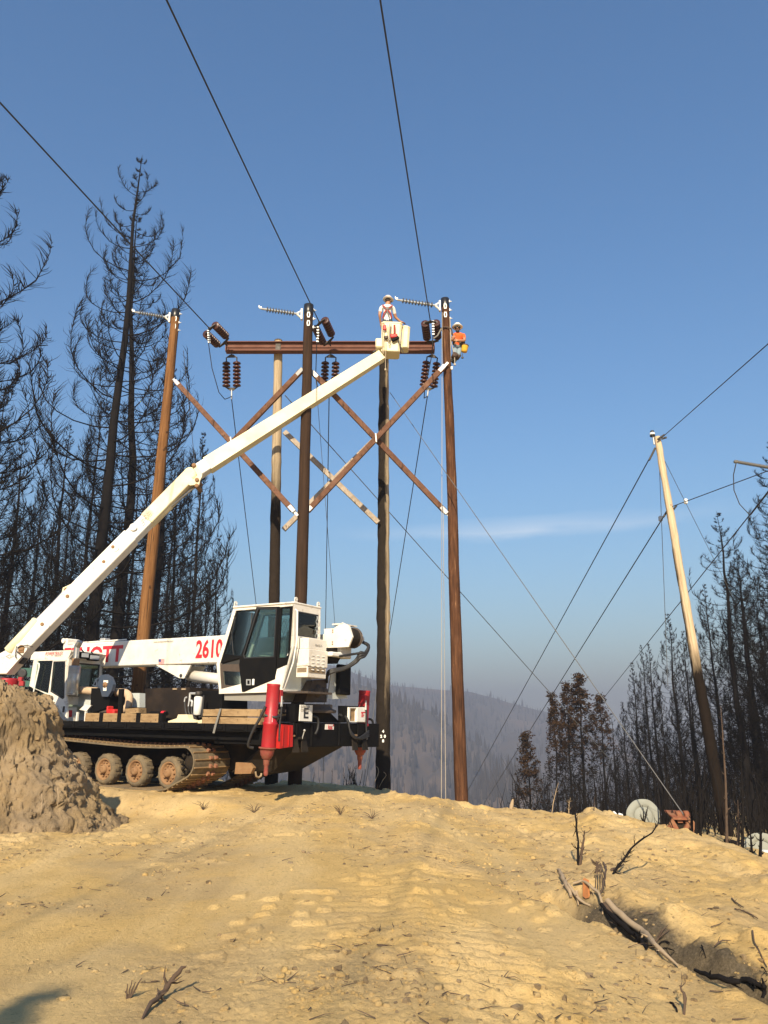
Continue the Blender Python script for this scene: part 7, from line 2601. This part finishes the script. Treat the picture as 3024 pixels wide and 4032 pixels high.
# light pieces of junk beside the disc
MB().bar(FB(765, 425, 18.4), FB(800, 465, 18.3), .16, .05, Z, .01).thing('scrap_board', M['timber'], 'grey scrap of board between the pale disc and the orange bucket', 'board')
# charred logs and pipes lying near the foot of the leaning pole
GLG = 'charred logs lying at the foot of the leaning pole'
for i, (a, b, a2, b2, r, Y, lab) in enumerate(((1160, 575, 1420, 610, .05, 16.6, 'upper charred log lying left of the leaning pole foot'), (1180, 605, 1570, 632, .055, 15.9, 'charred log with a pale end pointing at the right disc'),
                                               (1340, 635, 1660, 662, .05, 15.5, 'lowest charred log, crossing in front of the right disc'), (1290, 560, 1480, 590, .04, 17.0, 'short charred log right of the leaning pole foot'))):
    A, B = FB(a, b, Y), FB(a2, b2, Y - .2)
    o = empty('charred_log', A, lab, 'log', GLG)
    MB().tube([A, A.lerp(B, .35) + Vector((0, 0, .01)), A.lerp(B, .7) - Vector((0, 0, .01)), B], [r, r * .95, r * .85, r * .8], 9).build('bark', M['char'], o, True)
    if i in (1, 2):
        d = (B - A).normalized()
        MB().lathe(B - d * .10, d, [(0, r * .9), (.02, r * 1.05), (.14, r * 1.05), (.15, r * .6)], 10).build('pale_end', M['palegrey'], o, True)

# ------------------------------------------------------------------ branches and sticks
def stick(pts, radii, mat, name, label, cat, group=None, spurs=0, seed=1, sides=7, parent=None):
    rng = np.random.RandomState(seed)
    q = []
    for i in range(len(pts) - 1):
        a, b = Vector(pts[i]), Vector(pts[i + 1])
        n = max(2, int((b - a).length / .09))
        for k in range(n):
            q.append(a.lerp(b, k / n))
    q.append(Vector(pts[-1]))
    n = len(q)
    # rounded kinks and a little crookedness
    for it in range(2):
        q = [q[0]] + [(q[i - 1] + q[i] * 2 + q[i + 1]) / 4 for i in range(1, n - 1)] + [q[-1]]
    jr, jp = (.05, .07) if max(radii) > .028 else (.14, .30)
    r = [float(np.interp(i / (n - 1), np.linspace(0, 1, len(radii)), radii)) * (1 + jr * rng.normal()) for i in range(n)]
    q = [p + Vector(rng.normal(0, r[i] * jp, 3)) for i, p in enumerate(q)]
    mb = MB().tube(q, r, sides)
    for s in range(spurs):
        i = rng.randint(1, n - 1)
        d = (q[min(i + 1, n - 1)] - q[i - 1]).normalized()
        sd = d.cross(Vector(rng.normal(size=3))).normalized()
        L = rng.uniform(.02, .10)
        mb.tube([q[i], q[i] + (sd + d * .5) * L * .6, q[i] + (sd + d * .9) * L], [r[i] * .55, r[i] * .35, .0015], 5)
    if parent is not None:
        return mb.build(name, M[mat], parent, True)
    return mb.thing(name, M[mat], label, cat, group)


def gp(u, v, dz=0.0):
    return on_ground(u, v, dz)


zG = cv((2100, 3050), 2.765)
zH = cv((2300, 3450), 2.2914)


def up_from(base, pts):
    """the picture places of an upright stick, at the depth of its foot"""
    return [P(u, v, base.y + dy) for u, v, dy in pts]


b0 = gp(*zG(488, 985))
us = stick([b0 - Z * .05] + up_from(b0, [(*zG(492, 800), 0), (*zG(480, 640), .02), (*zG(460, 520), .0), (*zG(455, 380), 0), (*zG(465, 250), .02), (*zG(482, 190), .03)]), [.022, .018, .016, .015, .012, .010, .005], 'twig', 'upright_stick', 'tall thin black upright stick on the slope, left of the curved branch', 'stick', None, 26, 3)
stick(up_from(b0, [(*zG(470, 590), .0), (*zG(450, 640), .03), (*zG(430, 675), .04)]), [.008, .006, .003], 'twig', 'side_twig', None, None, parent=us)
b1 = gp(*zG(505, 985))
stick([b1 - Z * .05] + up_from(b1, [(*zG(515, 880), 0), (*zG(540, 740), 0), (*zG(556, 660), 0), (*zG(560, 612), 0)]), [.020, .020, .018, .013, .005], 'deadtwig', 'upright_stick', 'shorter brown split stick leaning beside the tall black one', 'stick', None, 12, 4)
bb = gp(*zG(830, 1085))
# the long curved branch springing up from the bank
stick([bb - Z * .05] + up_from(bb, [(*zG(935, 990), .05), (*zG(1010, 890), .1), (*zG(1060, 805), .15), (*zG(1150, 725), .2), (*zG(1260, 660), .25), (*zG(1325, 600), .3), (*zG(1365, 520), .35), (*zG(1372, 470), .4)]), [.014, .015, .014, .013, .012, .011, .009, .007, .003], 'twig', 'curved_branch', 'long dark branch curving up right across the slope to the pale disc', 'branch', None, 30, 5)
stick([gp(*zG(860, 1060)) + Z * .02, gp(*zG(985, 1010)) + Z * .03], [.02, .008], 'deadtwig', 'broken_branch', 'short dark broken branch at the foot of the curved branch', 'branch', None, 8, 6)
b2 = gp(*zG(600, 1222))
stick([b2 - Z * .02] + up_from(b2, [(*zG(640, 1190), .03), (*zG(690, 1160), .05), (*zG(718, 1140), .06)]), [.020, .022, .022, .018], 'char', 'charred_root', 'short charred root end sticking out above the orange chip', 'root', None, 3, 7)
b3 = gp(*zG(690, 1065))
fs_ = stick([b3 - Z * .04] + up_from(b3, [(*zG(700, 1020), 0), (*zG(692, 975), 0), (*zG(690, 945), 0)]), [.022, .020, .016, .008], 'deadtwig', 'forked_stub', 'short grey forked stub between the upright sticks and the curved branch', 'stick', None, 10, 8)
stick(up_from(b3, [(*zG(700, 1020), 0), (*zG(722, 985), 0), (*zG(730, 960), 0)]), [.014, .012, .006], 'deadtwig', 'prong', None, None, parent=fs_)
# roots washed out along the ditch
rp = [gp(*zG(450, 1270), .05), gp(*zG(530, 1262), .09), gp(*zG(580, 1280), .10), gp(*zG(620, 1330), .10), gp(*zG(700, 1375), .09), gp(*zG(745, 1430), .08), gp(*zG(765, 1510), .06), gp(*zG(760, 1590), .03)]
stick(rp, [.012, .015, .016, .017, .016, .016, .013, .008], 'palewood', 'pale_root', 'pale curving root arching over the upper end of the ditch', 'root', 'pale roots along the ditch', 4, 11)
stick([gp(*zG(280, 1060), .03), gp(*zG(330, 1180), .05), gp(*zG(370, 1270), .05), gp(*zG(420, 1370), .04)], [.018, .020, .024, .020], 'palewood', 'pale_root', 'straight pale root lying left of the orange chip', 'root', 'pale roots along the ditch', 4, 12)
stick([gp(*zG(380, 1260), .06), gp(*zG(450, 1370), .07), gp(*zG(500, 1450), .06), gp(*zG(620, 1470), .03)], [.014, .016, .014, .010], 'palewood', 'pale_root', 'pale root bending right below the orange chip', 'root', 'pale roots along the ditch', 4, 13)
stick([gp(*zG(470, 1340), .05), gp(*zG(490, 1400), .06), gp(*zG(490, 1460), .03)], [.018, .016, .010], 'palewood', 'pale_root', 'short thick pale root hanging below the curving root', 'root', 'pale roots along the ditch', 2, 14)
stick([gp(*zG(770, 1050), .10), gp(*zG(800, 1180), .13), gp(*zG(790, 1280), .10), gp(*zG(730, 1370), .05)], [.010, .014, .013, .008], 'deadtwig', 'pale_root', 'grey root hanging over the bank above the ditch', 'root', 'pale roots along the ditch', 6, 15)
rt_o = empty('root_tangle', gp(*zG(700, 1110), .05), 'tangle of hair thin brown roots hanging over the bank above the ditch', 'root tangle')
for i in range(5):
    rng = np.random.RandomState(40 + i)
    a = gp(*zG(700 + 12 * i, 1110), .12)
    stick([a, gp(*zG(690 + 22 * i, 1190), .10), gp(*zG(680 + 28 * i, 1290 + 10 * (i % 2)), .04)], [.006, .006, .003], 'deadtwig', 'fine_root', None, None, None, 2, 50 + i, 5, rt_o)
MB().prism([gp(*zG(545, 1270), .10), gp(*zG(600, 1290), .11), gp(*zG(605, 1375), .03), gp(*zG(570, 1390), .02), gp(*zG(540, 1360), .03)], Vector((.02, .03, .015))).thing('bark_chip', paint('orange raw wood', (.45, .17, .05), .85, .3, (.25, .1, .04), 9), 'orange raw wood chip standing in the upper end of the ditch', 'wood chip')
lg = [gp(*zH(215, 300), .07), gp(*zH(290, 395), .08), gp(*zH(370, 470), .075), gp(*zH(470, 540), .07), gp(*zH(560, 610), .06), gp(*zH(640, 690), .06), gp(*zH(740, 770), .05), gp(*zH(850, 850), .03)]
stick(lg, [.030, .034, .032, .030, .027, .024, .018, .008], 'palewood', 'split_log', 'long pale split log lying along the ditch at the lower right', 'log', None, 8, 16, 9)
stick([p + Vector((-.07, -.02, -.03)) for p in lg[:6]], [.018, .022, .022, .020, .018, .010], 'char', 'charred_log', 'charred log lying right under the pale split log in the ditch', 'log', None, 8, 17, 9)
stick([gp(*zH(185, 335), .06), gp(*zH(250, 410), .06), gp(*zH(320, 470), .03)], [.03, .034, .026], 'deadtwig', 'brown_root', 'brown root lying left of the pale split log', 'root', None, 3, 18, 8)
dk = [gp(*zH(1000, 890), .04), gp(*zH(1150, 985), .05), gp(*zH(1290, 1010), .06), gp(*zH(1420, 1045), .05)]
stick(dk, [.012, .020, .024, .016], 'char', 'charred_log', 'short charred log in the lower ditch near the right edge', 'log', None, 6, 19, 8)
stick([gp(*zH(1430, 1010), .05), gp(*zH(1560, 1080), .07), gp(*zH(1645, 1125), .06)], [.02, .026, .022], 'char', 'charred_log', 'charred log at the right picture edge of the ditch', 'log', None, 4, 20, 8)
b5 = gp(*zH(1625, 1090))
stick([b5 - Z * .03] + up_from(b5, [(*zH(1620, 1000), 0), (*zH(1605, 920), 0)]), [.018, .016, .006], 'char', 'charred_stub', 'charred stub standing at the right picture edge', 'stick', None, 3, 21)
b6 = gp(*zH(905, 1260))
stick([b6] + up_from(b6, [(*zH(912, 1080), .05), (*zH(885, 1030), .07), (*zH(862, 985), .08)]), [.010, .012, .009, .005], 'deadtwig', 'bent_twig', 'thin grey bent twig standing below the pale split log', 'stick', None, 3, 22)
stick([gp(*zH(785, 1155), .01), gp(*zH(820, 1195), .02), gp(*zH(842, 1240), .01)], [.006, .009, .006], 'char', 'twig', 'small black twig left of the thin grey bent twig', 'stick')
for i, (a, b, c, d) in enumerate(((640, 630, 765, 510), (640, 630, 780, 565), (660, 720, 820, 715), (1180, 665, 1330, 610), (680, 650, 780, 640), (1060, 670, 1100, 760), (1600, 880, 1659, 930))):
    A = gp(*zH(a, b), .03)
    stick([A, A.lerp(gp(*zH(c, d), .03), .5) + Z * .03, gp(*zH(c, d), .06 if i < 2 else .02)], [.007, .006, .003], 'deadtwig' if i in (0, 1, 3) else 'char', 'twig', ('brown twig standing up from the ditch beside the pale split log, lower one', 'brown twig standing up from the ditch beside the pale split log, upper one', 'black twig lying level on the ash right of the pale split log', 'brown twig lying on the bank halfway to the right picture edge', 'short black twig on the ash just below the standing brown twigs', 'black twig pointing down the bank above the short charred log', 'black twig on the bank close to the right picture edge')[i], 'stick', 'thin twigs across the ditch', 3, 60 + i)
for i, (pts, lab) in enumerate(((((1330, 220), (1400, 280), (1440, 300)), 'thin root showing in the right bank, upper one'), (((1360, 310), (1480, 345), (1570, 400)), 'thin root showing in the right bank, middle one'), (((1520, 520), (1530, 620), (1600, 760), (1650, 840)), 'long thin root running down the right bank at the picture edge'))):
    stick([gp(*zH(a, b), .02) for a, b in pts], [.008, .009, .006, .005][:len(pts)], 'deadtwig', 'bank_root', lab, 'root', 'thin roots in the right bank', 3, 70 + i)

# foreground sticks, lower left
zI = cv((0, 3000), 1.106)
f0 = gp(*zI(620, 1125))
stick([f0, gp(*zI(660, 1070), .03), gp(*zI(695, 1050), .04)] + up_from(gp(*zI(700, 1040)), [(*zI(715, 1000), .02), (*zI(745, 955), .05), (*zI(775, 905), .08), (*zI(810, 893), .10)]), [.008, .014, .018, .019, .017, .016, .015, .008], 'deadtwig', 'broken_stick', 'broken stick rising from the dirt in the lower left foreground, casting a shadow', 'stick', None, 8, 31, 8)
f1 = gp(*zI(555, 1030))
fr_o = empty('frayed_stub', f1, 'frayed splintered stub left of the broken foreground stick', 'stub')
for i, (a, b) in enumerate(((555, 965), (575, 950), (590, 958), (617, 942), (600, 965), (545, 1000))):
    bb_ = gp(*zI(553 + 3 * i, 1032))
    stick([bb_ - Z * .01] + up_from(bb_, [(*zI((553 + 3 * i + a) / 2, (1032 + b) / 2), .01), (*zI(a, b), .02)]), [.007, .006, .003], 'deadtwig', 'splinter', None, None, None, 0, 80 + i, 6, fr_o)
# stems that poke over the crest against the trees
CR = [((190, 420), [(230, 240), (272, 90)], .013, 'palewood', 'tall pale stem leaning right on the crest, below the brown needled trees'),
      ((380, 415), [(385, 340), (405, 250)], .010, 'palewood', 'right one of a pair of pale stems on the crest'),
      ((383, 420), [(392, 340), (378, 268)], .009, 'palewood', 'left one of a pair of pale stems on the crest'),
      ((660, 395), [(662, 330), (668, 240)], .008, 'deadtwig', 'thin reddish stem on the crest left of the white fittings')]
for i, (base, pts, r, mt, lab) in enumerate(CR):
    b_ = gp(*zG(*base))
    stick([b_ - Z * .1] + up_from(b_, [(*zG(*p), 0) for p in pts]), [r, r * .8, r * .3], mt, 'dead_sapling', lab, 'stick', 'dead stems on the crest', 4, 90 + i)
b_ = gp(2012, 3182)
stick([b_ - Z * .05] + up_from(b_, [(2015, 3165, 0), (2020, 3147, 0)]), [.05, .045, .02], 'palewood', 'splintered_stump', 'short pale splintered stump on the crest right of the red brown pole', 'stump', None, 8, 99, 8)
# a burnt bush and stems behind the rear of the crane
bu = P(1398, 3130, 25.3)
bu_o = empty('burnt_shrub', Vector((bu.x, 25.3, gz(bu.x, 25.3))), 'black many stemmed burnt shrub beyond the far red outrigger', 'shrub')
for i in range(16):
    rng = np.random.RandomState(120 + i)
    x = bu.x + rng.normal(0, .22)
    zb = gz(x, 25.3) - .1
    h = rng.uniform(.35, .8) * (1.5 if i == 3 else 1)
    stick([(x, 25.3 + rng.normal(0, .1), zb), (x + rng.normal(0, .05), 25.3, zb + h * .5), (x + rng.normal(0, .12), 25.3, zb + h)], [.012, .009, .003], 'twig', 'stem', None, None, None, 5, 140 + i, 5, bu_o)
for i, (u, vt) in enumerate(((1232, 3040), (1305, 3025), (1255, 3062), (1560, 3060), (1588, 3085))):
    x = P(u, 3100, 25.5).x
    zb = gz(x, 25.5) - .1
    stick([(x, 25.5, zb), (x + .03, 25.5, P(u, vt, 25.5).z)], [.010, .003], 'twig', 'burnt_sapling', ('lone thin burnt stem on the crest, nearest the crane track', 'tall lone burnt stem under the rear of the crane', 'lowest lone burnt stem near the crane track', 'burnt stem right of the charred pole foot', 'low burnt stem farther right of the charred pole foot')[i], 'sapling', 'lone burnt stems on the crest behind the crane', 6, 160 + i, 5)
# vine of loose wire at the foot of the charred pole
stick([P(1482, 3128, 24.1), P(1468, 3090, 24.1), P(1490, 3050, 24.1), P(1492, 3028, 24.2), P(1482, 3018, 24.2)], [.010] * 5, 'palewood', 'loose_wire', 'pale loose wire curling left of the charred pole foot', 'wire', 'loose wires at the charred pole foot', 0, 171, 6)
stick([P(1494, 3100, 24.2), P(1505, 3070, 24.1), P(1528, 3052, 24.1), P(1510, 3040, 24.1)], [.010] * 4, 'palewood', 'loose_wire', 'pale loose wire crossing the front of the charred pole foot', 'wire', 'loose wires at the charred pole foot', 0, 172, 6)
# burnt saplings in front of the leaning pole and at the right edge
SAP = [((2862, 3350), (2838, 2780), 16.5, 'deadtwig', 'brown dead sapling in front of the leaning pole foot'), ((2920, 3370), (2916, 2960), 15.5, 'twig', 'black sapling right of the leaning pole foot'),
       ((2990, 3420), (2985, 3130), 14.6, 'twig', 'black sapling in front of the right disc'), ((2738, 3300), (2730, 3110), 16.5, 'twig', 'black sapling left of the leaning pole, beside the orange bucket'),
       ((2755, 3310), (2752, 3060), 16.8, 'twig', 'second black sapling beside the orange bucket'), ((2955, 3390), (2950, 3250), 15, 'twig', 'short black sapling between the logs and the right disc'),
       ((2720, 3300), (2716, 3130), 16.9, 'twig', 'short black sapling nearest the orange bucket'), ((2900, 3360), (2905, 3150), 15.8, 'deadtwig', 'thin reddish sapling behind the charred logs')]
for i, (b, t, Y, mt, lab) in enumerate(SAP):
    B0 = P(b[0], b[1], Y); T0 = P(t[0], t[1], Y)
    B0.z = min(B0.z, gz(B0.x, Y)) - .1
    stick([B0, B0.lerp(T0, .5) + Vector((.03, 0, 0)), T0], [.030, .020, .006], mt, 'burnt_sapling', lab, 'sapling', 'burnt saplings at the right', 34, 180 + i, 6)
tw_o = empty('burnt_shrub', P(2535, 3255, 17.8), 'little black burnt shrub of four twigs standing in front of the pale disc', 'shrub')
for i, (u, vt) in enumerate(((2530, 3170), (2545, 3185), (2552, 3172), (2520, 3205))):
    b_ = P(2535, 3255, 17.8)
    stick([b_, P((u + 2537) / 2, (vt + 3240) / 2 + 4, 17.8), P(u, vt, 17.8)], [.014, .011, .005], 'twig', 'stem', None, None, None, 3, 200 + i, 5, tw_o)
# roots poking from the heap
for i, (pts) in enumerate((((235, 3080), (265, 3088), (325, 3095)), ((228, 3100), (232, 3130), (225, 3180)), ((165, 3125), (168, 3160), (160, 3210)), ((290, 2985), (300, 2990), (308, 2992)), ((270, 3150), (290, 3120), (310, 3112)))):
    stick([P(u, v, 13.6 if u < 280 else 14.0) for u, v in pts], [.009, .008, .004], 'palewood', 'heap_root', ('level pale root end sticking out of the right side of the dirt heap', 'pale root end hanging down the right part of the dirt heap', 'pale root end hanging lowest, in the middle of the dirt heap', 'short root end high up by the steep right side of the dirt heap', 'root end slanting upwards low on the right of the dirt heap')[i], 'root', 'root ends in the dirt heap', 2, 220 + i, 6)
GRASS = [(800, 3190), (1000, 3200), (1340, 3210), (1465, 3225)]
for i, (u, v) in enumerate(GRASS):
    c = gp(u, v)
    mb = MB()
    rng = np.random.RandomState(240 + i)
    for k in range(9):
        d = Vector((rng.normal(0, .5), rng.normal(0, .3), rng.uniform(.3, 1))).normalized()
        mb.tube([c, c + d * .12, c + d * .22 + Vector((rng.normal(0, .04), 0, -.03))], [.006, .005, .002], 4)
    mb.thing('root_tuft', M['deadtwig'], ('dark tuft of torn roots on the dirt just in front of the crane track', 'dark tuft of torn roots on the dirt below the near red outrigger', 'small dark tuft of roots in the dirt in front of the shaded ground', 'dark tuft of roots on the dirt in front of the charred pole')[i], 'root tuft', 'torn root tufts on the dirt')

# ------------------------------------------------------------------ loose clods and litter
def lumps(n, rng, sampler, smin, smax):
    t = np.array([[-1, -1, -1], [1, -1, -1], [1, 1, -1], [-1, 1, -1], [-1, -1, 1], [1, -1, 1], [1, 1, 1], [-1, 1, 1], [0, 0, 1.45], [0, -1.4, 0], [1.4, 0, 0], [-1.4, 0, 0], [0, 1.4, 0]], float)
    f = [(4, 5, 8), (5, 6, 8), (6, 7, 8), (7, 4, 8), (0, 1, 9), (1, 5, 9), (5, 4, 9), (4, 0, 9), (1, 2, 10), (2, 6, 10), (6, 5, 10), (5, 1, 10), (3, 0, 11), (0, 4, 11), (4, 7, 11), (7, 3, 11), (2, 3, 12), (3, 7, 12), (7, 6, 12), (6, 2, 12)]
    xy = sampler(n, rng)
    n = len(xy)
    s = smin + (smax - smin) * rng.rand(n) ** 3.2
    z = g_full(xy[:, 0], xy[:, 1])
    v = t[None] * (1 + .38 * (rng.rand(n, len(t), 1) - .5) * 2) * (s[:, None, None] * .5) * (1 + .35 * (rng.rand(n, 1, 3) - .5) * 2)
    a = rng.rand(n) * 6.28
    c, s_ = np.cos(a)[:, None], np.sin(a)[:, None]
    x = v[..., 0] * c - v[..., 1] * s_; y = v[..., 0] * s_ + v[..., 1] * c
    v = np.stack([x + xy[:, :1], y + xy[:, 1:], v[..., 2] * .8 + (z + s * .02)[:, None]], 2)
    ff = (np.array(f)[None] + (np.arange(n) * len(t))[:, None, None]).reshape(-1, 3)
    return v.reshape(-1, 3), ff


def samp(n, rng):
    th = rng.uniform(-.47, .47, n * 3)
    r = np.exp(rng.uniform(math.log(4.8), math.log(24), n * 3))
    x, y = r * np.sin(th), r * np.cos(th)
    d = vnoise(x * .7, y * .7, 301) * .55 + vnoise(x * 2.6, y * 2.6, 302) * .45
    d = d + .15 * sstep(1.2, 2.4, x) + .18 * sstep(11, 15, r)
    k = rng.rand(len(x)) < sstep(.42, .78, d)
    rc = np.interp(np.arctan2(x, y), _ph, _rc)
    lx = (x - TRUCK_O.x) * _ca + (y - TRUCK_O.y) * _sa
    ly = -(x - TRUCK_O.x) * _sa + (y - TRUCK_O.y) * _ca
    k &= (r < rc + .5) & ~((lx > 0) & (np.abs(ly) < 1.7))
    return np.stack([x, y], 1)[k][:n]


rng = np.random.RandomState(5)
v, f = lumps(2600, rng, samp, .006, .042)
tag(link('dirt_clods', np_mesh('dirt_clods', v, f, True), M['clod']), 'loose dry clods scattered over the yellow dirt pad', 'clods', kind='stuff')
v, f = lumps(1500, rng, samp, .006, .045)
tag(link('dark_crumbs', np_mesh('dark_crumbs', v, f, False), M['soil_heap']), 'darker crumbs of soil scattered over the yellow dirt pad', 'crumbs', kind='stuff')
v, f = lumps(7000, rng, samp, .004, .018)
tag(link('grit', np_mesh('grit', v, f, False), M['clod']), 'fine grit scattered over the yellow dirt pad', 'grit', kind='stuff')
# crumbs and lumps over the heap
n = 1500
ii = rng.randint(0, len(hv), n)
t = np.array([[-1, -1, -1], [1, -1, -1], [1, 1, -1], [-1, 1, -1], [-1, -1, 1], [1, -1, 1], [1, 1, 1], [-1, 1, 1]], float)
fq = np.array([(0, 3, 2, 1), (4, 5, 6, 7), (0, 1, 5, 4), (1, 2, 6, 5), (2, 3, 7, 6), (3, 0, 4, 7)])
s = .012 + .055 * rng.rand(n) ** 3
vv = t[None] * (1 + .8 * (rng.rand(n, 8, 1) - .5)) * (s[:, None, None] * .6) + hv[ii][:, None, :]
tag(link('heap_crumbs', np_mesh('heap_crumbs', vv.reshape(-1, 3), (fq[None] + (np.arange(n) * 8)[:, None, None]).reshape(-1, 4), False), M['soil_heap']), 'crumbs of soil lying over the dirt heap', 'crumbs', kind='stuff')
# bits of burnt stick
mb_v, mb_f = [], []
xy = samp(900, rng)
P0 = np.stack([xy[:, 0], xy[:, 1], g_full(xy[:, 0], xy[:, 1]) + .008], 1)
a = rng.uniform(0, 6.28, len(xy))
D = np.stack([np.cos(a), np.sin(a), rng.uniform(-.02, .25, len(xy))], 1)
v, f = batch_twigs(P0, D, rng.uniform(.04, .20, len(xy)), rng.uniform(.002, .006, len(xy)), rng, rng.normal(0, .2, (len(xy), 3)))
tag(link('twig_litter', np_mesh('twig_litter', v, f, False), M['deadtwig']), 'bits of burnt twig scattered over the dirt pad', 'litter', kind='stuff')
# stems and brush of the burnt undergrowth below the right hand trees
n = 2600
th = rng.uniform(.13, .50, n); r = rng.uniform(18, 58, n)
keep = r > np.interp(th, _ph, _rc) + 2
th, r = th[keep], r[keep]
x, y = r * np.sin(th), r * np.cos(th)
P0 = np.stack([x, y, g_full(x, y) - .1], 1)
D = np.stack([rng.normal(0, .22, len(x)), rng.normal(0, .22, len(x)), np.ones(len(x))], 1)
v, f = batch_twigs(P0, D, rng.uniform(.5, 2.4, len(x)), rng.uniform(.008, .018, len(x)), rng, rng.normal(0, .25, (len(x), 3)))
tag(link('burnt_brush', np_mesh('burnt_brush', v, f, False), M['twig']), 'burnt brush standing between the trunks on the right hand slope', 'brush', kind='stuff')
# out of frame behind the camera: the scorched tree whose shadow falls in the lower left corner
sx, sy = -3.45, -3.2
tm, cm, fm_, H = PROTO['brown']
o = empty('scorched_conifer', (sx, sy, gz(sx, sy) - .1), 'scorched brown conifer standing behind the camera at its left', 'tree')
o.scale = (.42, .42, .42)
for nm, me, mt in (('trunk', tm, M['char']), ('crown', cm, M['twig']), ('foliage', fm_, None)):
    link(nm, me, mt, o)
